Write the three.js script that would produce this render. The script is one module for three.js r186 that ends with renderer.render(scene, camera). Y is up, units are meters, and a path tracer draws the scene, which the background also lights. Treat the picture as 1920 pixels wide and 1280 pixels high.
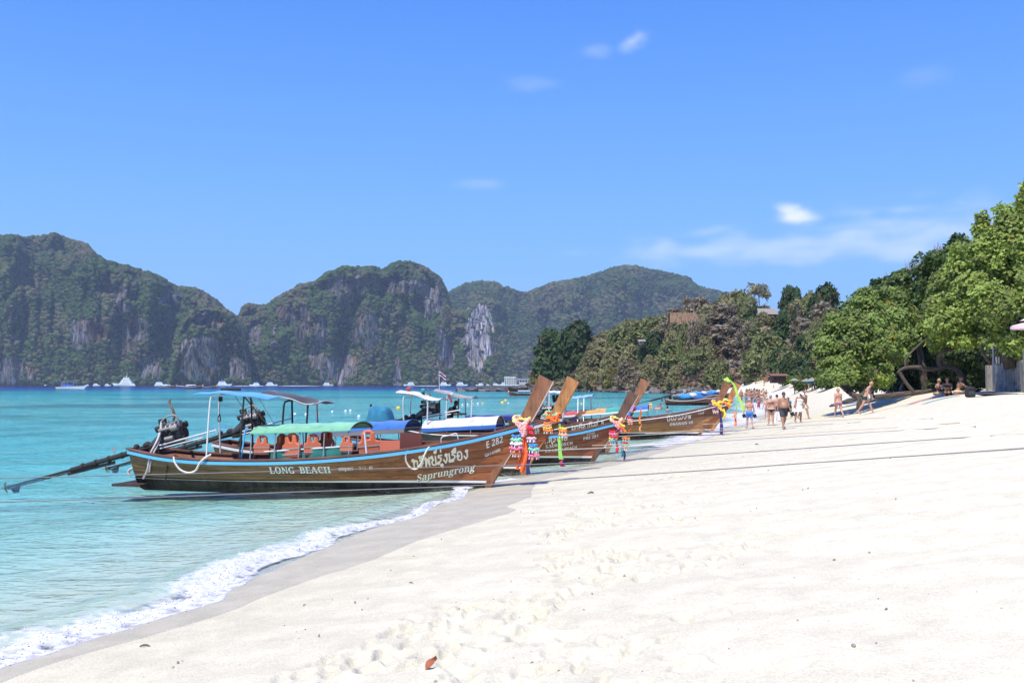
import * as THREE from 'three';
import { mergeGeometries, mergeVertices } from 'three/addons/utils/BufferGeometryUtils.js';

// ---------- camera, sky, sun, exposure ----------
const F = 1800, EYE = 2.4, PITCH = Math.atan(80 / F);
const scene = new THREE.Scene();
const camera = new THREE.PerspectiveCamera(2 * Math.atan(640 / F) * 180 / Math.PI, 1.5, 0.1, 12000);
camera.position.set(0, EYE, 0);
camera.rotation.set(PITCH, 0, 0);
scene.add(camera);
const renderer = new THREE.WebGLRenderer();
renderer.toneMapping = THREE.LinearToneMapping;
renderer.toneMappingExposure = 1.3;
renderer.shadowMap.enabled = true;
const sun = new THREE.DirectionalLight(new THREE.Color().setRGB(1.0, 0.93, 0.82), 4.9);
sun.position.set(-26, 90, 42);
sun.shadow.radius = 1;
sun.castShadow = true;
sun.shadow.mapSize.set(4096, 4096);
Object.assign(sun.shadow.camera, { left: -90, right: 90, top: 90, bottom: -90, near: 1, far: 400 });
scene.add(sun, sun.target);
scene.fog = new THREE.FogExp2(new THREE.Color().setRGB(0.62, 0.8, 1.0), 0.00009);

// ---------- small maths ----------
const { sin, cos, sqrt, abs, min, max, floor, exp, pow, atan2, PI, hypot } = Math;
const V = (x, y, z) => new THREE.Vector3(x, y, z);
function rng(seed) { let s = seed >>> 0; return () => { s = (s + 0x6d2b79f5) | 0; let t = Math.imul(s ^ (s >>> 15), 1 | s); t = (t + Math.imul(t ^ (t >>> 7), 61 | t)) ^ t; return ((t ^ (t >>> 14)) >>> 0) / 4294967296; }; }
const lerp = (a, b, t) => a + (b - a) * t, clamp = (x, a = 0, b = 1) => x < a ? a : x > b ? b : x;
const smooth = (a, b, x) => { const t = clamp((x - a) / (b - a)); return t * t * (3 - 2 * t); };
function hash3(x, y, z) { let h = Math.imul(x, 374761393) ^ Math.imul(y, 668265263) ^ Math.imul(z, 2147483647 - 1274126177); h = Math.imul(h ^ (h >>> 13), 1274126177); return ((h ^ (h >>> 16)) >>> 0) / 4294967296; }
function vnoise(x, y, z = 0) {
  const X = floor(x), Y = floor(y), Z = floor(z), f = x - X, g = y - Y, h = z - Z;
  const a = f * f * (3 - 2 * f), b = g * g * (3 - 2 * g), c = h * h * (3 - 2 * h);
  const L = (k) => lerp(lerp(hash3(X, Y, Z + k), hash3(X + 1, Y, Z + k), a), lerp(hash3(X, Y + 1, Z + k), hash3(X + 1, Y + 1, Z + k), a), b);
  return h === 0 ? L(0) : lerp(L(0), L(1), c);
}
function fbm(x, y, z = 0, n = 4) { let s = 0, a = 0.5, t = 0; for (let i = 0; i < n; i++) { s += a * vnoise(x, y, z); t += a; a *= 0.5; x = x * 2.03 + 17.1; y = y * 2.03 + 5.3; z = z ? z * 2.03 + 9.7 : 0; } return s / t; }
// smooth curve through [x, y] pairs
function curve(pts) {
  const n = pts.length, m = pts.map((p, i) => i === 0 ? (pts[1][1] - p[1]) / (pts[1][0] - p[0]) : i === n - 1 ? (p[1] - pts[i - 1][1]) / (p[0] - pts[i - 1][0]) : 0.5 * ((pts[i + 1][1] - p[1]) / (pts[i + 1][0] - p[0]) + (p[1] - pts[i - 1][1]) / (p[0] - pts[i - 1][0])));
  for (let i = 0; i < n - 1; i++) { const d = (pts[i + 1][1] - pts[i][1]) / (pts[i + 1][0] - pts[i][0]); for (const k of [i, i + 1]) { if (m[k] * d < 0) m[k] = 0; else if (abs(m[k]) > 3 * abs(d)) m[k] = 3 * d; } }
  return (x) => {
    if (x <= pts[0][0]) return pts[0][1] + m[0] * (x - pts[0][0]) * 0;
    if (x >= pts[n - 1][0]) return pts[n - 1][1];
    let i = 0; while (x > pts[i + 1][0]) i++;
    const h = pts[i + 1][0] - pts[i][0], t = (x - pts[i][0]) / h, t2 = t * t, t3 = t2 * t;
    return (2 * t3 - 3 * t2 + 1) * pts[i][1] + (t3 - 2 * t2 + t) * h * m[i] + (-2 * t3 + 3 * t2) * pts[i + 1][1] + (t3 - t2) * h * m[i + 1];
  };
}
// the direction of sight through a point of the 1920 x 1280 photograph, and the place it reaches at a depth
const CP = cos(PITCH), SP = sin(PITCH);
function ray(px, py) { const x = (px - 960) / F, y = (640 - py) / F; return V(x, y * CP + SP, y * SP - CP); }
function at(px, py, d) { const r = ray(px, py); return r.multiplyScalar(-d / r.z).add(V(0, EYE, 0)); }

// ---------- sky (air and clouds) ----------
{
  const SW = 3072, SH = 1536, data = new Float32Array(SW * SH * 4);
  // azimuth (from straight ahead), elevation, half widths, strength, stretch of the texture
  const clouds = [[0.32, 0.136, 0.19, 0.017, 0.38, 6], [0.42, 0.156, 0.12, 0.024, 0.30, 6], [0.290, 0.168, 0.030, 0.010, 0.8, 2.4], [0.284, 0.175, 0.016, 0.010, 0.8, 1.8], [0.205, 0.156, 0.035, 0.007, 0.22, 3], [0.128, 0.346, 0.016, 0.011, 0.42, 1.8], [0.092, 0.337, 0.024, 0.007, 0.14, 2.6],
    [-0.03, 0.205, 0.04, 0.007, 0.17, 4], [0.02, 0.305, 0.03, 0.009, 0.09, 4], [0.42, 0.29, 0.03, 0.012, 0.06, 3], [0.2, 0.136, 0.07, 0.009, 0.33, 5],
    [-1.2, 0.3, 0.2, 0.03, 0.5, 4], [-2.4, 0.2, 0.25, 0.03, 0.6, 4], [1.3, 0.25, 0.2, 0.03, 0.5, 4], [2.2, 0.35, 0.2, 0.04, 0.5, 3]];
  for (let r = 0; r < SH; r++) {
    const el = ((r + 0.5) / SH - 0.5) * PI, e = max(0, el), k = exp(-e / 0.20), k2 = exp(-e / 0.055);
    const k3 = exp(-e / 0.12), R = max(0.035, 0.0117 + 0.543 * k - 0.284 * k3), G = max(0.15, 0.114 + 1.159 * k - 0.827 * k3), B = 0.74 + 0.22 * k;
    for (let c = 0; c < SW; c++) {
      const az = ((c + 0.5) / SW - 0.5) * 2 * PI + PI / 2; let a = az > PI ? az - 2 * PI : az, cover = 0;
      let wx = 9, wy = 0; if (el > 0 && el < 0.5) for (const [ca, ce, wa, we, s, st] of clouds) {
        if (abs(a - ca) > 2.6 * wa || abs(el - ce) > 2.9 * we) continue; if (wx > 8) { wx = (fbm(a * 30 + 9, el * 60 + 4, 0, 3) - 0.5) * 0.9; wy = (fbm(a * 26 + 50, el * 34 + 40, 0, 3) - 0.5) * 1.5; }
        const dx = (a - ca) / wa + wx, dy = (el - ce) / we + wy; if (abs(dx) > 2.1 || abs(dy) > 2.1) continue;
        const env = exp(-dx * dx * 1.1 - dy * dy * 1.1), n = fbm(a * 55 / st + ca * 90, el * 75 + 3, 0, 5), n2 = fbm(a * 160 / st, el * 190, 0, 3);
        cover = max(cover, s * smooth(0.10, 1.25, env * (0.35 + 1.25 * n) + (n - 0.5) * 0.5 + (n2 - 0.5) * 0.3 - 0.02) * 1.15 * smooth(2.0, 0.7, hypot(dx, dy)));
      }
      cover = min(cover, 0.92);
      const o = (r * SW + c) * 4;
      data[o] = lerp(R, 0.82, cover); data[o + 1] = lerp(G, 0.86, cover); data[o + 2] = lerp(B, 1.02, cover); data[o + 3] = 1;
    }
  }
  const t = new THREE.DataTexture(data, SW, SH, THREE.RGBAFormat, THREE.FloatType);
  t.mapping = THREE.EquirectangularReflectionMapping; t.magFilter = THREE.LinearFilter; t.minFilter = THREE.LinearFilter; t.needsUpdate = true;
  scene.background = t; scene.environment = t;
}

// ---------- objects, materials, textures ----------
const taken = new Set();
function numbered(name) { if (!taken.has(name)) { taken.add(name); return name; } for (let i = 1; ; i++) { const n = name + '_' + String(i).padStart(3, '0'); if (!taken.has(n)) { taken.add(n); return n; } } }
function tag(o, name, label, category, group, kind) {
  o.name = numbered(name); o.userData = {};
  if (label) o.userData.label = label;
  if (category) o.userData.category = category;
  if (group) o.userData.group = group;
  if (kind) o.userData.kind = kind;
  scene.add(o); return o;
}
const thing = (name, label, category, pos, group) => { const g = new THREE.Group(); if (pos) g.position.copy(pos); return tag(g, name, label, category, group); };
function part(parent, name, geo, m, label) { const o = new THREE.Mesh(geo, m); o.name = name; if (label) o.userData.label = label; o.castShadow = o.receiveShadow = true; parent.add(o); return o; }
const solo = (name, geo, m, label, category, group, kind) => { const o = new THREE.Mesh(geo, m); o.castShadow = o.receiveShadow = true; return tag(o, name, label, category, group, kind); };
const C = (r, g, b) => new THREE.Color().setRGB(r, g, b);
const mats = new Map();
function M(name, r, g, b, rough = 0.8, extra) { if (!mats.has(name)) { const m = new THREE.MeshPhysicalMaterial({ color: C(r, g, b), roughness: rough, side: THREE.DoubleSide, ...extra }); m.name = name; mats.set(name, m); } return mats.get(name); }
// a repeating computed texture: f(u, v) -> value or [r, g, b], u and v in 0..1
function tex(size, f, color, rep) {
  const [w, h] = Array.isArray(size) ? size : [size, size], d = new Uint8Array(w * h * 4);
  for (let y = 0, o = 0; y < h; y++) for (let x = 0; x < w; x++, o += 4) { const c = f((x + 0.5) / w, (y + 0.5) / h); for (let k = 0; k < 3; k++) d[o + k] = clamp((c.length ? c[k] : c)) * 255; d[o + 3] = c.length === 4 ? clamp(c[3]) * 255 : 255; }
  const t = new THREE.DataTexture(d, w, h); t.wrapS = t.wrapT = THREE.RepeatWrapping; t.magFilter = THREE.LinearFilter; t.minFilter = THREE.LinearMipmapLinearFilter; t.generateMipmaps = true;
  if (color) t.colorSpace = THREE.SRGBColorSpace; if (rep) t.repeat.set(rep[0], rep[1]); t.needsUpdate = true; return t;
}
// tileable noise
function tnoise(u, v, n, m, seed) { const x = u * n, y = v * m, X = floor(x), Y = floor(y), f = x - X, g = y - Y, a = f * f * (3 - 2 * f), b = g * g * (3 - 2 * g), h = (i, j) => hash3(((i % n) + n) % n, ((j % m) + m) % m, seed); return lerp(lerp(h(X, Y), h(X + 1, Y), a), lerp(h(X, Y + 1), h(X + 1, Y + 1), a), b); }
function tfbm(u, v, n, m, seed, oct = 4) { let s = 0, a = 0.5, t = 0; for (let i = 0; i < oct; i++) { s += a * tnoise(u, v, n, m, seed + i); t += a; a *= 0.5; n *= 2; m *= 2; } return s / t; }

// ---------- geometry helpers ----------
function clean(g) { let q = g.index ? g.toNonIndexed() : g; for (const k of Object.keys(q.attributes)) if (!['position', 'normal', 'uv'].includes(k)) q.deleteAttribute(k); if (!q.attributes.normal) q.computeVertexNormals(); if (!q.attributes.uv) q.setAttribute('uv', new THREE.BufferAttribute(new Float32Array(q.attributes.position.count * 2), 2)); q.morphAttributes = {}; return q; }
const merge = (list) => list.length === 1 ? list[0] : mergeGeometries(list.map(clean), false);
const UPV = V(0, 1, 0);
function box(cx, cy, cz, w, h, d, ry = 0, rz = 0, rx = 0) { const g = new THREE.BoxGeometry(w, h, d); if (rx) g.rotateX(rx); if (rz) g.rotateZ(rz); if (ry) g.rotateY(ry); return g.translate(cx, cy, cz); }
function cyl(a, b, r0, r1 = r0, n = 10) { const d = b.clone().sub(a), g = new THREE.CylinderGeometry(r1, r0, d.length(), n, 1); g.applyQuaternion(new THREE.Quaternion().setFromUnitVectors(UPV, d.clone().normalize())); const c = a.clone().add(b).multiplyScalar(0.5); return g.translate(c.x, c.y, c.z); }
function ball(p, r, sx = 1, sy = 1, sz = 1, n = 10) { return new THREE.SphereGeometry(r, n, max(6, n * 0.7 | 0)).scale(sx, sy, sz).translate(p.x, p.y, p.z); }
function tube(pts, r, seg = 0, n = 7) { return new THREE.TubeGeometry(new THREE.CatmullRomCurve3(pts), seg || pts.length * 5, r, n); }
// tapered tube along points, with radii
function limb(pts, radii, n = 7, sub = 4) {
  const c = new THREE.CatmullRomCurve3(pts), k = (pts.length - 1) * sub, P = [], I = [], U = [];
  const fr = c.computeFrenetFrames(k, false);
  for (let i = 0; i <= k; i++) { const t = i / k, p = c.getPoint(t), q = t * (radii.length - 1), a = min(radii.length - 2, floor(q)), r = lerp(radii[a], radii[a + 1], q - a);
    for (let j = 0; j <= n; j++) { const w = j / n * 2 * PI, x = fr.normals[i].clone().multiplyScalar(cos(w) * r).addScaledVector(fr.binormals[i], sin(w) * r).add(p); P.push(x.x, x.y, x.z); U.push(j / n, t * 4); } }
  for (let i = 0; i < k; i++) for (let j = 0; j < n; j++) { const a = i * (n + 1) + j, b = a + n + 1; I.push(a, b, a + 1, b, b + 1, a + 1); }
  return geom(P, I, U);
}
function geom(P, I, U, Cc) { const g = new THREE.BufferGeometry(); g.setAttribute('position', new THREE.Float32BufferAttribute(P, 3)); if (U) g.setAttribute('uv', new THREE.Float32BufferAttribute(U, 2)); if (Cc) g.setAttribute('color', new THREE.Float32BufferAttribute(Cc, 3)); if (I) g.setIndex(I); g.computeVertexNormals(); return g; }
// grid of points f(i, j) -> [x, y, z]; optional uv g(i, j), colour c(i, j)
function grid(ni, nj, f, uv, col, flip) {
  const P = [], U = [], K = [], I = [];
  for (let i = 0; i <= ni; i++) for (let j = 0; j <= nj; j++) { const p = f(i / ni, j / nj, i, j); P.push(p[0], p[1], p[2]); const w = uv ? uv(i / ni, j / nj, p) : [i / ni, j / nj]; U.push(w[0], w[1]); if (col) { const k = col(i / ni, j / nj, p); K.push(k[0], k[1], k[2]); } }
  for (let i = 0; i < ni; i++) for (let j = 0; j < nj; j++) { const a = i * (nj + 1) + j, b = a + nj + 1; if (flip) I.push(a, a + 1, b, b, a + 1, b + 1); else I.push(a, b, a + 1, b, b + 1, a + 1); }
  return geom(P, I, U, col ? K : null);
}
// a rectangle w (sideways) x h (up) carried along points
function sweep(pts, w, h, up = UPV) {
  const P = [], I = [], U = []; let len = 0; const n = pts.length;
  for (let i = 0; i < n; i++) { const t = pts[min(n - 1, i + 1)].clone().sub(pts[max(0, i - 1)]).normalize(), s = t.clone().cross(up).normalize(), u = s.clone().cross(t); if (i) len += pts[i].distanceTo(pts[i - 1]);
    const q = [[-1, -1], [1, -1], [1, 1], [-1, 1]];
    for (let k = 0; k < 4; k++) for (const kk of [k, (k + 1) % 4]) { const [a, b] = q[kk]; const p = pts[i].clone().addScaledVector(s, a * w / 2).addScaledVector(u, b * h / 2); P.push(p.x, p.y, p.z); U.push(len, kk === k ? 0 : (k % 2 ? h : w)); } }
  for (let i = 0; i < n - 1; i++) for (let k = 0; k < 4; k++) { const a = i * 8 + k * 2, b = a + 8; I.push(a, a + 1, b, b, a + 1, b + 1); }
  for (const i of [0, n - 1]) { const a = i * 8; I.push(a, a + 2, a + 4, a, a + 4, a + 6); }
  return geom(P, I, U);
}
function extrude(outline, depth, bevel = 0, holes) {
  const s = new THREE.Shape(outline.map(([x, y]) => new THREE.Vector2(x, y)));
  return new THREE.ExtrudeGeometry(s, { depth: depth - 2 * bevel, bevelEnabled: bevel > 0, bevelThickness: bevel, bevelSize: bevel, bevelOffset: -bevel, bevelSegments: 2, steps: 1, curveSegments: 8 }).translate(0, 0, -depth / 2 + bevel);
}
// rock-like or leaf-mass lump
function lump(seed, r, detail, rough, sy = 1, freq = 1.6) {
  const g = mergeVertices(new THREE.IcosahedronGeometry(1, detail).deleteAttribute('normal').deleteAttribute('uv')), p = g.attributes.position;
  for (let i = 0; i < p.count; i++) { const x = p.getX(i), y = p.getY(i), z = p.getZ(i), k = r * (1 + rough * (fbm(x * freq + seed * 7.3 + 40, y * freq + seed * 3.1 + 40, z * freq + 40 + seed, 3) - 0.5) * 2); p.setXYZ(i, x * k, y * k * sy, z * k); }
  g.setAttribute('uv', new THREE.Float32BufferAttribute(new Float32Array(p.count * 2), 2)); g.computeVertexNormals(); return g;
}
// surface of a signed distance field in a box
function surface(sdf, lo, hi, cell, uvf) {
  const n = [0, 1, 2].map((k) => Math.ceil((hi[k] - lo[k]) / cell) + 1), [nx, ny, nz] = n, S = new Float32Array(nx * ny * nz), id = new Int32Array(nx * ny * nz).fill(-1);
  const at3 = (i, j, k) => (k * ny + j) * nx + i;
  for (let k = 0; k < nz; k += 4) for (let j = 0; j < ny; j += 4) for (let i = 0; i < nx; i += 4) { // blocks far from the surface need one look
    const d = sdf(lo[0] + (i + 1.5) * cell, lo[1] + (j + 1.5) * cell, lo[2] + (k + 1.5) * cell), skip = abs(d) > cell * 6.5;
    for (let c = k; c < min(nz, k + 4); c++) for (let b = j; b < min(ny, j + 4); b++) for (let a = i; a < min(nx, i + 4); a++) S[at3(a, b, c)] = skip ? d : sdf(lo[0] + a * cell, lo[1] + b * cell, lo[2] + c * cell);
  }
  const P = [], I = [];
  for (let k = 0; k < nz - 1; k++) for (let j = 0; j < ny - 1; j++) for (let i = 0; i < nx - 1; i++) {
    let cx = 0, cy = 0, cz = 0, c = 0; const q = (a) => S[at3(i + (a & 1), j + ((a >> 1) & 1), k + (a >> 2))];
    let neg = 0; for (let a = 0; a < 8; a++) if (q(a) < 0) neg++; if (neg === 0 || neg === 8) continue;
    for (let a = 0; a < 8; a++) for (const bit of [1, 2, 4]) { if (a & bit) continue; const b = a | bit, s0 = q(a), s1 = q(b); if ((s0 < 0) === (s1 < 0)) continue; const t = s0 / (s0 - s1); cx += (a & 1) + (bit === 1 ? t : 0); cy += ((a >> 1) & 1) + (bit === 2 ? t : 0); cz += (a >> 2) + (bit === 4 ? t : 0); c++; }
    id[at3(i, j, k)] = P.length / 3; P.push(lo[0] + (i + cx / c) * cell, lo[1] + (j + cy / c) * cell, lo[2] + (k + cz / c) * cell);
  }
  const quad = (a, b, c, d, f) => { if (a < 0 || b < 0 || c < 0 || d < 0) return; if (f) I.push(a, b, c, a, c, d); else I.push(a, c, b, a, d, c); };
  for (let k = 1; k < nz - 1; k++) for (let j = 1; j < ny - 1; j++) for (let i = 1; i < nx - 1; i++) {
    const s = S[at3(i, j, k)] < 0;
    if (s !== (S[at3(i + 1, j, k)] < 0)) quad(id[at3(i, j - 1, k - 1)], id[at3(i, j, k - 1)], id[at3(i, j, k)], id[at3(i, j - 1, k)], s);
    if (s !== (S[at3(i, j + 1, k)] < 0)) quad(id[at3(i - 1, j, k - 1)], id[at3(i - 1, j, k)], id[at3(i, j, k)], id[at3(i, j, k - 1)], s);
    if (s !== (S[at3(i, j, k + 1)] < 0)) quad(id[at3(i - 1, j - 1, k)], id[at3(i, j - 1, k)], id[at3(i, j, k)], id[at3(i - 1, j, k)], s);
  }
  return geom(P, I, new Float32Array(P.length / 3 * 2));
}
const mat4 = (p, q, s) => new THREE.Matrix4().compose(p, q, s);

// ---------- ground, sea ----------
const shoreX = curve([[-40, -18], [0, -6.7], [4, -5.6], [8.15, -4.35], [10.2, -3.56], [14.9, -2.55], [19.6, -1.32], [23.3, -0.35], [29.2, 2.75], [37.6, 6.05], [61.7, 15.1], [96, 25.6], [172, 42], [220, 48], [300, 52]]);
const shoreC = (d) => { const k = (shoreX(d + 0.5) - shoreX(d - 0.5)); return 1 / sqrt(1 + k * k); };
const seaDepth = curve([[-50, 0.8], [0, 0.75], [12, 0.7], [20, 0.66], [32, 0.58], [48, 0.43], [86, 0.225], [170, 0.145], [290, 0.15], [500, 0.24], [860, 0.28], [3000, 0.6]]);
function offshore(x, z) { const d = -z; return (x - shoreX(d)) * shoreC(d); }
function groundY(x, z) {
  const d = -z, s = offshore(x, z), far = 1 + max(0, d - 52) / 85;
  if (s >= 0) { const top = 2.03 + max(0, d - 70) / 90; const y = lerp(0.085 * s + 0.004 * s * s, 0.06 * s + 0.001 * s * s * s, smooth(14, 42, d)) * far; const k = y / top; return top * (k < 0.75 ? k : 0.75 + 0.25 * (1 - exp(-(k - 0.75) / 0.25))); }
  const D = seaDepth(d), k = -s * 0.085; return -D * (1 - exp(-k / D)) - 0.0;
}
// trodden sand: prints and scuffs
const dents = [], dentCells = new Map();
{
  const r = rng(11);
  const put = (x, z, l, w, a, dep) => { const i = dents.length; dents.push([x, z, l, w, cos(a), sin(a), dep]); const R = l * 1.7; for (let gx = floor((x - R) * 2); gx <= floor((x + R) * 2); gx++) for (let gz = floor((z - R) * 2); gz <= floor((z + R) * 2); gz++) { const k = gx * 8192 + gz; if (!dentCells.has(k)) dentCells.set(k, []); dentCells.get(k).push(i); } };
  for (let i = 0; i < 2600; i++) {   // the walked track along the water
    const d = 4.2 + 46 * pow(r(), 1.5), s = 2.35 + 0.05 * d + abs(r() + r() - 1) * 3.3 + r() * 0.6, z = -d, x = shoreX(d) + s / shoreC(d); if (fbm(x * 0.9 + 30, z * 0.9 + 80, 0, 2) < 0.49) continue;
    const dir = atan2(1, shoreX(d + 1) - shoreX(d)) + (r() < 0.5 ? PI : 0) + (r() - 0.5) * 1.1; put(x, z, 0.08 + r() * 0.09, 0.038 + r() * 0.04, dir, (0.018 + 0.03 * r()) * lerp(0.8, 1.5, smooth(6, 12, d)));
  }
  for (let i = 0; i < 1000; i++) { const d = 3.6 + 36 * pow(r(), 1.2), s = 3.5 + r() * 18, z = -d, x = shoreX(d) + s / shoreC(d); put(x, z, 0.08 + r() * 0.11, 0.04 + r() * 0.06, r() * 6.3, 0.008 + 0.03 * r() * r()); }
}
function dentY(x, z) {
  const list = dentCells.get(floor(x * 2) * 8192 + floor(z * 2)); if (!list) return 0; let y = 0;
  for (const i of list) { const [cx, cz, l, w, c, s, dep] = dents[i], a = ((x - cx) * c - (z - cz) * s) / l, b = ((x - cx) * s + (z - cz) * c) / w, q = a * a + b * b; if (q < 9) y += dep * (-exp(-q * q * 0.8) + 0.22 * exp(-((sqrt(q) - 1.5) ** 2) * 5) * (0.6 + 0.5 * a / 1.5)); }
  return max(y, -0.05);
}
const sandTex = tex(512, (u, v) => { const n = tfbm(u, v, 8, 8, 5, 5), g = tnoise(u, v, 256, 256, 77), h = tnoise(u, v, 128, 128, 31); const k = 0.9 + 0.12 * (n - 0.5) + 0.10 * (g - 0.5) + 0.06 * (h - 0.5); const spot = h > 0.972 ? 0.82 : 1; return [k * spot * 0.985, k * spot * 0.962, k * spot * 0.925]; }, true);
const sandBump = tex(512, (u, v) => 0.5 * tfbm(u, v, 12, 12, 9, 4) + 0.35 * tnoise(u, v, 128, 128, 3) + 0.15 * tnoise(u, v, 256, 256, 4), false);
for (const t of [sandTex, sandBump]) t.repeat.set(0.55, 0.55);
const sandM = M('sand', 0.725, 0.718, 0.585, 1, { map: sandTex, bumpMap: sandBump, bumpScale: 0.008, specularIntensity: 0.3, vertexColors: true });
const bedM = M('seabed', 0.84, 0.84, 0.81, 1, { map: sandTex, specularIntensity: 0.2, vertexColors: true });
const undulate = (x, z) => 0.035 * (fbm(x * 0.55 + 9, z * 0.55 + 70, 0, 3) - 0.5) + 0.012 * (fbm(x * 2.6 + 50, z * 2.6 + 90, 0, 3) - 0.5);
function dryMask(x, z) { return smooth(0.3, 2.2, offshore(x, z)); }
function sandY(x, z) { const m = dryMask(x, z); return groundY(x, z) + (m > 0 ? m * (undulate(x, z) + dentY(x, z)) : 0); }
function sandTone(x, z) { // seagrass and coral patches on the bed, cream and paler sand above
  const s = offshore(x, z), d = -z;
  if (s < -3) { const p = fbm(x * 0.022 + 60, z * 0.05 + 90, 0, 4), q = smooth(0.56, 0.70, p) * smooth(-6, -16, s) * smooth(20, 50, d) * 0.5, w = smooth(0.5, 0.8, fbm(x * 0.16 + 20, z * 0.4 + 60, 0, 3)) * 0.30 * smooth(-3, -8, s); const k = (1 - q) * (1 - w); return [k, lerp(k, 1, 0.06), lerp(k, 1, 0.10)]; }
  const n = fbm(x * 0.8 + 5, z * 0.8 + 40, 0, 3) - 0.5, damp = smooth(2.8, 1.2, s + n) * 0.05; const k = 1 - damp + n * 0.05 + 0.07 * smooth(3, 9, s + n * 3); return [k, k * (1 - 0.01 * damp), k * (1 - 0.3 * damp) ];
}
{
  const rows = []; let d = 2.2; while (d < 32) { rows.push(d); d *= d < 15 ? 1.0038 : 1.0066; } while (d < 420) { rows.push(d); d *= 1.021; }
  const nc = 600, g = grid(rows.length - 1, nc, (a, b, i, j) => { const d = rows[i], q = (b * 2 - 1) * 0.62, t = q + 0.45 * q * q * q * 3, x = t * d, z = -d; return [x, sandY(x, z), z]; }, (a, b, p) => [p[0], p[2]], (a, b, p) => sandTone(p[0], p[2]), true);
  solo('sand_beach', g, sandM, 'pale cream sand beach with trodden footprints running along the sea', 'beach', null, 'structure');
  // the sheet that carries on below and beyond it
  const xs = [], zs = []; for (let i = -46; i <= 46; i++) xs.push(Math.sign(i) * (abs(i) * 1.4 + pow(abs(i) / 46, 4) * 4300)); for (let i = -20; i <= 90; i++) zs.push(i < 0 ? -i * i * 4 : -(i * 0.9 + pow(i / 90, 4) * 5600));
  const g2 = grid(zs.length - 1, xs.length - 1, (a, b, i, j) => { const x = xs[j], z = zs[i]; return [x, groundY(x, z) - (z < -3 && z > -410 && abs(x) < -z * 0.88 ? 0.5 : 0.09), z]; }, (a, b, p) => [p[0], p[2]], (a, b, p) => sandTone(p[0], p[2]), true);
  solo('seabed', g2, bedM, 'sandy sea bottom under the clear shallow turquoise water', 'seabed', null, 'structure');
}
// wet sand left by the last wave
const wetBase = curve([[0, 0.4], [8, 0.5], [10.7, 0.75], [13, 1.25], [15.2, 1.7], [17, 2.15], [17.8, 1.75], [19, 1.8], [22, 1.3], [26, 0.9], [40, 0.8], [170, 2.2]]), wetEdge = (d) => wetBase(d) + 0.10 * (fbm(d * 1.7, 7, 0, 4) - 0.5) + 0.05 * sin(d * 2.1);
{
  const ds = []; let d = 3; while (d < 170) { ds.push(d); d *= 1.012; }
  const g = grid(ds.length - 1, 26, (a, b, i) => { const d = ds[i], s = lerp(-0.7, wetEdge(d), pow(b, 0.6)), x = shoreX(d) + s / shoreC(d), z = -d; return [x, sandY(x, z) + lerp(0.006, -0.012, smooth(0.9, 1, b)), z]; }, (a, b, p) => [p[0], p[2]], null, true);
  solo('wet_sand', g, M('wet sand', 0.53, 0.52, 0.44, 0.7, { map: sandTex, bumpMap: sandBump, bumpScale: 0.004, specularIntensity: 0.15 }), 'smooth grey wet sand strip left behind by the waves', 'wet sand', null, 'structure');
}
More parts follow.
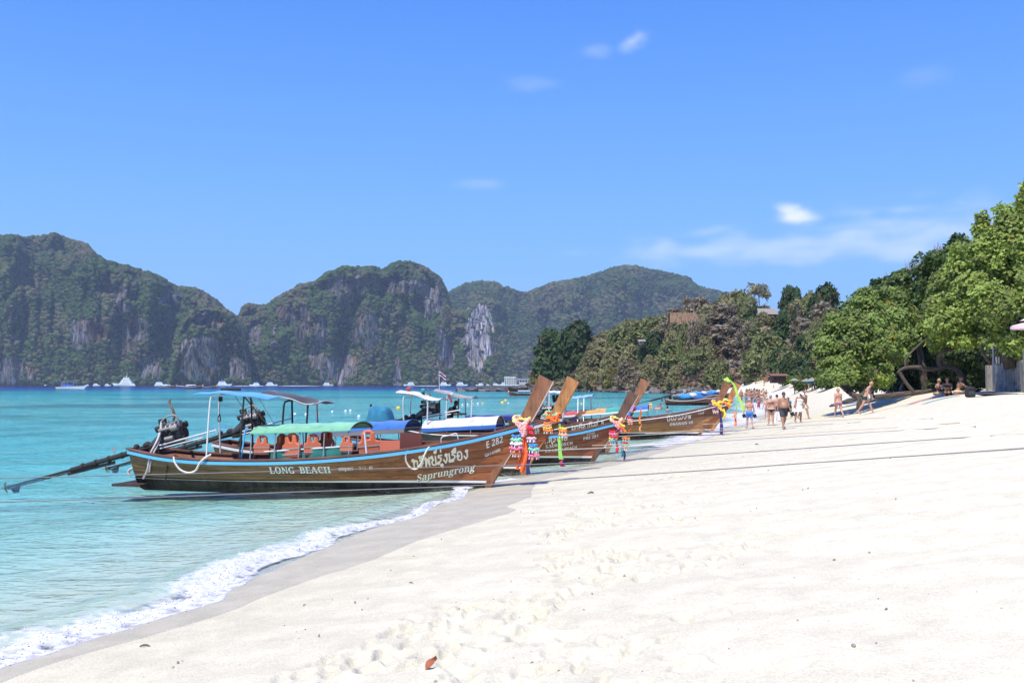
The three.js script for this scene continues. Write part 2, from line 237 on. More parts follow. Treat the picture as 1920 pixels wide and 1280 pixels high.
// the sea: a clear body that takes the colour out of the light, under a rippled skin
function waveY(x, z) {
  const s = -offshore(x, z), d = -z, k = smooth(0.0, 3, s);
  const swell = 0.055 * sin(s * 1.25 + 0.8 * sin(d * 0.21) + fbm(x * 0.2 + 40, z * 0.2 + 40, 0, 2) * 5) * smooth(0.5, 5, s) * smooth(220, 60, d);
  const chop = 0.045 * (fbm(x * 1.0 + 100, z * 1.7 + 100, 0, 3) - 0.5) * smooth(140, 40, d) + 0.022 * (fbm(x * 3.4 + 100, z * 4.6 + 200, 0, 2) - 0.5) * smooth(45, 15, d);
  const crest = 0.09 * exp(-((s - 0.75) ** 2) / 0.12) * (0.5 + fbm(d * 0.5, 3, 0, 2)) * smooth(60, 20, d);
  return k * (swell + chop) + crest * 0.8;
}
{
  const rows = []; let d = 2.5; while (d < 60) { rows.push(d); d *= 1.011; } while (d < 5600) { rows.push(d); d *= 1.05; }
  const nc = 300, top = (off) => (a, b, i) => { const d = rows[i], t = lerp(-1.15, 0.62, b), x = t * d; return [x, waveY(x, -d) + off, -d]; };
  const ripple = tex(1024, (u, v) => 0.5 * tfbm(u, v, 7, 12, 41, 4) + 0.3 * (1 - abs(2 * tfbm(u + 0.3, v, 13, 22, 51, 3) - 1)) + 0.2 * tfbm(u, v, 40, 64, 61, 3), false); ripple.repeat.set(0.16, 0.16);
  const skin = M('sea skin', 0.93, 0.99, 1.0, 0.06, { transmission: 1, thickness: 0, ior: 1.33, bumpMap: ripple, bumpScale: 0.105, specularIntensity: 0.78 });
  const sea = solo('sea', grid(rows.length - 1, nc, top(0), (a, b, p) => [p[0], p[2]], null, true), skin, 'calm clear turquoise sea turning deep blue towards the far cliffs', 'sea', null, 'structure');
  const g = grid(rows.length - 1, nc, top(-0.005), null, null, true), P = Array.from(g.attributes.position.array), I = Array.from(g.index.array), R = rows.length - 1, base = P.length / 3, low = -4;
  // sides and a floor close the body
  const rim = []; for (let j = 0; j <= nc; j++) rim.push(j); for (let i = 1; i <= R; i++) rim.push(i * (nc + 1) + nc); for (let j = nc - 1; j >= 0; j--) rim.push(R * (nc + 1) + j); for (let i = R - 1; i > 0; i--) rim.push(i * (nc + 1));
  rim.forEach((v) => P.push(P[v * 3], low, P[v * 3 + 2]));
  const m = rim.length, mid = base + m; P.push(0, low, -1500);
  rim.forEach((v, k) => { const k2 = (k + 1) % m; I.push(v, base + k, rim[k2], rim[k2], base + k, base + k2); I.push(base + k, mid, base + k2); });
  const body = new THREE.MeshPhysicalMaterial({ color: C(1, 1, 1), transparent: true, opacity: 0, roughness: 0, transmission: 1, thickness: 1, ior: 1.33, attenuationColor: C(exp(-0.2), exp(-0.031), exp(-0.008)), attenuationDistance: 1, side: THREE.DoubleSide }); body.name = 'sea water';
  part(sea, 'water_body', geom(P, I), body);
}
function groundHit(px, py, dmax = 400) { const r = ray(px, py); let a = 1; for (let t = 1; t < dmax; t += 0.05 + t * 0.002) { if (EYE + r.y * t < max(groundY(r.x * t, r.z * t), 0)) { a = t; let lo = t - 0.06 - t * 0.003, hi = t; for (let k = 0; k < 20; k++) { const m = (lo + hi) / 2; if (EYE + r.y * m < max(0, groundY(r.x * m, r.z * m))) hi = m; else lo = m; } return r.multiplyScalar(hi).add(V(0, EYE, 0)); } } return at(px, py, dmax); }

// ---------- far limestone hills ----------
const hillTops = {};
const rockTex = tex(512, (u, v) => { const st = tfbm(u, v, 36, 4, 3, 4), bl = tfbm(u, v, 9, 9, 8, 5), cr = 1 - abs(2 * tfbm(u, v, 24, 7, 15, 4) - 1); const k = 0.50 + 0.62 * bl + 0.5 * (st - 0.5) - 0.5 * smooth(0.84, 1, cr), o = smooth(0.58, 0.72, tfbm(u + 0.2, v, 7, 5, 23, 4)); return [k * lerp(0.82, 0.98, o), k * lerp(0.82, 0.84, o), k * lerp(0.84, 0.66, o)]; }, true);
const rockBump = tex(512, (u, v) => 0.5 * tfbm(u, v, 30, 5, 3, 4) + 0.5 * (1 - abs(2 * tfbm(u, v, 12, 7, 15, 5) - 1)), false);
// bare faces: place in the photograph where each is seen, half size, tint
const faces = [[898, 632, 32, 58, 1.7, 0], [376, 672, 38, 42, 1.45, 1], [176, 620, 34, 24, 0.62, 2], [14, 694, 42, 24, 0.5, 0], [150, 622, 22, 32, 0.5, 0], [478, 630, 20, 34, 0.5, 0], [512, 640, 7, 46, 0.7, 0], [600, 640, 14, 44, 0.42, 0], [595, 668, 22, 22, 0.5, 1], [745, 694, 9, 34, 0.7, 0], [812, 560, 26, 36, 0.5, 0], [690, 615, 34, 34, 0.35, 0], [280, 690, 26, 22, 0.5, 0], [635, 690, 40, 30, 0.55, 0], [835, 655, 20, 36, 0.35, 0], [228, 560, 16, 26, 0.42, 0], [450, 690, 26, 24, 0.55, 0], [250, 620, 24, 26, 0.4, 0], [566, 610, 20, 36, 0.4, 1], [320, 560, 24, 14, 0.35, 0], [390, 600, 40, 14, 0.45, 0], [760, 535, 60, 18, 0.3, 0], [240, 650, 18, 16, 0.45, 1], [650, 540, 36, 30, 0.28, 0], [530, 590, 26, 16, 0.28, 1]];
const crownLow = [0, 1, 2, 3].map((k) => lump(k + 1, 1, 2, 0.55, 0.8, 2.1));
const forestM = M('far forest', 1, 1, 1, 0.95, { specularIntensity: 0.1 });
const farRock = M('limestone', 0.46, 0.455, 0.47, 0.95, { map: rockTex, bumpMap: rockBump, bumpScale: 11, vertexColors: true, specularIntensity: 0.1 });
function hillRange(spec) {
  const { name, label, top, d0, d1, x0, x1, seed, cliff, n, dry } = spec, sky = curve(top), nc = Math.round((x1 - x0) / 2.2), nr = 84;
  const rough = (q, t) => (1 - abs(2 * fbm(q * 16 + seed * 3, t * 2.6 + seed, 0, 4) - 1));
  const pt = (a, b) => {
    const px = lerp(x0, x1, b), q = (px - 960) / F, t = a * 1.25;
    const base = curveBase(spec, px), H = (720 - sky(px)) * d1 / F + EYE - 1;
    if (t > 1) { const k = (t - 1) / 0.25, d = d1 + k * 420; return [q * d1, -2 + (H + 2) * (1 - k * k * 0.85) - k * 20, -d]; }
    // ribs and ravines running down towards the sea
    const rib = fbm(q * 34 + seed, t * 1.5 + 4, 0, 4) - 0.5, rib2 = rough(q * 1.6, t) - 0.55, env = sin(PI * clamp(t * 0.93 + 0.02)), e1 = 1 - pow(1 - t, cliff);
    const step = 0.055 * sin((t * 5.2 + 2.4 * fbm(q * 20 + seed, 3, 0, 3)) * 2 * PI) * (1 - t) * env;
    const y = lerp(-2, H, clamp(e1 * 0.94 + 0.06 * t + step)) - env * H * (0.16 * max(0, -rib) * 2 + 0.10 * max(0, -rib2));
    const d = lerp(base, d1, pow(t, 1.15)) - env * (rib * 330 + rib2 * 130) - (fbm(q * 90, t * 14, seed, 3) - 0.5) * 46 * env;
    return [q * lerp(d, d1, 0.0) , y, -d];
  };
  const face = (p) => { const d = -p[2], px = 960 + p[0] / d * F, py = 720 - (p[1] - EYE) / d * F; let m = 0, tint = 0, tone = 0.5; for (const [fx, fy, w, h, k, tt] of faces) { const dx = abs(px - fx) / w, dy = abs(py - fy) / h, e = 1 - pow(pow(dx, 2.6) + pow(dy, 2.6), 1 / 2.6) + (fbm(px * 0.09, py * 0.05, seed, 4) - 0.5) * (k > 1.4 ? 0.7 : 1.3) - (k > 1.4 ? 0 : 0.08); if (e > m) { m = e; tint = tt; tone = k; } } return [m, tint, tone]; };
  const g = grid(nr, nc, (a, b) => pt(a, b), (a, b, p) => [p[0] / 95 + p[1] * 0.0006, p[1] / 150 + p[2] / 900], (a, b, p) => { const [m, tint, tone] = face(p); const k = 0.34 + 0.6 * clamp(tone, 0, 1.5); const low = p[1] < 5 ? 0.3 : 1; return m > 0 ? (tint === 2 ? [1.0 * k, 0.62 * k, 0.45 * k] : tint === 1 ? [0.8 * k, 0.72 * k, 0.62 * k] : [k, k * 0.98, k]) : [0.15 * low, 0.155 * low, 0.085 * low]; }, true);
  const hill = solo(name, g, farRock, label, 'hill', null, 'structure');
  // woodland over everything that is not bare rock
  const P = g.attributes.position, N = g.attributes.normal, r = rng(seed * 77 + 5), I = g.index.array, cum = []; let tot = 0; const a = V(), b = V(), c = V();
  for (let i = 0; i < I.length; i += 3) { a.fromBufferAttribute(P, I[i]); b.fromBufferAttribute(P, I[i + 1]); c.fromBufferAttribute(P, I[i + 2]); b.sub(a); c.sub(a); tot += b.cross(c).length() / 2; cum.push(tot); }
  const ms = crownLow.map(() => []), col = crownLow.map(() => []), q = new THREE.Quaternion();
  for (let k = 0; k < n; k++) {
    const w = r() * tot; let lo = 0, hi = cum.length - 1; while (lo < hi) { const m = (lo + hi) >> 1; if (cum[m] < w) lo = m + 1; else hi = m; }
    const i = lo * 3; let u = r(), v = r(); if (u + v > 1) { u = 1 - u; v = 1 - v; }
    a.fromBufferAttribute(P, I[i]); b.fromBufferAttribute(P, I[i + 1]).sub(a); c.fromBufferAttribute(P, I[i + 2]).sub(a);
    const p = a.clone().addScaledVector(b, u).addScaledVector(c, v); if (p.y < 2) continue;
    const m = face([p.x, p.y, p.z])[0]; if (m > 0.02 && r() < 0.96) continue;
    const ny = N.getY(I[i]); const steep = smooth(0.2, 0.05, ny); if (r() < steep * 0.5) continue;
    const d = -p.z, py = 720 - (p.y - EYE) / d * F, px = 960 + p.x / d * F;
    const patch = fbm(px * 0.02 + seed, py * 0.03, seed, 4), fine = r(), hgt = clamp((p.y - EYE) / 270);
    const s = (2.6 + 3.0 * r() * r() + (fine > 0.97 ? 2 : 0)) * spec.size; let R, G, B;
    const bare = clamp((patch - 0.47) * 4 + hgt * dry + (r() - 0.5) * 0.9);
    if (r() < bare * 0.6) { const k = 0.75 + 0.4 * r(); R = 0.090 * k; G = 0.084 * k; B = 0.052 * k; } else if (patch > 0.56 && r() < 0.5) { R = 0.092; G = 0.098; B = 0.036; } else { const k = 0.65 + 0.7 * r(); R = 0.042 * k; G = 0.069 * k; B = 0.022 * k; }
    const j = floor(r() * 4); q.setFromAxisAngle(UPV, r() * 6.3);
    ms[j].push(mat4(p.setY(p.y + s * 0.25), q, V(s * (0.9 + 0.4 * r()), s * (0.8 + 0.6 * r()), s * (0.9 + 0.4 * r())))); col[j].push([R, G, B]);
  }
  ms.forEach((list, j) => { const im = new THREE.InstancedMesh(crownLow[j], forestM, list.length), k = new THREE.Color(); list.forEach((m, i) => { im.setMatrixAt(i, m); im.setColorAt(i, k.setRGB(...col[j][i])); }); im.castShadow = true; im.name = 'woodland'; im.userData = { kind: 'stuff' }; hill.add(im); });
  return hill;
}
function curveBase(spec, px) { return spec.d0 + 60 * (fbm(px * 0.012 + spec.seed, 2, 0, 3) - 0.5); }
hillRange({ name: 'hill', label: 'distant smooth wooded ridge rising behind the pale rock pillar', d0: 2650, d1: 3250, x0: 800, x1: 1720, seed: 4, cliff: 1.5, n: 26000, size: 1.25, dry: 0.05, top: [[800, 600], [835, 552], [850, 541], [880, 530], [915, 529], [950, 538], [985, 548], [1005, 540], [1040, 531], [1090, 522], [1130, 508], [1180, 500], [1230, 505], [1290, 523], [1312, 535], [1350, 545], [1400, 568], [1500, 600], [1720, 650]] });
hillRange({ name: 'hill', label: 'broad limestone hill with steep end and tall pale rock pillar', d0: 2060, d1: 2420, x0: 425, x1: 965, seed: 2, cliff: 2.4, n: 34000, size: 1, dry: 0.5, top: [[425, 640], [446, 597], [458, 578], [475, 572], [495, 572], [520, 556], [545, 543], [590, 536], [610, 520], [640, 512], [700, 507], [716, 513], [735, 500], [760, 497], [785, 502], [812, 516], [830, 535], [840, 566], [850, 580], [868, 582], [900, 585], [915, 600], [928, 640], [945, 690], [965, 722]] });
hillRange({ name: 'hill', label: 'high dark wooded hill with reddish cliff patch at the photo edge', d0: 2000, d1: 2400, x0: -260, x1: 470, seed: 3, cliff: 2.0, n: 46000, size: 1, dry: 0.35, top: [[-260, 500], [-120, 452], [0, 444], [60, 439], [105, 442], [150, 462], [195, 495], [215, 499], [260, 512], [330, 537], [395, 560], [405, 575], [430, 588], [446, 612], [470, 650]] });
hillRange({ name: 'hill', label: 'small rounded dome of rock with a white quarry-like cliff below', d0: 1960, d1: 2130, x0: 318, x1: 470, seed: 6, cliff: 3.4, n: 5000, size: 0.95, dry: 0.5, top: [[318, 722], [330, 650], [342, 610], [362, 592], [395, 586], [425, 590], [440, 604], [455, 640], [470, 722]] });

// ---------- foliage ----------
function leafGeo(w, l, bend = 0.25, n = 2) { if (n === 1) return geom([-w / 2, -bend * l * 0.3, l * 0.45, 0, 0, 0, w / 2, -bend * l * 0.3, l * 0.55, 0, -bend * l, l], [0, 1, 3, 1, 2, 3], [0, 0.5, 0.5, 0, 1, 0.5, 0.5, 1]); // one leaf lying along +z, pointing outward
  const P = [], I = [], U = []; const prof = [[0, 0.12], [0.35, 0.85], [0.7, 1], [1, 0.1]];
  prof.forEach(([t, k], i) => { const y = -bend * l * t * t; P.push(-w / 2 * k, y + 0.12 * w * k, t * l, 0, y, t * l, w / 2 * k, y + 0.12 * w * k, t * l); U.push(0, t, 0.5, t, 1, t); if (i) for (const s of [0, 1]) { const a = (i - 1) * 3 + s, b = i * 3 + s; I.push(a, b, a + 1, b, b + 1, a + 1); } });
  return geom(P, I, U);
}
function sprig(seed, n, w, l, spread = 0.6, lod = 2) { const r = rng(seed), list = []; for (let k = 0; k < n; k++) { const g = leafGeo(w * (0.7 + 0.5 * r()), l * (0.75 + 0.5 * r()), 0.15 + 0.3 * r(), lod); g.rotateZ((r() - 0.5) * 1.2).rotateX(-0.9 + 1.3 * r()).rotateY(k / n * 6.28 + r() * 0.8); g.translate((r() - 0.5) * spread * l, (r() - 0.5) * spread * l, (r() - 0.5) * spread * l); list.push(g); } return merge(list); }
const leafM = M('leaf', 1, 1, 1, 0.62, { transmission: 0.42, thickness: 0, specularIntensity: 0.55, vertexColors: true });
const drabM = M('far leaf', 1, 1, 1, 0.9, { vertexColors: true, specularIntensity: 0.2, transmission: 0.38, thickness: 0 });
const barkM = M('bark', 0.125, 0.10, 0.08, 0.95, { map: tex(256, (u, v) => { const k = 0.45 + 0.8 * tfbm(u, v, 18, 4, 12, 4); return [k, k * 0.98, k * 0.95]; }, true) });
const paleBark = M('pale bark', 0.42, 0.38, 0.33, 0.95);
// a crown: leaf sprigs spread through lumpy clumps. clumps: [x, y, z, rx, ry, rz]
function crownOf(clumps, n, geo, m, tone, seed, sz = 1, shell = 0.45, gap = 0.4) {
  const r = rng(seed), vol = clumps.map((c) => pow(c[3] * c[4] * c[5], 0.67)), tot = vol.reduce((a, b) => a + b, 0), list = [], q2 = new THREE.Quaternion(), nv = V(), q = new THREE.Quaternion();
  clumps.forEach((c, ci) => { const cnt = Math.round(n * vol[ci] / tot), ct = 0.82 + 0.36 * r();
    for (let i = 0; i < cnt; i++) { const z = r() * 2 - 1, w = r() * 6.283, h = sqrt(1 - z * z), rad = 1 - shell * pow(r(), 1.4), lump = 0.78 + 0.5 * fbm(h * cos(w) * 2.4 + ci * 5 + 30, z * 2.4 + 30, h * sin(w) * 2.4 + 30 + seed, 3);
      const x = c[0] + h * cos(w) * c[3] * rad * lump, y = c[1] + z * c[4] * rad * lump, zz = c[2] + h * sin(w) * c[5] * rad * lump;
      if (fbm(x * 1.1 / sz + 60, y * 1.1 / sz + 60, zz * 1.1 / sz + 60, 2) < gap) continue;
      nv.set(h * cos(w) * 1.05 + (r() - 0.5) * 1.1, z * 0.7 + 0.5 + (r() - 0.5) * 0.8, h * sin(w) * 1.05 + (r() - 0.5) * 1.1).normalize(); q.setFromUnitVectors(UPV, nv).multiply(q2.setFromAxisAngle(UPV, r() * 6.283)); const s = sz * (0.7 + 0.6 * r()); list.push([mat4(V(x, y, zz), q, V(s, s, s)), tone(r, ct, z)]); } });
  const src = clean(geo), sp = src.attributes.position, sn = src.attributes.normal, cnt = sp.count, P = new Float32Array(list.length * cnt * 3), N = new Float32Array(P.length), K = new Float32Array(P.length), v = V(), nm = new THREE.Matrix3();
  list.forEach(([mm, c], i) => { nm.getNormalMatrix(mm); for (let j = 0; j < cnt; j++) { const o = (i * cnt + j) * 3; v.fromBufferAttribute(sp, j).applyMatrix4(mm).toArray(P, o); v.fromBufferAttribute(sn, j).applyMatrix3(nm).normalize().toArray(N, o); K[o] = c[0]; K[o + 1] = c[1]; K[o + 2] = c[2]; } });
  const g = new THREE.BufferGeometry(); g.setAttribute('position', new THREE.BufferAttribute(P, 3)); g.setAttribute('normal', new THREE.BufferAttribute(N, 3)); g.setAttribute('color', new THREE.BufferAttribute(K, 3)); return g;
}

// ---------- wooded headland ----------
// where the water meets the rocks (x against depth), the height of the ground by place in the photograph
const capTop = curve([[840, 720], [985, 716], [1000, 706], [1015, 690], [1060, 668], [1110, 650], [1180, 632], [1250, 618], [1300, 610], [1400, 606], [1480, 610], [1560, 622], [1640, 640], [1760, 660], [2100, 660]]);
const capNear = curve([[840, 360], [985, 345], [1050, 335], [1110, 322], [1180, 290], [1250, 262], [1330, 238], [1400, 228], [1450, 200], [1500, 170], [1560, 135], [1620, 105], [1700, 84], [1800, 78], [2100, 70]]);
const capPt = (px, t) => { const n = capNear(px), d = lerp(n, n + 120, t), q = (px - 960) / F, ridge = (720 - capTop(px)) * (n + 62) / F + EYE - 1; const e = t < 0.5 ? lerp(1 - pow(1 - t * 2, 1.9), t * t * 4, smooth(1420, 1480, px)) : 1 - 0.25 * pow(t * 2 - 1, 2); const b = px > 1440 ? max(0.2, groundY(q * d, -d) - 0.6) * (1 - t) : -0.8; return V(q * d, lerp(b, max(ridge, b), e) + (fbm(px * 0.03, t * 6, 0, 3) - 0.5) * 1.6 * sin(PI * t), -d); };
const scrubTex = tex(256, (u, v) => { const n = tfbm(u, v, 8, 8, 3, 5), o = smooth(0.5, 0.6, tfbm(u, v, 5, 5, 9, 4)); return [0.5 * n + lerp(0.28, 0.5, o), 0.45 * n + lerp(0.25, 0.34, o), 0.35 * n + lerp(0.18, 0.24, o)]; }, true);
solo('headland', grid(28, 150, (a, b) => capPt(lerp(992, 2100, b), a).toArray(), (a, b, p) => [p[0] / 12, (p[1] + p[2]) / 12], null, true), M('scrub soil', 0.3, 0.27, 0.23, 1, { map: scrubTex }), 'low headland of dry brown earth closing the end of the beach', 'headland', null, 'structure');
const drySprig = [1, 2, 3].map((k) => sprig(40 + k, 7, 0.42, 0.8, 1.2, 1)), roundSprig = [1, 2].map((k) => sprig(60 + k, 6, 0.5, 0.65, 1.1, 1));
function tones(base, vary = 0.5, dry = 0) { return (r, ct) => { const k = ct * (1 - vary / 2 + vary * r()), y = r() < dry ? 1 : 0; return y ? [0.17 * k, 0.13 * k, 0.075 * k] : [base[0] * k, base[1] * k, base[2] * k]; }; }
const TONE = { dark: [0.062, 0.105, 0.040], mid: [0.195, 0.22, 0.088], olive: [0.28, 0.275, 0.13], drab: [0.30, 0.26, 0.19], yellow: [0.25, 0.25, 0.07], brown: [0.24, 0.175, 0.125] };
function branchWork(h, r0, seed, n, spread) { const r = rng(seed), list = []; const lean = (r() - 0.5) * 0.15 * h; list.push(limb([V(0, -1, 0), V(lean * 0.4, h * 0.4, (r() - 0.5) * 0.1 * h), V(lean, h * 0.9, 0)], [r0, r0 * 0.75, r0 * 0.3], 6, 3));
  for (let k = 0; k < n; k++) { const t = 0.35 + 0.6 * k / n, w = r() * 6.28, l = spread * (0.6 + 0.6 * r()) * (1.2 - t * 0.5); const b = V(lean * t, h * t, 0); list.push(limb([b, b.clone().add(V(cos(w) * l * 0.5, l * 0.35, sin(w) * l * 0.5)), b.clone().add(V(cos(w) * l, l * 0.75, sin(w) * l))], [r0 * 0.45, r0 * 0.3, r0 * 0.08], 5, 2)); if (n > 6) { const e = b.clone().add(V(cos(w) * l * 0.5, l * 0.35, sin(w) * l * 0.5)), w2 = w + 0.9; list.push(limb([e, e.clone().add(V(cos(w2) * l * 0.4, l * 0.3, sin(w2) * l * 0.4)), e.clone().add(V(cos(w2) * l * 0.6, l * 0.7, sin(w2) * l * 0.6))], [r0 * 0.22, r0 * 0.14, r0 * 0.05], 4, 2)); } }
  return merge(list); }
function clumpSet(w, h, n, seed, y0 = 0) { const r = rng(seed), out = []; for (let k = 0; k < n; k++) { const z = (k + 0.5) / n, a = k * 2.4 + r(), rad = w * 0.34 * sqrt(1 - abs(z * 1.7 - 0.75) / 1.3) * (0.6 + 0.6 * r()); const s = w * (0.21 + 0.1 * r()); out.push([cos(a) * rad, y0 + h * (0.14 + 0.72 * z), sin(a) * rad, s, s * 0.72 * h / w * 1.1, s]); } return out; }
// kinds of tree, built once each; copies share them
const kinds = {};
function treeKind(key, mk) { kinds[key] = mk(); }
function headTree(key, px, py, wpx, label, group, t, ry) { // foot set on the slope under the crown
  const src = kinds[key]; let best = null;
  const p = capPt(px, t), d = -p.z, w = wpx * d / F, topY = EYE + (720 - py) * d / F, s = w / src.w, g = new THREE.Group();
  const sy = max(0.35 * s, (topY - p.y) / src.h);
  for (const [nm, geo, m] of src.parts) { part(g, nm, geo, m); }
  g.position.copy(p); g.scale.set(s, sy, s); g.rotation.y = ry; return tag(g, src.name, label, 'tree', group);
}
const kindSpec = [['dark_tree', 'dark', 14, 15, 15, 900, roundSprig[0], 2.3, 0.02], ['broad_tree', 'mid', 9, 9, 9, 620, drySprig[0], 1.45, 0.05], ['olive_tree', 'olive', 9, 10, 10, 620, drySprig[1], 1.4, 0.12], ['dry_tree', 'drab', 8, 10, 8, 420, drySprig[2], 1.3, 0.3], ['yellow_tree', 'yellow', 7, 8, 7, 420, drySprig[0], 1.2, 0.25]];
kindSpec.forEach(([key, tone, w, h, nc, n, geo, sz, dry], i) => treeKind(key, () => ({ name: key, w, h, parts: [['trunk', branchWork(h * 0.75, 0.3, 90 + i, 5, w * 0.3), key === 'dry_tree' ? paleBark : barkM], ['crown', crownOf(clumpSet(w, h, nc, 300 + i), n * 1.9, geo, drabM, tones(TONE[tone], 0.7, dry), 400 + i, sz, 0.55, key === 'dry_tree' ? 0.46 : 0.36), drabM]] })));
treeKind('bare_tree', () => ({ name: 'bare_tree', w: 8, h: 14, parts: [['trunk', branchWork(14, 0.26, 55, 9, 4.2), paleBark], ['crown', crownOf(clumpSet(8, 5, 5, 56, 9.5), 130, drySprig[2], drabM, tones(TONE.olive, 0.6, 0.4), 57, 0.9, 0.7, 0.3), drabM]] }));
{
  const r = rng(808);
  // the great round tree at the tip, three crowns grown together
  headTree('dark_tree', 1040, 622, 76, 'large dark round tree at the very tip of the rocky headland', null, 0.10, 0.3);
  headTree('dark_tree', 1078, 607, 74, 'large dark round tree at the headland tip, the landward and taller one', null, 0.14, 2.1);
  headTree('broad_tree', 1105, 640, 48, 'green bushy tree tucked behind the dark round tree of the headland', null, 0.22, 1);
  headTree('yellow_tree', 1003, 690, 18, 'tiny yellowish shrub-like tree at the foot of the dark round tree', null, 0.06, 1);
  const sets = [['olive_tree', 1120, 640, 56, .1], ['olive_tree', 1150, 655, 52, .05], ['olive_tree', 1135, 622, 44, .3], ['broad_tree', 1168, 612, 56, .2], ['olive_tree', 1190, 600, 52, .35], ['olive_tree', 1185, 648, 44, .1], ['broad_tree', 1215, 598, 58, .3], ['broad_tree', 1238, 596, 46, .35], ['dark_tree', 1222, 625, 46, .12], ['broad_tree', 1262, 645, 54, .1], ['broad_tree', 1292, 600, 46, .5], ['olive_tree', 1218, 668, 36, .05], ['dark_tree', 1290, 640, 40, .2], ['broad_tree', 1310, 655, 54, .08], ['dry_tree', 1330, 590, 56, .35], ['olive_tree', 1345, 565, 62, .5], ['olive_tree', 1372, 548, 60, .6], ['broad_tree', 1400, 552, 44, .6], ['dry_tree', 1352, 612, 58, .2], ['olive_tree', 1322, 575, 40, .5], ['dark_tree', 1420, 575, 40, .4], ['broad_tree', 1395, 600, 46, .3], ['dry_tree', 1380, 640, 50, .15], ['dry_tree', 1405, 625, 46, .22], ['broad_tree', 1440, 628, 62, .12], ['broad_tree', 1420, 660, 60, .06], ['dark_tree', 1475, 590, 46, .4], ['dark_tree', 1486, 540, 46, .6], ['broad_tree', 1515, 556, 44, .6], ['dry_tree', 1545, 570, 50, .5], ['dark_tree', 1548, 537, 60, .7], ['dry_tree', 1505, 600, 46, .4], ['dark_tree', 1515, 630, 50, .3], ['dark_tree', 1465, 655, 46, .12], ['olive_tree', 1490, 650, 46, .2], ['broad_tree', 1540, 610, 50, .35], ['dry_tree', 1310, 560, 44, .6], ['yellow_tree', 1152, 690, 32, .02], ['olive_tree', 1268, 690, 34, .02], ['broad_tree', 1345, 680, 44, .04], ['dry_tree', 1290, 560, 26, .7], ['dry_tree', 1175, 680, 42, .03], ['olive_tree', 1245, 660, 40, .06], ['broad_tree', 1362, 700, 26, .02], ['dark_tree', 1500, 670, 44, .1], ['dark_tree', 1530, 660, 50, .12], ['dry_tree', 1205, 690, 40, .02], ['olive_tree', 1100, 672, 40, .04], ['olive_tree', 1112, 690, 34, .02], ['dark_tree', 1580, 600, 60, .5], ['dark_tree', 1620, 590, 60, .5], ['broad_tree', 1600, 640, 60, .3], ['dark_tree', 1660, 600, 70, .5], ['broad_tree', 1720, 590, 80, .5], ['dark_tree', 1790, 580, 90, .5], ['olive_tree', 1261, 606, 30, .11], ['dry_tree', 1303, 603, 28, .1], ['broad_tree', 1283, 612, 24, .1]];
  const where = (px, t) => (t < 0.08 ? 'low by the shore rocks' : t < 0.28 ? 'half way up the slope' : 'high on the ridge') + (px < 1160 ? ' near the dark round tree' : px < 1245 ? ' seaward of the thatched house' : px < 1330 ? ' around the thatched house' : px < 1410 ? ' before the tall pale-trunked tree' : px < 1500 ? ' above the sand path' : ' behind the low spreading tree'), K = { dark_tree: 'dense dark green tree ', broad_tree: 'mid green bushy tree ', olive_tree: 'olive green tree ', dry_tree: 'greyish half dry tree ', yellow_tree: 'yellowish green tree ' };
  for (const [k, px, py, w, t] of sets) headTree(k, px, py, w, K[k] + where(px, t), kinds[k].name.replace('_', ' ') + 's of the headland', t, r() * 6.3);
  for (let i = 0; i < 70; i++) { const px = 1105 + 470 * r(), t = 0.05 + 0.5 * r(), ks = ['olive_tree', 'broad_tree', 'dry_tree', 'dark_tree', 'olive_tree', 'dry_tree'], k = ks[floor(r() * 6)], p = capPt(px, t), d = -p.z; headTree(k, px, 720 - (p.y + 3.5 + 3.5 * r() - EYE) / d * F, 26 + 18 * r(), K[k] + where(px, t), kinds[k].name.replace('_', ' ') + 's of the headland', t, r() * 6.3); }
  headTree('bare_tree', 1424, 532, 52, 'tall pale-trunked tree with thin crown standing above the headland', null, 0.42, 0.4);
  headTree('bare_tree', 1496, 562, 34, 'bare silvery branching tree before dark foliage on the headland', null, 0.36, 2.4);
  headTree('bare_tree', 1315, 600, 22, 'slim leafless pole-like tree on the middle of the headland', null, 0.12, 4);
  headTree('bare_tree', 1284, 580, 20, 'slim pale tree beside the thatched roof on the headland', null, 0.3, 1);
  // undergrowth
  const list = [], k = new THREE.Color(), q = new THREE.Quaternion();
  for (let i = 0; i < 5200; i++) { const px = 1000 + 620 * r(), t = 0.02 + 0.55 * r() * r(); if (px > 1430 && t < 0.03) continue; const p = capPt(px, t); q.setFromEuler(new THREE.Euler(r(), r() * 6, r())); const s = (1.2 + 1.6 * r()) * -p.z / 260, d = r() < 0.35 ? TONE.brown : r() < 0.5 ? TONE.drab : TONE.mid, kk = 0.6 + 0.8 * r(), red = px > 1290 && px < 1420 && t < 0.2 && r() < 0.7 ? TONE.brown : d; list.push([mat4(p.add(V(0, 0.4, 0)), q, V(s, s, s)), red.map((v) => v * kk)]); }
  const im = new THREE.InstancedMesh(drySprig[1], drabM, list.length); list.forEach(([m, c], i) => { im.setMatrixAt(i, m); im.setColorAt(i, k.setRGB(...c)); }); tag(im, 'undergrowth', 'dry brown and green scrub covering the slope of the headland', 'undergrowth', null, 'stuff');
  // shore rocks: the spit and the foot of the headland
  const rockM = [M('dark rock', 0.16, 0.145, 0.135, 0.9, { map: rockTex }), M('grey rock', 0.33, 0.31, 0.285, 0.9, { map: rockTex }), M('pale rock', 0.52, 0.5, 0.47, 0.9, { map: rockTex })];
  const rocks = [0, 1, 2, 3, 4].map((s) => { const g = lump(s + 9, 1, 3, 0.7, 0.62, 1.3), f = g.toNonIndexed(); f.computeVertexNormals(); return f; });
  const spots = []; const rr = rng(515);
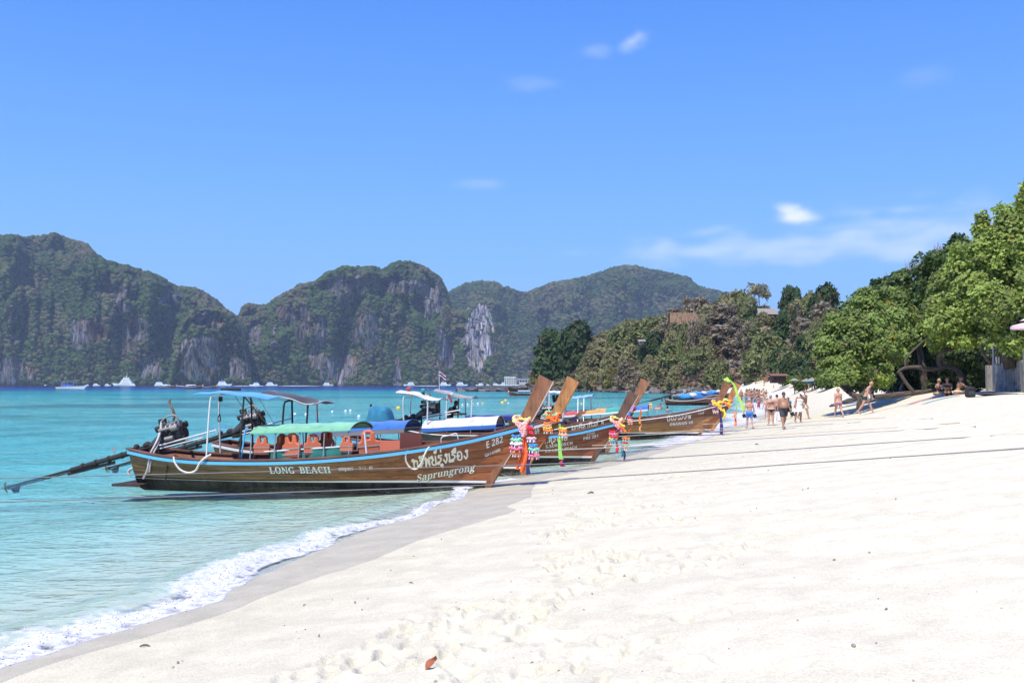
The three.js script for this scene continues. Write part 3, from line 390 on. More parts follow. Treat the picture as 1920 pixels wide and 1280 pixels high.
  for (let i = 0; i < 120; i++) { const px = 862 + 150 * rr(), d = 326 + 40 * rr(), big = smooth(855, 915, px); spots.push([px, d, 0.7 + 1.7 * rr() * rr() + 0.9 * big, 0.5, rr() < 0.75 ? 0 : 1]); }
  for (let i = 0; i < 190; i++) { const px = 1010 + 400 * pow(rr(), 0.9), d = capNear(px) - 8 + 22 * rr(); spots.push([px, d, 0.6 + 1.7 * rr() * rr(), 0.8, rr() < 0.52 ? 0 : rr() < 0.75 ? 1 : 2]); }
  for (const [px, d, s, sy, m] of spots) { const q = (px - 960) / F, n = capNear(px), t = clamp((d - n) / 120, 0, 1), o = solo('rock', rocks[floor(rr() * 5)], rockM[m], (s > 2 ? 'large ' : s > 1.1 ? '' : 'small ') + ['blackish', 'grey', 'pale'][m] + ' rock on ' + (px < 930 ? 'the seaward end of the rock spit' : px < 1012 ? 'the landward part of the rock spit' : px < 1090 ? 'the shore below the dark round tree' : px < 1180 ? 'the shore below the olive trees' : px < 1260 ? 'the shore below the dry scrub' : px < 1330 ? 'the shore behind the blue-covered boats' : 'the shore where the beach begins'), 'rock', 'rocks along the headland shore'); o.position.set(q * d, d < n ? 0.2 * sy : capPt(px, t).y + 0.25 * s * sy, -d); o.scale.set(s * (1 + rr()), s * sy, s * (0.8 + 0.6 * rr())); o.rotation.set((rr() - 0.5) * 0.5, rr() * 6.3, (rr() - 0.5) * 0.5); }
}

// ---------- longtail boats ----------
const woodTex = tex([1024, 256], (u, v) => { const g = tfbm(u, v, 5, 40, 3, 4), f = tfbm(u, v, 14, 120, 7, 3), st = tfbm(u, v, 6, 5, 19, 4), kn = smooth(0.70, 0.78, tfbm(u, v, 22, 24, 29, 2)); const k = 0.88 + 0.34 * (g - 0.5) + 0.26 * (f - 0.5) + 0.3 * (st - 0.5); return [k * (1 - 0.13 * kn), k * (0.98 - 0.14 * kn), k * (0.95 - 0.15 * kn)]; }, true);
woodTex.repeat.set(0.42, 0.9);
const woodBump = tex([512, 128], (u, v) => tfbm(u, v, 5, 40, 3, 4), false); woodBump.repeat.set(0.42, 0.9);
const wood = (name, r, g, b, rough = 0.62, extra) => M(name, r, g, b, rough, { map: woodTex, bumpMap: woodBump, bumpScale: 0.003, ...extra });
const plankM = wood('varnished plank', 1, 1, 1, 0.5, { vertexColors: true });
const prowM = [wood('prow wood brown', 0.30, 0.135, 0.065), wood('prow wood orange', 0.52, 0.245, 0.085), wood('prow wood dark', 0.16, 0.085, 0.06), wood('prow wood umber', 0.35, 0.17, 0.085)];
const innerM = wood('inner wood', 0.26, 0.11, 0.06), deckM = wood('deck board', 0.40, 0.17, 0.10), capM = wood('gunwale wood', 0.22, 0.10, 0.07);
const bottomM = M('bottom paint', 0.055, 0.05, 0.042, 0.7, { map: rockTex }), whiteM = M('white paint', 0.78, 0.77, 0.74, 0.55), blueTrim = M('blue trim paint', 0.10, 0.42, 0.68, 0.5), greyTrim = M('grey trim paint', 0.55, 0.56, 0.55, 0.55);
const steel = M('grey steel', 0.42, 0.42, 0.42, 0.42, { metalness: 0.75 }), galv = M('galvanised pipe', 0.62, 0.63, 0.63, 0.5, { metalness: 0.3 }), blackM = M('black iron', 0.022, 0.021, 0.020, 0.85), rustM = M('rusty iron', 0.13, 0.065, 0.04, 0.85, { map: rockTex }), oily = M('oily engine', 0.075, 0.07, 0.066, 0.5, { metalness: 0.4 }), rubber = M('black rubber', 0.02, 0.02, 0.021, 0.7), hoseM = M('pale hose', 0.5, 0.45, 0.4, 0.6), alloy = M('dull alloy', 0.30, 0.29, 0.27, 0.5, { metalness: 0.5 });
const cloth = (name, r, g, b, extra) => M(name, r, g, b, 0.9, { transmission: 0.16, thickness: 0, ...extra });
const clothTex = tex(256, (u, v) => { const k = 0.9 + 0.2 * (tfbm(u, v, 6, 5, 4, 4) - 0.5) - 0.1 * smooth(0.6, 0.85, tfbm(u, v, 9, 9, 14, 4)); return [k, k, k]; }, true); clothTex.repeat.set(0.5, 0.5);
const CL = { green: cloth('green canvas', 0.24, 0.62, 0.37, { map: clothTex }), blue: cloth('blue tarpaulin', 0.035, 0.19, 0.58, { map: clothTex }), sky: cloth('sky blue tarpaulin', 0.07, 0.40, 0.78, { map: clothTex }), white: cloth('white canvas', 0.82, 0.82, 0.82, { map: clothTex }), black: cloth('black shade cloth', 0.035, 0.036, 0.042, { map: clothTex }), navy: cloth('navy canvas', 0.02, 0.04, 0.24, { map: clothTex }), teal: cloth('teal canvas', 0.03, 0.26, 0.22, { map: clothTex }), tarp: cloth('teal blue tarpaulin', 0.035, 0.29, 0.46, { map: clothTex }), red: cloth('red canvas', 0.58, 0.09, 0.11, { map: clothTex }), amber: cloth('amber canvas', 0.72, 0.40, 0.12, { map: clothTex }), jade: cloth('jade canvas', 0.05, 0.42, 0.34, { map: clothTex }), maroon: M('maroon board', 0.13, 0.035, 0.025, 0.6), coral: M('coral paint', 0.62, 0.19, 0.12, 0.7), orange: cloth('orange vest cloth', 0.80, 0.20, 0.09, { map: clothTex }), under: cloth('grey lining', 0.25, 0.25, 0.26, { map: clothTex }) };

// text painted on planks: drawn strokes stand in for the Thai letters
const TH = { // in a box 0..6 wide, 0..10 high from the top; o = small loop
  'ท': [[0.8, 3, 'o'], [1.2, 4, 1.2, 10], [1.2, 6, 3, 3.4, 4.6, 4, 4.6, 10]], 'ร': [[1, 9.2, 'o'], [1.6, 9.2, 3.6, 6.6, 3.4, 5.2, 1.2, 4.4, 1.6, 3, 4.4, 3]], 'พ': [[0.8, 3.2, 'o'], [1.2, 3.6, 1.2, 10, 2.9, 4, 4.6, 10, 4.6, 3]], 'ย': [[1, 3.4, 'o'], [1, 4, 2.6, 5.6, 1, 6.8, 1, 9, 2, 10, 4.6, 10, 4.6, 3]], 'ง': [[3.4, 3.6, 'o'], [3.8, 4, 3.8, 8, 2.4, 10, 0.8, 7.4]], 'เ': [[1.4, 9.2, 'o'], [1, 9, 1, 3]], 'อ': [[1.2, 6.4, 'o'], [0.8, 6, 0.8, 9, 2, 10, 3.6, 10, 4.6, 9, 4.6, 4.6, 3.4, 3, 1.6, 3, 0.8, 4.4]], 'ส': [[1.8, 7.2, 'o'], [1, 10, 1, 5, 2.4, 3.4, 4, 5, 4, 10], [3.2, 4.6, 5, 2.6]], 'ด': [[2.2, 6.8, 'o'], [2.2, 7.6, 1, 10, 0.8, 5, 2.4, 3, 4, 3.6, 4.6, 5.2, 4.6, 10]], 'ช': [[1.2, 3.6, 'o'], [1.8, 4, 1, 6.6, 1, 9.2, 2.4, 10, 4.2, 10, 4.2, 6, 3.4, 4.6, 5, 2.8]], 'ว': [[1.4, 9.2, 'o'], [2, 9.2, 3.8, 10, 4.2, 5, 3.2, 3, 1, 3.6]], 'ณ': [[0.8, 3.4, 'o'], [1.2, 4, 1.2, 10], [1.2, 5, 2.4, 3.2, 3.4, 5, 3.4, 9.4], [4, 9.2, 'o'], [4.2, 8.4, 5, 3]], 'ป': [[0.8, 3.2, 'o'], [1.2, 3.6, 1.2, 10, 4.4, 10, 4.4, 0.6]], 'ม': [[0.9, 3.2, 'o'], [1.3, 3.6, 1.3, 9], [1, 9.3, 'o'], [1.4, 10, 4.6, 9, 4.6, 3]], 'ก': [[1, 10, 1, 6, 1.8, 5, 0.8, 4.4, 2.4, 3, 4, 3.2, 4.6, 4.4, 4.6, 10]], 'ต': [[2.2, 7, 'o'], [1, 10, 0.8, 5, 1.8, 3.2, 2.7, 4.4, 3.6, 3.2, 4.6, 5, 4.6, 10]], 'ล': [[1.6, 9.2, 'o'], [1, 9, 1, 6.6, 2.6, 5.6, 4.4, 7, 4.4, 10], [1, 4.4, 2.4, 3, 4.2, 3.8, 4.4, 7]], 'า': [[1, 4, 2, 3, 3.4, 3.4, 3.6, 5, 3.6, 10]], 'น': [[0.9, 3.2, 'o'], [1.3, 3.6, 1.3, 10, 4.4, 7.6, 4.4, 3], [4.4, 8.6, 'o']], 'ั': [[-3.4, 1.4, 'o'], [-2.6, 1.8, -0.8, 0.4]], 'ี': [[-4.2, 1.8, -2.4, 0.2, -0.6, 1.8, -4.2, 1.8], [-0.6, 1.8, -0.6, -0.6]], 'ิ': [[-4.2, 1.8, -2.4, 0.2, -0.6, 1.8, -4.2, 1.8]], 'ื': [[-4.2, 1.8, -2.4, 0.2, -0.6, 1.8, -4.2, 1.8], [-0.6, 1.8, -0.6, -0.6], [-1.5, 1.2, -1.5, -0.6]], '์': [[-1.2, -0.6, 'o'], [-0.8, -1, 0.2, -2]], '่': [[-1.2, -1.6, -1.2, 0]], 'ุ': [[-1.4, 11.4, 'o'], [-0.9, 11.4, -0.9, 13.4]], 'ู': [[-2, 11.4, 'o'], [-1.6, 11.8, -1.6, 13.2, -0.4, 13.2, -0.4, 11]] };
function thai(ctx, text, x, y, s, wide = 0.84) { // y = base line, s = letter height
  const k = s / 10; ctx.lineWidth = max(1.5, k * 1.35); ctx.lineJoin = 'round'; ctx.lineCap = 'round'; let cx = x;
  for (const ch of text) { if (ch === ' ') { cx += s * 0.4; continue; } const g = TH[ch]; if (!g) { ctx.font = 'bold ' + s + 'px sans-serif'; ctx.fillText(ch, cx, y); cx += ctx.measureText(ch).width; continue; } const mark = 'ัีิื์ุู่'.includes(ch);
    for (const st of g) { ctx.beginPath(); if (st[2] === 'o') ctx.arc(cx + st[0] * k * wide, y - (10 - st[1]) * k, k * 0.85, 0, 7); else for (let i = 0; i < st.length; i += 2) ctx[i ? 'lineTo' : 'moveTo'](cx + st[i] * k * wide, y - (10 - st[i + 1]) * k); ctx.stroke(); }
    if (!mark) cx += (ch === 'เ' ? 2.6 : ch === 'ง' || ch === 'ว' || ch === 'า' || ch === 'ร' ? 5.2 : 6) * k * wide; }
  return cx;
}
function letterTex(w, h, draw) { const c = document.createElement('canvas'); c.width = w; c.height = h; const x = c.getContext('2d'); draw(x, w, h); const t = new THREE.CanvasTexture(c); t.colorSpace = THREE.SRGBColorSpace; t.magFilter = THREE.LinearFilter; return t; }
const letterMat = (name, t) => { const m = new THREE.MeshStandardMaterial({ map: t, transparent: true, roughness: 0.7, side: THREE.DoubleSide }); m.name = name; return m; };
function shadeText(x, text, font, px, py, light = '#e9e2cd', dark = '#7d97a0', off = 4) { x.font = font; x.fillStyle = dark; x.fillText(text, px + off, py + off); x.fillStyle = light; x.fillText(text, px, py); }

// one hull and what belongs to it. Local axes: x towards the bow, y up from the waterline, z to the side facing the beach camera
function makeBoat(s) {
  const a = s.turn, foot = at(...s.foot), h = V(cos(a), 0, sin(a)), n = V(-sin(a), 0, cos(a)), O = V(foot.x, s.lift || 0, foot.z).addScaledVector(h, -s.L), g = thing('longtail_boat', s.label, 'longtail boat', O, 'longtail boats moored along the beach');
  if (!s.keepGroup) delete g.userData.group; g.rotation.y = -a;
  const L = s.L, k = s.scale || 1, B0 = s.beam || 0.92, low = s.low !== undefined ? s.low : 0.57, hi = s.hi || 1.5;
  const loc = (px, py, w = 0) => { const r = ray(px, py), t = (w + O.dot(n)) / r.dot(n), P = r.multiplyScalar(t).add(V(0, EYE, 0)).sub(O); return V(P.dot(h), P.y, w); };
  const world = (p) => V(O.x, O.y, O.z).addScaledVector(h, p.x).addScaledVector(n, p.z).add(V(0, p.y, 0));
  const rake = s.rake || 0.6, sternU = (v) => 0.06 - 0.14 * v, bowU = (v) => L + rake * max(-0.4, v) + 0.04 * v * v;
  const sheer = curve([[0, low + 0.2], [0.1, low + 0.07], [0.25, low], [0.45, low + 0.03], [0.62, low + 0.14], [0.76, low + 0.31], [0.88, lerp(low, hi, 0.6)], [0.96, lerp(low, hi, 0.86)], [1, hi]]);
  const keel = curve([[0, -0.2], [0.3, -0.22], [0.7, -0.2], [0.92, -0.12], [1, -0.05]]), beam = curve([[0, 0.58], [0.12, 0.82], [0.3, 0.97], [0.48, 1], [0.66, 0.84], [0.82, 0.54], [0.93, 0.25], [1, 0.06]]);
  const hull = (p, v, side, off = 0) => { const kv = keel(p), t = clamp((v - kv) / (sheer(p) - kv), 0, 1.1), e = lerp(0.42, 0.85, smooth(0.3, 1, p)), w = B0 * beam(p) * pow(t, e) + off; return V(lerp(sternU(v), bowU(v), p) + (p > 0.9 ? off * (p - 0.9) * 6 : 0), v, side * w); };
  const pAt = (u, v) => clamp((u - sternU(v)) / (bowU(v) - sternU(v)));
  const seg = s.detail === 0 ? 12 : 36, col = s.color, vb = s.vb !== undefined ? s.vb : 0.16;
  const sides = [1, -1];
  // inner skin, transom, bottom paint
  const skin = []; for (const sd of sides) skin.push(grid(seg, 8, (p, t) => hull(p, lerp(keel(p), sheer(p), t), sd).toArray(), (p, t) => [p * L, t], null, sd > 0));
  skin.push(grid(8, 2, (t, b) => { const q = hull(0, lerp(keel(0), sheer(0), t), 1); return [q.x, q.y, lerp(q.z, -q.z, b)]; }, (t, b) => [b * 1.2, t]));
  part(g, 'hull', merge(skin), s.dark ? bottomM : innerM);
  const under = []; for (const sd of sides) under.push(grid(seg, 5, (p, t) => hull(p, lerp(keel(p), vb, t), sd, 0.017).toArray(), (p, t) => [p * L * 0.25, t * 0.2], null, sd > 0)); under.push(grid(4, 2, (t, b) => { const q = hull(0, lerp(keel(0), vb, t), 1, 0.017); return [q.x - 0.012, q.y, lerp(q.z, -q.z, b)]; }));
  part(g, 'bottom', merge(under), bottomM);
  if (s.line !== null) { const list = []; for (const sd of sides) list.push(grid(seg, 1, (p, t) => hull(p, vb - 0.035 + 0.055 * t * lerp(0.12, 1, smooth(0.25, 0.85, p)), sd, 0.021).toArray(), null, null, sd > 0)); part(g, 'waterline_stripe', merge(list), s.line || whiteM); }
  // planks, each its own piece with a shadow gap
  const np = s.detail === 0 ? 3 : s.planks || 6, r = rng(s.seed || 5);
  for (const sd of sides) for (let i = 0; i < np; i++) {
    const tone = 0.92 + 0.15 * r(), warm = r() - 0.5, f0 = i / np, f1 = (i + 1) / np, ph = r() * 50; if (sd < 0 && s.detail === 0) continue;
    const vv = (p, f) => lerp(vb + 0.01, sheer(p) - 0.015, f), rows = [[f0 + 0.001, 0.008], [f0 + 0.009 * 6 / np, 0.02], [f1 - 0.009 * 6 / np, 0.02], [f1 - 0.001, 0.008]];
    const gg = grid(seg * 2, 3, (p, t, ii, j) => { const [f, o] = rows[j]; return hull(p, vv(p, f), sd, o).toArray(); }, (p, t, q) => [q[0] + ph, q[1] + i * 0.37], (p, t, q) => { const c = col(p, q[1] / sheer(p), r); const wear = 0.78 + 0.44 * fbm(q[0] * 1.1 + ph, q[1] * 5 + 20, 0, 4); return [c[0] * tone * wear * (1 + warm * 0.06), c[1] * tone * wear, c[2] * tone * wear * (1 - warm * 0.1)]; }, sd > 0);
    part(g, 'plank', gg, plankM);
  }
  // gunwale cap and rubbing strip
  const line = (off, dv, sd, p0 = 0, p1 = 1) => { const pts = []; for (let i = 0; i <= seg; i++) { const p = lerp(p0, p1, i / seg); const q = hull(p, sheer(p), sd, off); q.y += dv; pts.push(q); } return pts; };
  part(g, 'gunwale', merge([...sides.map((sd) => sweep(line(-0.01, 0.022, sd), 0.10, 0.04)), sweep([hull(0, sheer(0), 1).add(V(-0.02, 0.022, 0)), hull(0, sheer(0), -1).add(V(-0.02, 0.022, 0))], 0.1, 0.04)]), s.cap || capM);
  if (s.trim) part(g, 'rubbing_strip', merge(sides.map((sd) => sweep(line(0.03, -0.055, sd), 0.045, s.trimH || 0.068))), s.trim);
  if (s.trim2) part(g, 'rubbing_strip', merge(sides.map((sd) => sweep(line(0.032, -0.15, sd), 0.03, 0.028))), s.trim2);
  // inside: floor boards, thwarts, foredeck
  const fl = (p) => max(sheer(p) - 0.36, -0.02);
  for (let i = 0; i < (s.detail === 0 ? 1 : 5); i++) { const m = s.detail === 0 ? 1 : 5; part(g, 'floor_board', grid(10, 1, (p, t) => { const q = hull(0.02 + p * 0.8, fl(0.02 + p * 0.8), 1); const w = q.z - 0.02; return [q.x, q.y, lerp(-w, w, (i + 0.02 + 0.96 * t) / m)]; }, (p, t) => [p * L, t * 0.3 + i * 0.4], null, true), innerM); }
  if (s.detail !== 0) for (const p of [0.16, 0.3, 0.42, 0.54]) { const q = hull(p, sheer(p) - 0.2, 1); part(g, 'thwart', box(q.x, q.y, 0, 0.24, 0.035, q.z * 2 - 0.03), deckM); }
  part(g, 'foredeck', grid(14, 1, (p, t) => { const pp = lerp(0.78, 0.985, p), q = hull(pp, sheer(pp) - 0.07, 1); return [q.x, q.y, lerp(-q.z, q.z, t)]; }, (p, t) => [p * 3, t], null, true), s.foredeck || deckM);
  // stem and prow, one timber
  const K = s.prow || 1, pw = s.prowW || 1, pr = [[0, -0.04], [0.30, 0.5], [0.575, 0.93], [0.86, 1.36], [1.0, 1.6], [1.17, 1.9], [1.47, 2.45], [1.15, 2.62], [1.0, 2.28], [0.86, 1.95], [0.69, 1.58], [0.53, 1.3], [0.36, 1.0], [-0.1, 0.12], [-0.12, -0.04]].map(([u, v]) => [u, v]);
  const cut = pr.map(([u, v]) => { const up = max(0, v - 1.3); return [(u + (u > v * 0.6 ? 0 : -0.0)) * (0.6 + 0.4 * K) + up * (s.lean || 0), (min(v, 1.3) * (hi / 1.5)) + up * K]; });
  const stem = extrude(cut, 0.13 * pw, 0.012).translate(L, 0, 0), uvp = stem.attributes.uv; for (let i = 0; i < uvp.count; i++) uvp.setXY(i, uvp.getY(i), uvp.getX(i));
  part(g, 'prow', stem, s.prowM || prowM[0]);
  if (s.edge) { const e = [1, 2, 3, 4, 5, 6].map((i) => V(L + cut[i][0] + 0.006, cut[i][1], 0)); part(g, 'prow_edge', sweep(e, 0.145 * pw, 0.014, V(1, 0, 0)), s.edge); }
  const neck = V(L + cut[10][0] + 0.1, cut[10][1] - 0.02, 0), tip = V(L + (cut[6][0] + cut[7][0]) / 2, (cut[6][1] + cut[7][1]) / 2, 0);
  // lettering lying on the planks of the near side
  for (const t of s.text || []) { const p0 = loc(t.x0, t.y0, 0.5), p1 = loc(t.x1, t.y1, 0.3), rise = t.rise || 0; const gg = grid(40, 14, (i, j) => { const u0 = lerp(p0.x, p1.x, i), v0 = lerp(p1.y, p0.y, 1 - j) + 0; const v = v0 + rise * (i - 0.5), p = pAt(u0, v); return hull(p, v, 1, 0.029).toArray(); }, (i, j) => [i, 1 - j], null, false); part(g, 'lettering', gg, letterMat('lettering', t.tex)); }
  return { g, loc, world, hull, sheer, pAt, neck, tip, L, turn: -a, h, n, O };
}
// pieces that stand on boats
function arch(b, w, y0, y1, r = 0.022) { return null; }
function canopy(b, s) { // an arched cloth on bent hoops: s.x0 s.y0 s.x1 s.y1 near edge in the photograph, half width, rise
  const e0 = b.loc(s.x0, s.y0, s.hw), e1 = b.loc(s.x1, s.y1, s.hw), T = 0.02, N = 16, K = s.n || 5;
  const pos = (i, t, o) => { const u = lerp(e0.x, e1.x, i), v = lerp(e0.y, e1.y, i) - (s.sag || 0.03) * abs(sin(i * PI * (K - 1))) * (0.3 + 0.7 * sin(t * PI)), a = (t - 0.5) * 2; const flat = s.flat || 0.55; return [u, v + s.rise * pow(1 - pow(abs(a), 2.2), flat + 0.2) + o, -a * s.hw]; };
  for (const [i0, i1, m] of s.bands || [[0, 1, s.m]]) { const list = [0, 1].map((o) => grid(24, N, (i, t) => pos(lerp(i0, i1, i), t, o ? 0 : -T), (i, t) => [i * 3, t * 2], null, !!o)); for (const side of [0, 1]) list.push(grid(24, 1, (i, o) => pos(lerp(i0, i1, i), side, o ? 0 : -T))); for (const end of [0, 1]) list.push(grid(1, N, (o, t) => pos(lerp(i0, i1, end), t, o ? 0 : -T))); part(b.g, 'canopy', merge(list), m); }
  if (s.skirt) part(b.g, 'canopy_valance', merge([0, 1].map((sd) => grid(24, 2, (i, t) => { const q = pos(i, sd, 0); return [q[0], q[1] - t * s.skirt, q[2] + (sd ? -1 : 1) * 0.015 * (1 + t)]; }))), s.skirtM);
  const hoops = [], posts = [];
  for (let k = 0; k < K; k++) { const i = lerp(0.012, 0.988, k / (K - 1)), pts = []; for (let j = 0; j <= 10; j++) { const q = pos(i, j / 10, -T - 0.02); pts.push(V(q[0], q[1], q[2])); } hoops.push(tube(pts, 0.016, 20, 5)); for (const t of [0.02, 0.98]) { const q = pos(i, t, -0.03), p = b.pAt(q[0], q[1]), base = b.hull(p, b.sheer(p), t < 0.5 ? 1 : -1, -0.02); part(b.g, 'canopy_post', cyl(V(q[0], base.y, base.z), V(q[0], q[1], q[2]), 0.015, 0.015, 6), s.postM || steel); } }
  part(b.g, 'canopy_hoop', merge(hoops), s.hoopM || blackM);
}
function roof(b, s) { // flat stern roof through photograph points along its near edge: [[px, py], ...]
  const pts = s.edge.map(([x, y]) => b.loc(x, y, s.hw)), T = s.t || 0.03, drop = s.drop || 0, K = pts.length - 1;
  const c = new THREE.CatmullRomCurve3(pts); const pos = (i, t, o) => { const q = c.getPoint(i); return [q.x, q.y + o + (s.camber || 0.06) * sin(PI * t) + 0.012 * sin(i * 17 + t * 5) - drop * (1 - abs(t - 0.5) * 2) * 0, lerp(s.hw, -s.hw, t)]; };
  const list = [0, 1].map((o) => grid(20, 10, (i, t) => pos(i, t, o ? 0 : -T), (i, t) => [i * 2, t * 2], null, !!o)); for (const side of [0, 1]) { list.push(grid(20, 1, (i, o) => pos(i, side, o ? 0 : -T))); list.push(grid(1, 10, (o, t) => pos(side, t, o ? 0 : -T))); }
  part(b.g, 'roof', merge(list), s.m);
  if (s.rim) part(b.g, 'roof_rim', merge([0, 1].map((sd) => tube(pts.map((q) => V(q.x, q.y - 0.012, sd ? -s.hw - 0.01 : s.hw + 0.01)), 0.018, 16, 5)).concat([0, 1].map((e) => tube([0, 0.5, 1].map((t) => V(...pos(e, t, -0.015))), 0.018, 8, 5)))), s.rim);
  for (const [px, py, side, m, bend] of s.posts) { const q = b.loc(px, py, side * s.hw * 0.93), p = b.pAt(q.x, 0.8), base = b.hull(p, b.sheer(p), side, -0.03), top = V(q.x, q.y, side * s.hw * 0.93); const lean = s.leanP || 0; const pt = bend ? [V(q.x - lean, base.y, base.z), V(q.x - lean * 0.3, q.y - 0.25, side * s.hw * 0.95), V(q.x + 0.03 * bend, q.y - 0.05, side * s.hw * 0.93), V(q.x + 0.25 * bend, q.y + 0.0, side * s.hw * 0.9)] : [V(q.x - lean, base.y, base.z), V(q.x - lean * 0.5, (base.y + q.y) / 2, (base.z + top.z) / 2), top]; part(b.g, 'roof_post', tube(pt, s.pr || 0.028, 14, 7), m); }
}
// the engine on its swivel with the long propeller shaft
function engineParts() {
  const r = rng(31), out = {}, add = (k, g) => (out[k] = out[k] || []).push(g);
  add('engine_block', box(0.42, 0.26, 0, 0.52, 0.26, 0.3)); add('engine_block', box(0.40, 0.08, 0, 0.44, 0.14, 0.22)); for (let i = 0; i < 5; i++) add('engine_block', box(0.22 + i * 0.1, 0.26, 0.16, 0.045, 0.2, 0.03)); add('engine_block', cyl(V(0.1, 0.2, 0), V(0.2, 0.2, 0), 0.18, 0.18, 16)); add('engine_block', cyl(V(-0.22, 0.06, 0), V(0.12, 0.18, 0), 0.09, 0.16, 12));
  add('cylinder_head', box(0.42, 0.43, 0, 0.5, 0.1, 0.22)); add('cylinder_head', box(0.42, 0.5, 0, 0.46, 0.06, 0.15)); for (let i = 0; i < 4; i++) { add('cylinder_head', cyl(V(0.25 + i * 0.12, 0.5, 0.03), V(0.25 + i * 0.12, 0.57, 0.03), 0.026, 0.02, 8)); add('intake_pipe', tube([V(0.25 + i * 0.12, 0.43, 0.1), V(0.25 + i * 0.12, 0.45, 0.2), V(0.24 + i * 0.11, 0.38, 0.25)], 0.026, 8, 7)); }
  add('intake_pipe', cyl(V(0.18, 0.38, 0.25), V(0.64, 0.38, 0.25), 0.035, 0.035, 9)); add('air_filter', cyl(V(0.16, 0.54, -0.06), V(0.16, 0.66, -0.06), 0.1, 0.1, 14)); add('air_filter', cyl(V(0.06, 0.42, 0.13), V(0.2, 0.45, 0.13), 0.075, 0.06, 12));
  for (const [x, y, z, q] of [[0.71, 0.2, 0, 0.12], [0.72, 0.36, 0.1, 0.075], [0.72, 0.4, -0.1, 0.065], [0.71, 0.1, 0.1, 0.05]]) { add('pulley', cyl(V(x, y, z), V(x + 0.035, y, z), q, q, 16)); add('pulley', cyl(V(x - 0.06, y, z), V(x, y, z), 0.03, 0.03, 8)); }
  add('fan_belt', new THREE.TorusGeometry(0.16, 0.012, 5, 20).rotateY(PI / 2).scale(1, 1.15, 0.8).translate(0.73, 0.27, 0.03)); add('alternator', cyl(V(0.5, 0.36, 0.24), V(0.68, 0.36, 0.24), 0.075, 0.075, 12)); add('alternator', cyl(V(0.28, 0.14, 0.21), V(0.5, 0.14, 0.21), 0.055, 0.055, 10));
  for (let i = 0; i < 16; i++) { const x = 0.15 + 0.55 * r(), y = 0.1 + 0.42 * r(), z = (r() < 0.5 ? -1 : 1) * (0.13 + 0.06 * r()); if (r() < 0.5) add('fitting', box(x, y, z, 0.03 + 0.08 * r(), 0.03 + 0.07 * r(), 0.04 + 0.04 * r(), r(), r())); else add('fitting', cyl(V(x, y, z), V(x + (r() - 0.5) * 0.15, y + (r() - 0.5) * 0.15, z + 0.03), 0.012 + 0.015 * r(), 0.012 + 0.015 * r(), 7)); }
  for (let i = 0; i < 7; i++) { const x = 0.15 + 0.5 * r(), y = 0.12 + 0.3 * r(); add('cable', tube([V(x, y, 0.17), V(x + 0.1 * (r() - 0.5), y + 0.14, 0.22 + 0.05 * r()), V(x + 0.25 * (r() - 0.5), y + 0.2 * r(), 0.2), V(x + 0.3 * (r() - 0.5), y - 0.1 * r(), 0.14)], 0.008 + 0.006 * r(), 12, 5)); }
  add('exhaust_pipe', tube([V(0.3, 0.44, -0.14), V(0.34, 0.55, -0.2), V(0.42, 0.66, -0.18), V(0.44, 0.82, -0.14), V(0.4, 1.0, -0.12), V(0.42, 1.1, -0.12)], 0.034, 18, 8)); add('coolant_pipe', tube([V(0.2, 0.58, 0.1), V(0.35, 0.66, 0.12), V(0.55, 0.68, 0.1), V(0.62, 0.62, 0.08), V(0.62, 0.5, 0.06)], 0.022, 16, 7));
  add('bed_frame', box(0.3, -0.03, 0.13, 1.0, 0.06, 0.05)); add('bed_frame', box(0.3, -0.03, -0.13, 1.0, 0.06, 0.05)); add('bed_frame', box(-0.15, -0.04, 0, 0.14, 0.1, 0.32)); add('bed_frame', box(0.75, -0.03, 0, 0.06, 0.06, 0.3));
  add('shaft_tube', cyl(V(-0.1, 0.06, 0), V(-2.45, -0.02, 0), 0.075, 0.055, 12)); add('shaft_tube', cyl(V(-0.2, 0.12, 0.03), V(-1.2, 0.06, 0.03), 0.025, 0.02, 8)); for (let i = 0; i < 6; i++) add('shaft_tube', cyl(V(-0.28 - i * 0.36, 0.055 - i * 0.012, 0), V(-0.34 - i * 0.36, 0.05 - i * 0.012, 0), 0.08, 0.08, 12)); add('shaft_tube', ball(V(-0.32, 0.12, 0), 0.1, 1.2, 0.9, 0.9)); add('shaft_tube', ball(V(-0.6, 0.14, 0.02), 0.075)); add('skeg', box(-1.9, -0.1, 0, 1.3, 0.08, 0.03));
  add('drive_shaft', cyl(V(-2.4, -0.02, 0), V(-4.25, -0.06, 0), 0.034, 0.028, 9)); add('drive_shaft', cyl(V(-2.4, -0.075, 0), V(-3.9, -0.1, 0), 0.016, 0.014, 7));
  for (let i = 0; i < 3; i++) add('propeller', extrude([[0.02, -0.03], [0.1, -0.07], [0.17, -0.03], [0.17, 0.03], [0.1, 0.05], [0.02, 0.03]], 0.012, 0.003).rotateX(0).rotateY(PI / 2 - 0.5).rotateX(i * 2.094).translate(-4.3, -0.06, 0)); add('propeller', cyl(V(-4.22, -0.06, 0), V(-4.38, -0.06, 0), 0.03, 0.02, 8)); add('rudder_fin', extrude([[0, 0], [0.28, 0.02], [0.2, -0.16], [0.05, -0.14]], 0.012, 0.002).translate(-4.15, -0.1, 0)); add('tiller_vane', extrude([[0, 0], [0.1, 0.02], [0.08, 0.14], [-0.02, 0.12]], 0.012, 0.002).translate(-1.25, 0.14, 0)); add('tiller_vane', cyl(V(-1.22, 0.02, 0), V(-1.22, 0.16, 0), 0.01, 0.01, 6));
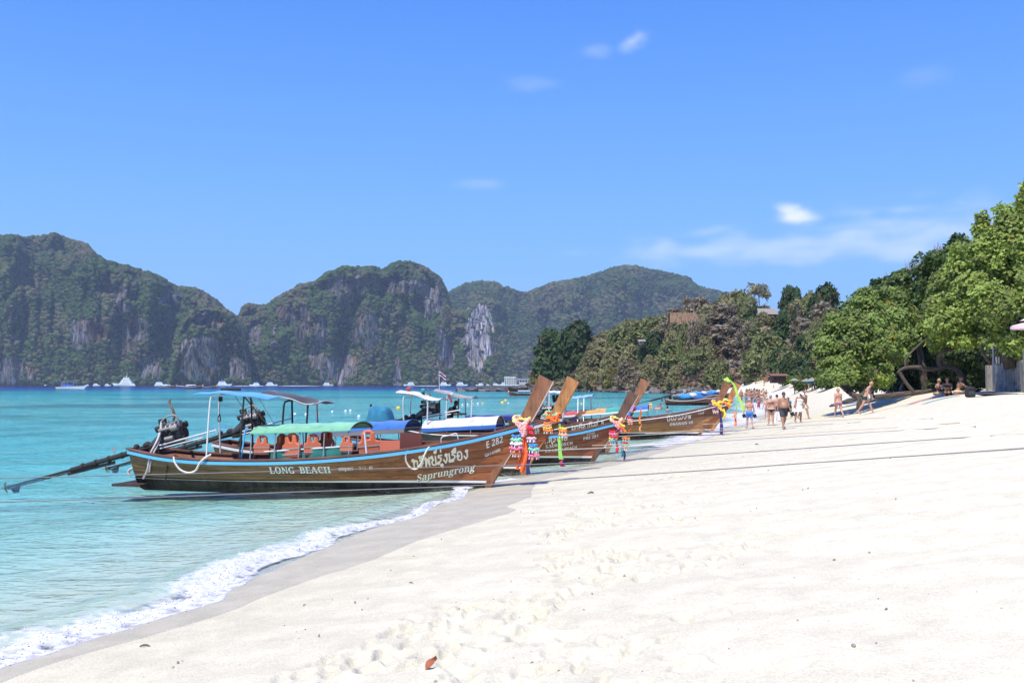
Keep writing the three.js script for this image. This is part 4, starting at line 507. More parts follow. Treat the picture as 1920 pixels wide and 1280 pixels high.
  add('steering_handle', cyl(V(0.1, 0.03, 0.2), V(1.62, 0.06, 0.24), 0.022, 0.02, 9)); add('steering_handle', cyl(V(0.1, -0.05, 0.2), V(1.25, -0.04, 0.22), 0.018, 0.018, 8)); add('steering_handle', cyl(V(1.62, 0.02, 0.24), V(1.62, 0.1, 0.24), 0.02, 0.02, 8));
  const mm = { engine_block: oily, cylinder_head: alloy, intake_pipe: alloy, air_filter: blackM, pulley: rustM, fan_belt: rubber, alternator: alloy, fitting: oily, cable: blackM, exhaust_pipe: M('heat browned pipe', 0.22, 0.16, 0.12, 0.7), coolant_pipe: M('dull pipe', 0.30, 0.27, 0.24, 0.5), bed_frame: blackM, shaft_tube: blackM, skeg: blackM, drive_shaft: blackM, propeller: M('brass', 0.45, 0.33, 0.14, 0.4, { metalness: 0.8 }), rudder_fin: blackM, tiller_vane: steel, steering_handle: galv };
  return Object.entries(out).map(([k, v]) => [k, merge(v), mm[k]]);
}
const engineSet = engineParts();
function engine(b, px, py, tilt, label, scale = 1, w = 0, swing = 0) { const q = b.loc(px, py, w), e = thing('boat_engine', label, 'boat engine', b.world(q)); for (const [k, geo, m] of engineSet) part(e, k, geo, m); e.rotation.order = 'YZX'; e.rotation.set(0, b.turn + swing, tilt); e.scale.setScalar(scale); const p = b.pAt(q.x, q.y), f = b.sheer(p) - 0.3; part(b.g, 'engine_mount', merge([cyl(V(q.x, f, w), V(q.x, q.y - 0.02, w), 0.035, 0.03, 8), box(q.x, f + 0.28, 0, 0.12, 0.07, 1.1), cyl(V(q.x - 0.06, f + 0.3, w - 0.08), V(q.x, q.y - 0.03, w), 0.015), cyl(V(q.x - 0.06, f + 0.3, w + 0.08), V(q.x, q.y - 0.03, w), 0.015)]), blackM); return e; }
// flowers and ribbons round a prow
const FC = { pink: M('pink flowers', 0.85, 0.20, 0.34, 0.8), rose: M('pale pink flowers', 0.88, 0.48, 0.50, 0.8), red: M('red flowers', 0.68, 0.03, 0.05, 0.8), orange: M('orange flowers', 0.90, 0.24, 0.03, 0.8), peach: M('peach flowers', 0.88, 0.42, 0.22, 0.8), yellow: M('yellow flowers', 0.88, 0.62, 0.07, 0.8), lemon: M('lemon flowers', 0.75, 0.75, 0.16, 0.8), white: M('white flowers', 0.85, 0.84, 0.83, 0.8), mint: M('mint flowers', 0.25, 0.68, 0.42, 0.8), blue: M('blue flowers', 0.06, 0.28, 0.62, 0.8), violet: M('violet flowers', 0.22, 0.08, 0.24, 0.8), lime: M('lime cloth', 0.28, 0.68, 0.12, 0.75), navy: M('indigo cloth', 0.035, 0.025, 0.13, 0.8), vermilion: M('vermilion cloth', 0.88, 0.14, 0.03, 0.75), magenta: M('magenta cloth', 0.55, 0.03, 0.16, 0.8), teal: M('teal cloth', 0.03, 0.25, 0.38, 0.8) };
const bead = mergeVertices(new THREE.IcosahedronGeometry(1, 1));
function flowers(pts, r, seed, closed) { const c = new THREE.CatmullRomCurve3(pts, closed), len = c.getLength(), n = max(3, Math.round(len / (r * 1.15))), rr = rng(seed), list = []; for (let i = 0; i < n; i++) { const p = c.getPoint(i / (closed ? n : n - 1)); for (let k = 0; k < 2; k++) { const s = r * (0.75 + 0.45 * rr()); list.push(bead.clone().scale(s, s * 0.8, s).rotateX(rr() * 3).rotateY(rr() * 3).translate(p.x + (rr() - 0.5) * r, p.y + (rr() - 0.5) * r, p.z + (rr() - 0.5) * r)); } } return merge(list); }
function ribbon(parent, x, y, z, len, w, m, seed, dx = 0) { const r = rng(seed), pts = []; for (let i = 0; i <= 12; i++) { const t = i / 12; pts.push(V(x + dx * t + 0.03 * sin(t * 5 + seed), y - len * t, z + 0.025 * sin(t * 6 + seed * 2))); } const g = grid(12, 4, (i, j) => { const p = pts[Math.round(i * 12)]; const k = w * (0.55 + 0.45 * i) * (1 - 0.15 * sin(i * 9 + seed)); return [p.x + (j - 0.5) * k, p.y, p.z + 0.02 * sin(j * 7 + i * 6 + seed)]; }); const bk = g.clone().translate(0, 0, -0.006); const I = bk.index.array; for (let i = 0; i < I.length; i += 3) { const t = I[i]; I[i] = I[i + 1]; I[i + 1] = t; } return part(parent, 'ribbon', merge([g, bk]), m); }
function garland(b, label, s) { // s: strings of [colour, drop, spread, radius], tiers [colour, y, r], ribbons [colour, x, len, w, dx]
  const g = thing('garland', label, 'garland', b.world(b.neck)); g.rotation.y = b.turn; const k = s.k || 1; let sd = s.seed || 1;
  const more = []; s.strings.forEach((q, i) => { const nx = s.strings[(i + 1) % s.strings.length]; more.push(q, [i % 2 ? q[0] : nx[0], (q[1] + nx[1]) / 2 + 0.05, (q[2] + nx[2]) / 2 - 0.06, q[3]]); });
  more.forEach(([c, drop, spread, rad], i) => { const o = 0.016 * i, z = 0.11 + 0.012 * (i % 6), x = -0.10 + 0.03 * i; part(g, 'flower_string', flowers([V(0.14 + spread * 0.3, 0.10 - o, 0), V(0.08, 0.03 - o, z), V(x + spread * 0.5, -drop * k, z + 0.02), V(x - 0.12, -0.02 - o * 0.5, z), V(-0.22, 0.10 - o, 0), V(-0.1, 0.10 - o, -0.12), V(0.1, 0.10 - o, -0.12)], (rad || 0.034) * 0.72 * k, sd++, true), FC[c]); });
  s.tiers.forEach(([c, y, x, rad, n]) => { const R = rad * k, pts = []; for (let i = 0; i < 10; i++) pts.push(V(x + cos(i * 0.628) * R, y * k + 0.015 * sin(i * 2), 0.2 + sin(i * 0.628) * R * 0.8)); part(g, 'flower_ring', flowers(pts, 0.027 * k, sd++, true), FC[c]); const tasM = FC[n || 'white']; for (let i = 0; i < 7; i++) part(g, 'tassel', cyl(V(x + cos(i * 0.9) * R * 0.9, y * k, 0.2 + sin(i * 0.9) * R * 0.7), V(x + cos(i * 0.9) * R, y * k - 0.1 * k, 0.2 + sin(i * 0.9) * R * 0.8), 0.008, 0.014, 5), tasM); });
  s.ribbons.forEach(([c, x, y, len, w, dx]) => ribbon(g, x, y * k, 0.17, len * k, w * k, FC[c], sd++, dx || 0));
  return g;
}
function ropeLine(pts, r, name, label, m, group) { return solo(name, tube(pts, r, pts.length * 10, 6), m, label, 'rope', group); }
function vest(b, px, py, w, s, ry, label, tilt = 0) { // life jacket hanging open end down
  const o = [[-0.24, -0.28], [0.24, -0.28], [0.25, 0.02], [0.17, 0.08], [0.15, 0.25], [0.07, 0.27], [0.03, 0.10], [-0.03, 0.10], [-0.07, 0.27], [-0.15, 0.25], [-0.17, 0.08], [-0.25, 0.02]], q = b.loc(px, py, w), g = thing('life_jacket', label, 'life jacket', b.world(q), 'orange life jackets in the first boat');
  for (const z of [0.05, -0.05]) part(g, z > 0 ? 'front_panel' : 'back_panel', extrude(o, 0.075, 0.03).translate(0, 0, z), CL.orange); part(g, 'belt', merge([box(0, -0.06, 0, 0.51, 0.035, 0.2), box(0, -0.2, 0, 0.49, 0.035, 0.2)]), M('grey webbing', 0.3, 0.24, 0.22, 0.8)); part(g, 'collar', tube([V(-0.1, 0.2, -0.05), V(-0.08, 0.26, -0.02), V(0, 0.27, -0.03), V(0.08, 0.26, -0.02), V(0.1, 0.2, -0.05)], 0.045, 12, 7), CL.orange);
  g.scale.setScalar(s); g.rotation.order = 'YXZ'; g.rotation.set(0, b.turn + ry, tilt); return g; }

// ---------- the fleet ----------
const brown = (dark, mid, bow) => (p, f) => { const t = smooth(0.2, 0.98, p), lowf = smooth(0.0, 0.45, f); const a = [lerp(dark[0], mid[0], lowf), lerp(dark[1], mid[1], lowf), lerp(dark[2], mid[2], lowf)]; return a.map((v, i) => lerp(v, bow[i], t)); };
const TURN = 0.175;
// the first boat
const A = makeBoat({ label: 'brown wooden boat with blue trim lettered LONG BEACH, first of the row', foot: [919, 913, 22.25], turn: TURN, L: 8.75, low: 0.615, seed: 4, planks: 6, color: brown([0.10, 0.07, 0.036], [0.20, 0.125, 0.05], [0.36, 0.125, 0.042]), trim: blueTrim, prowM: prowM[0], edge: M('worn pale edge', 0.62, 0.5, 0.42, 0.7), foredeck: CL.coral,
  text: [{ x0: 514, y0: 866, x1: 636, y1: 890, rise: 0.03, tex: letterTex(1024, 190, (x) => { shadeText(x, 'LONG', 'bold 138px serif', 12, 146, '#efe9d6', '#6f9cae', 7); shadeText(x, 'BEACH', 'bold 138px serif', 500, 146, '#efe9d6', '#6f9cae', 7); }) },
    { x0: 640, y0: 866, x1: 712, y1: 884, rise: 0.03, tex: letterTex(640, 150, (x) => { x.strokeStyle = x.fillStyle = '#cfc6b4'; thai(x, 'กำหนดผู้โดยสาร'.replace(/[ำหผ้โ]/g, 'ก'), 6, 110, 60, 0.55); x.font = '74px sans-serif'; x.fillText('8+2', 352, 108); thai(x, 'คน'.replace('ค', 'ด'), 525, 108, 66, 0.8); }) },
    { x0: 762, y0: 828, x1: 906, y1: 906, rise: 0.34, tex: letterTex(1024, 512, (x) => { for (const [c, o] of [['#6d6f68', 5], ['#efe6c8', 0]]) { x.strokeStyle = x.fillStyle = c; const lw = x; thai(x, 'ทรัพย์รุ่งเรือง', 80 + o, 262 + o, 150, 0.94); } shadeText(x, 'Saprungrong', 'italic bold 118px serif', 100, 430, '#efe6c8', '#6d6f68', 8); }) },
    { x0: 900, y0: 818, x1: 954, y1: 854, rise: 0.24, tex: letterTex(512, 256, (x) => { shadeText(x, 'E 282', 'bold 128px sans-serif', 60, 118, '#f0e9d4', '#5d625f', 6); x.strokeStyle = '#d8d0bc'; x.fillStyle = '#d8d0bc'; x.font = '64px sans-serif'; thai(x, 'กว61-01000', 30, 222, 56, 0.85); }) }] });
canopy(A, { x0: 468, y0: 812, x1: 656, y1: 806, hw: 0.84, rise: 0.17, n: 5, m: CL.green, sag: 0.02, hoopM: blackM, postM: steel });
roof(A, { edge: [[357, 740], [395, 737], [450, 741], [502, 748]], hw: 0.72, m: CL.sky, t: 0.012, camber: 0.05, pr: 0.022, posts: [[394, 738, 1, M('white pipe', 0.6, 0.6, 0.57, 0.5), 1], [457, 742, 1, blackM], [410, 738, -1, galv, 1], [470, 745, -1, blackM]] });
engine(A, 300, 838, 0.235, 'grimy boat engine with raised exhaust on the stern of the first boat', 1, 0.1, 0.02);
part(A.g, 'roof_lamp_bar', box(...A.loc(432, 730, 0).toArray(), 0.5, 0.06, 0.06), blackM);
{ // stern platform, hoses, hook, struts of the first boat
  part(A.g, 'stern_platform', box(0.0, -0.02, 0.1, 0.75, 0.05, 1.2), rustM);
  const q = (x, y, w) => A.loc(x, y, w);
  part(A.g, 'cooling_hose', merge([tube([q(302, 792, 0.25), q(299, 812, 0.35), q(292, 830, 0.55), q(281, 852, 0.62), q(276, 880, 0.62), q(268, 897, 0.5)], 0.026, 30, 7), tube([q(304, 795, 0.2), q(300, 815, 0.3), q(296, 832, 0.5), q(285, 855, 0.62), q(279, 885, 0.6)], 0.02, 30, 7)]), hoseM);
  part(A.g, 'tow_ring', tube([q(243, 893, 0.3), q(240, 884, 0.3), q(247, 878, 0.3), q(262, 876, 0.3), q(268, 884, 0.35)], 0.03, 24, 8), hoseM);
  part(A.g, 'stern_strut', merge([cyl(q(258, 893, 0.3), q(270, 862, 0.4), 0.02), cyl(q(310, 900, 0.62), q(313, 873, 0.72), 0.018)]), rustM);
  part(A.g, 'lifting_hook', merge([cyl(q(412, 746, 0), q(411, 765, 0), 0.006), tube([q(411, 776, 0), q(408, 786, 0), q(411, 791, 0), q(413, 786, 0), q(411, 776, 0)], 0.012, 16, 6), cyl(q(411, 765, 0), q(411, 777, 0), 0.006), box(...q(413, 748, 0).toArray(), 0.08, 0.12, 0.06)]), blackM);
  part(A.g, 'brace', merge([cyl(q(459, 745, 0.6), q(500, 795, 0.6), 0.014), cyl(q(440, 742, 0.6), q(480, 802, 0.6), 0.006), cyl(q(483, 743, 0.6), q(515, 797, 0.6), 0.005)]), rustM);
  part(A.g, 'blue_pole', tube([q(451, 860, 0.8), q(456, 830, 0.8), q(460, 805, 0.8), q(463, 801, 0.8), q(465, 806, 0.8)], 0.02, 20, 7), blueTrim);
  part(A.g, 'side_screen', grid(20, 3, (i, j) => { const a = q(lerp(507, 659, i), lerp(846, 839, i), 0.8), b = q(lerp(507, 659, i), lerp(862, 856, i), 0.8); return [a.x, lerp(a.y, b.y, j) - 0.0, 0.8 + 0.012 * sin(i * 26 + j)]; }), CL.teal);
  part(A.g, 'screen_rail', cyl(q(478, 848, 0.8), q(660, 836, 0.8), 0.02, 0.02, 7), greyTrim);
  const wb = q(750, 840, 0), wt = q(791, 812, 0); part(A.g, 'windbreak', box((wb.x + wt.x) / 2, (wb.y + wt.y) / 2 - 0.02, 0.0, wt.x - wb.x, wt.y - wb.y + 0.05, 0.05), CL.maroon);
  const cb = q(706, 848, -0.5), ct = q(750, 826, -0.5); part(A.g, 'seat_back', box((cb.x + ct.x) / 2, (cb.y + ct.y) / 2, -0.55, ct.x - cb.x, ct.y - cb.y, 0.05), CL.coral);
  part(A.g, 'grab_rail', tube([q(827, 830, 0.35), q(828, 820, 0.35), q(842, 816, 0.3), q(856, 813, 0.3), q(859, 824, 0.3)], 0.014, 24, 6), galv);
  part(A.g, 'boarding_pole', cyl(q(687, 850, 0.8), q(683, 810, 0.8), 0.022, 0.022, 8), galv);
  const tyr = (px, py, label) => { const p = q(px, py, 0.70), g = thing('tyre_fender', label, 'tyre', A.world(p), 'black tyres hung along the first boat'); part(g, 'tread', new THREE.TorusGeometry(0.2, 0.052, 10, 26), rubber); part(g, 'lanyard', cyl(V(0, 0.2, 0), V(0.02, 0.34, -0.03), 0.008), hoseM); g.rotation.y = A.turn; };
  tyr(492, 861, 'black tyre fender inside the gunwale nearest the blue pole'); tyr(559, 859, 'black tyre fender in front of the teal screen, one of a touching pair'); tyr(572, 859, 'black tyre fender of the touching pair, the one towards the bow'); tyr(620, 857, 'black tyre fender nearest the open end of the green canopy');
  const ropeW = M('white rope', 0.66, 0.62, 0.55, 0.9);
  ropeLine([[325, 856, 0.93], [327, 866, 0.95], [337, 880, 0.93], [352, 886, 0.9], [366, 882, 0.92], [374, 868, 0.95], [384, 858, 0.95], [395, 852, 0.85]].map(([x, y, w]) => A.world(A.loc(x, y, w))), 0.024, 'fender_rope', 'pale rope loop hanging over the hull near the stern of the first boat', ropeW);
  ropeLine([[766, 841, 0.62], [761, 850, 0.66], [762, 866, 0.62], [770, 877, 0.58], [780, 879, 0.58], [790, 868, 0.6], [797, 850, 0.62], [806, 836, 0.55], [813, 834, 0.4]].map(([x, y, w]) => A.world(A.loc(x, y, w))), 0.022, 'fender_rope', 'white rope loop hanging beside the large Thai name on the first boat', ropeW);
  vest(A, 491, 835, 0.76, 0.75, 0.2, 'orange life jacket slumped by the stern end of the green canopy'); vest(A, 530, 833, 0.4, 0.8, 1.1, 'narrow side-on orange life jacket, second from the stern', 0.12); vest(A, 548, 836, 0.74, 0.95, -0.2, 'large orange life jacket above the pair of tyres', 0.1); vest(A, 586, 834, 0.74, 0.8, 0.3, 'orange life jacket hanging in the middle of the green canopy'); vest(A, 612, 828, 0.1, 0.85, 1.2, 'dull orange life jacket hanging deep under the green canopy'); vest(A, 650, 833, 0.78, 0.62, 0, 'small bright orange life jacket at the end of the teal screen'); vest(A, 691, 831, 0.45, 0.98, 0.35, 'big orange life jacket leaning beside the metal boarding pole', 0.1);
  garland(A, 'large garland of pink and orange flowers on the tallest brown prow', { seed: 3, k: 0.88, strings: [['lemon', -0.06, 0.05, 0.04], ['rose', 0.18, 0, 0.045], ['peach', 0.30, 0.06, 0.042], ['rose', 0.40, -0.10, 0.045], ['yellow', 0.2, 0.04], ['red', 0.34, 0.08, 0.032]], tiers: [['blue', -0.38, -0.14, 0.11], ['mint', -0.48, -0.14, 0.13], ['white', -0.58, -0.14, 0.14], ['pink', -0.70, -0.14, 0.16, 'rose'], ['orange', -0.82, -0.14, 0.1], ['rose', -0.44, 0.2, 0.1], ['blue', -0.62, 0.24, 0.1], ['mint', -0.72, 0.26, 0.12], ['pink', -0.88, 0.26, 0.13, 'rose']], ribbons: [['vermilion', 0.06, -0.3, 1.02, 0.15, -0.06], ['vermilion', 0.0, -0.3, 0.95, 0.1, -0.1], ['navy', 0.13, -0.6, 0.75, 0.12, 0.02]] });
}
// the second boat, close behind
const Bt = makeBoat({ label: 'wooden boat with orange prow, blue canopy and black roof behind the first boat', foot: [985, 886, 26], turn: TURN, L: 8.75, seed: 9, planks: 5, low: 0.55, color: brown([0.13, 0.10, 0.06], [0.22, 0.12, 0.05], [0.36, 0.12, 0.045]), trim: greyTrim, prowM: prowM[1], text: [{ x0: 996, y0: 800, x1: 1012, y1: 818, rise: 0.06, tex: letterTex(256, 200, (x) => shadeText(x, '69', 'bold 150px sans-serif', 40, 150, '#eee6d0', '#554f44', 5)) }] });
canopy(Bt, { x0: 585, y0: 812, x1: 758, y1: 803, hw: 0.85, rise: 0.22, n: 5, m: CL.blue, hoopM: blackM, skirt: 0.12, skirtM: CL.under });
roof(Bt, { edge: [[486, 737], [510, 741], [545, 747], [572, 757], [590, 756]], hw: 0.75, m: CL.black, t: 0.03, rim: M('bleached pole', 0.55, 0.5, 0.42, 0.8), posts: [[532, 750, 1, blackM, 1], [577, 757, 1, blackM], [547, 748, -1, blackM], [594, 752, -1, steel]] });
engine(Bt, 452, 812, 0.235, 'dark boat engine under the blue roof, on the second boat', 1.0, 0, 0.02);
garland(Bt, 'orange and red garland with long lime ribbon on the second prow', { seed: 30, k: 0.82, strings: [['mint', -0.02, -0.35, 0.04], ['orange', 0.12, 0.06, 0.05], ['red', 0.1, 0.02, 0.045], ['orange', 0.18, 0.16, 0.05]], tiers: [['orange', -0.24, -0.16, 0.1], ['peach', -0.32, -0.16, 0.12], ['yellow', -0.4, -0.16, 0.13], ['orange', -0.48, -0.14, 0.14], ['yellow', -0.42, 0.26, 0.11], ['orange', -0.5, 0.26, 0.12], ['peach', -0.62, 0.27, 0.13]], ribbons: [['lime', 0.14, -0.26, 1.15, 0.14, 0.08], ['magenta', 0.22, -1.35, 0.3, 0.14, 0.02]] });
// the third boat
const Ct = makeBoat({ label: 'reddish brown boat with dark prow lettered S.SURADECH and a tarpaulin-wrapped engine', foot: [1114, 865, 29.8], turn: TURN, L: 7.9, seed: 14, planks: 6, hi: 1.25, low: 0.5, prow: 0.84, color: brown([0.14, 0.09, 0.05], [0.27, 0.115, 0.05], [0.34, 0.115, 0.048]), trim: blueTrim, prowM: prowM[2], edge: M('pale edge', 0.5, 0.45, 0.42, 0.7),
  text: [{ x0: 1012, y0: 812, x1: 1096, y1: 852, rise: 0.20, tex: letterTex(1024, 512, (x) => { for (const [c, o] of [['#57504a', 5], ['#e9e0cc', 0]]) { x.strokeStyle = x.fillStyle = c; thai(x, 'ศ.สุรเดช'.replace('ศ', 'ส'), 60 + o, 180 + o, 150, 1.15); } shadeText(x, 'S.SURADECH', 'bold 105px sans-serif', 130, 310, '#e9e0cc', '#57504a', 5); shadeText(x, 'P.P.LONG BEACH', 'bold 92px sans-serif', 110, 420, '#e9e0cc', '#57504a', 5); }) },
    { x0: 1090, y0: 804, x1: 1126, y1: 826, rise: 0.12, tex: letterTex(400, 256, (x) => { x.fillStyle = '#ddd4c2'; x.font = 'bold 62px sans-serif'; x.fillText('0353', 120, 70); x.fillText('01338', 100, 130); shadeText(x, 'PRE 281', 'bold 88px sans-serif', 20, 215, '#ece4d0', '#554f48', 4); }) }] });
{ const q = (x, y, w) => Ct.loc(x, y, w), a = q(683, 792, 0), b = q(740, 768, 0), g = part(Ct.g, 'engine_tarpaulin', surface((x, y, z) => { const u = (x - (a.x + b.x) / 2) / ((b.x - a.x) / 2 + 0.04), v = (y - a.y) / (b.y - a.y + 0.02); const k = hypot(max(0, abs(u) - 0.55 + 0.22 * v), max(0, abs(z) - 0.22 + 0.1 * v), max(0, v - 0.82) * 0.6) - 0.22 + 0.05 * sin(x * 13 + y * 4) + 0.03 * sin(z * 21 + x * 8); return k; }, [a.x - 0.4, a.y - 0.1, -0.7], [b.x + 0.4, b.y + 0.35, 0.7], 0.05), CL.tarp); part(Ct.g, 'exhaust_pipe', cyl(q(697, 772, -0.1), q(695, 758, -0.1), 0.05, 0.045, 8), rustM); }
garland(Ct, 'pink and yellow garland with dark blue ribbon on the dark prow', { seed: 60, k: 0.76, strings: [['lemon', -0.1, 0, 0.035], ['rose', 0.2, 0.02, 0.045], ['yellow', 0.28, 0.08, 0.045], ['pink', 0.34, -0.08, 0.045], ['orange', 0.5, 0.22, 0.05]], tiers: [['red', -0.46, -0.16, 0.12], ['pink', -0.56, -0.14, 0.15, 'rose'], ['red', -0.66, -0.12, 0.16], ['yellow', -0.74, -0.18, 0.1], ['mint', -0.8, -0.14, 0.12], ['blue', -0.88, -0.14, 0.1], ['orange', -0.72, 0.26, 0.14], ['red', -0.92, 0.22, 0.09], ['mint', -1.0, 0.22, 0.1], ['orange', -1.1, 0.22, 0.09]], ribbons: [['red', -0.04, -0.7, 0.6, 0.12], ['teal', 0.1, -0.8, 0.66, 0.12, 0.06], ['navy', 0.17, -1.2, 0.5, 0.09, 0.06]] });
// the dark boat with white canopy
const Dt = makeBoat({ label: 'dark brown boat with white canopy, white roof and Thai lettering near its bow', foot: [1141, 845, 34.5], turn: TURN, L: 7.5, seed: 21, planks: 5, low: 0.62, color: brown([0.06, 0.05, 0.04], [0.085, 0.065, 0.05], [0.12, 0.07, 0.045]), trim: whiteM, trimH: 0.03, prowM: prowM[3], lean: 0.02, text: [{ x0: 1070, y0: 785, x1: 1142, y1: 806, rise: 0.22, tex: letterTex(1024, 300, (x) => { for (const [c, o] of [['#3a332c', 5], ['#e6ddc6', 0]]) { x.strokeStyle = x.fillStyle = c; thai(x, 'มุกติลาทัวร์ 8', 30 + o, 220 + o, 150, 1.05); } }) }] });
canopy(Dt, { x0: 790, y0: 803, x1: 930, y1: 796, hw: 0.85, rise: 0.3, n: 4, m: CL.white, skirt: 0.13, skirtM: CL.blue, hoopM: blackM });
roof(Dt, { edge: [[742, 735], [775, 739], [798, 748], [822, 750]], hw: 0.7, m: CL.white, t: 0.04, rim: steel, posts: [[756, 740, 1, galv, 1], [802, 749, 1, galv], [770, 738, -1, galv, 1], [824, 748, -1, blackM]] });
engine(Dt, 790, 783, 0.16, 'black boat engine standing under the white roof of the dark boat', 0.95, 0, 0.0);
for (const [px, py, m, nm] of [[766, 732, CL.red, 'red'], [793, 735, CL.jade, 'green']]) { const p = Dt.world(Dt.loc(px, py, 0)); const g = thing('signal_lamp', nm + ' signal lamp on top of the white boat roof', 'lamp', p); part(g, 'lamp_base', cyl(V(0, -0.1, 0), V(0, 0, 0), 0.07, 0.06, 10), blackM); part(g, 'lens', ball(V(0, 0.05, 0), 0.085, 1, 1.1, 1), m); }
garland(Dt, 'small garland with blue, red and orange tassels on the second-row prow', { seed: 90, k: 0.8, strings: [['pink', 0.02, 0.1, 0.03], ['blue', 0.2, 0, 0.04], ['red', 0.16, 0.04, 0.04]], tiers: [['blue', -0.3, -0.12, 0.14], ['red', -0.42, -0.08, 0.13], ['peach', -0.54, -0.02, 0.12], ['orange', -0.64, 0, 0.09]], ribbons: [['vermilion', -0.02, -0.6, 0.5, 0.07], ['orange', 0.34, 0.0, 0.7, 0.10, 0.02], ['peach', 0.36, -0.7, 0.35, 0.07, 0.0]] });
// the boat with the seated boatman
const Et = makeBoat({ label: 'boat with navy canopy and thin roof where a boatman sits', foot: [1050, 832, 38.5], turn: TURN, L: 5.2, seed: 25, planks: 4, low: 0.6, hi: 1.1, prow: 0.3, color: brown([0.08, 0.07, 0.06], [0.12, 0.09, 0.06], [0.2, 0.1, 0.06]), trim: CL.navy, prowM: prowM[3] });
canopy(Et, { x0: 872, y0: 782, x1: 985, y1: 780, hw: 0.8, rise: 0.07, n: 4, m: CL.navy, skirt: 0.14, skirtM: CL.navy, hoopM: steel });
roof(Et, { edge: [[812, 732], [838, 737], [860, 744], [884, 746]], hw: 0.65, m: M('old plywood', 0.42, 0.40, 0.38, 0.8, { map: clothTex }), t: 0.05, posts: [[838, 738, 1, galv, 1], [860, 744, 1, blackM], [885, 747, 1, galv], [872, 746, -1, galv]] });
part(Et.g, 'red_sash', sweep([Et.loc(840, 738, 0.6), Et.loc(844, 746, 0.62), Et.loc(847, 755, 0.62)], 0.03, 0.09), CL.red);
{ const m = Et.loc(824, 738, 0.2), t = Et.loc(823, 695, 0.2); part(Et.g, 'flag_pole', cyl(m, t, 0.018, 0.012, 6), galv); const cf = (y0, y1, mm) => part(Et.g, 'flag', grid(8, 1, (i, j) => [t.x + i * 0.3, t.y - lerp(y0, y1, j) - i * 0.16 + 0.03 * sin(i * 6), t.z + 0.04 * sin(i * 7)]), mm); cf(0.0, 0.04, CL.red); cf(0.04, 0.08, CL.white); cf(0.08, 0.16, CL.navy); cf(0.16, 0.2, CL.white); cf(0.2, 0.24, CL.red); }
// the boat with golden planks
const Ot = makeBoat({ label: 'golden brown planked boat with purple sash lettered ORAWAN 10', foot: [1313, 817, 44.5], turn: TURN, L: 8.9, seed: 41, planks: 6, low: 0.62, color: (p, f) => { const k = smooth(0.62, 0.7, f); return [lerp(0.42, 0.23, k), lerp(0.215, 0.10, k), lerp(0.085, 0.05, k)]; }, trim: whiteM, trimH: 0.035, trim2: capM, prowM: prowM[0],
  text: [{ x0: 1248, y0: 772, x1: 1308, y1: 800, rise: 0.16, tex: letterTex(1024, 480, (x) => { for (const [c, o] of [['#463a30', 6], ['#f0ead8', 0]]) { x.strokeStyle = x.fillStyle = c; thai(x, 'ปัอรวรรณ', 40 + o, 240 + o, 170, 1.2); } shadeText(x, 'ORAWAN 10', 'bold 130px sans-serif', 130, 420, '#f0ead8', '#463a30', 8); }) }, { x0: 1308, y0: 766, x1: 1324, y1: 778, rise: 0.05, tex: letterTex(256, 190, (x) => { x.fillStyle = '#ece6d6'; x.font = 'bold 80px sans-serif'; x.fillText('8612', 20, 80); x.fillText('0358', 20, 160); }) }] });
canopy(Ot, { x0: 1057, y0: 779, x1: 1215, y1: 767, hw: 0.85, rise: 0.2, n: 6, bands: [[0, 0.26, CL.red], [0.26, 0.5, CL.amber], [0.5, 0.85, CL.jade], [0.85, 1, CL.blue]], skirt: 0.07, skirtM: CL.white });
roof(Ot, { edge: [[1026, 735], [1040, 735], [1062, 738]], hw: 0.7, m: CL.white, t: 0.04, posts: [[1030, 737, 1, galv], [1056, 738, 1, galv], [1036, 736, -1, galv], [1060, 738, -1, galv]] });
roof(Ot, { edge: [[1072, 746], [1090, 744], [1110, 741]], hw: 0.7, m: M('pale blue frame', 0.3, 0.45, 0.75, 0.6), t: 0.05, posts: [[1084, 745, 1, whiteM], [1095, 744, 1, whiteM], [1108, 742, -1, whiteM]] });
engine(Ot, 1012, 781, 0.1, 'black boat engine beside the orange prow, on the boat with striped canopy', 0.95, 0, 0);
part(Ot.g, 'mast_cloth', merge([sweep([Ot.loc(1038, 740, 0.1), Ot.loc(1039, 754, 0.1)], 0.1, 0.14), sweep([Ot.loc(1045, 740, 0.2), Ot.loc(1044, 752, 0.2)], 0.1, 0.12)]), blackM);
garland(Ot, 'yellow flower garland with long indigo sash on the brown prow', { seed: 120, k: 0.95, strings: [['violet', 0.1, -0.5, 0.05], ['yellow', 0.02, 0.1, 0.07], ['orange', 0.2, 0.2, 0.06], ['yellow', 0.42, 0.34, 0.06]], tiers: [['violet', -0.3, -0.1, 0.13], ['rose', -0.44, -0.08, 0.12]], ribbons: [['navy', 0.12, -0.1, 1.45, 0.16, 0.04], ['yellow', 0.3, -0.3, 0.5, 0.13]] });
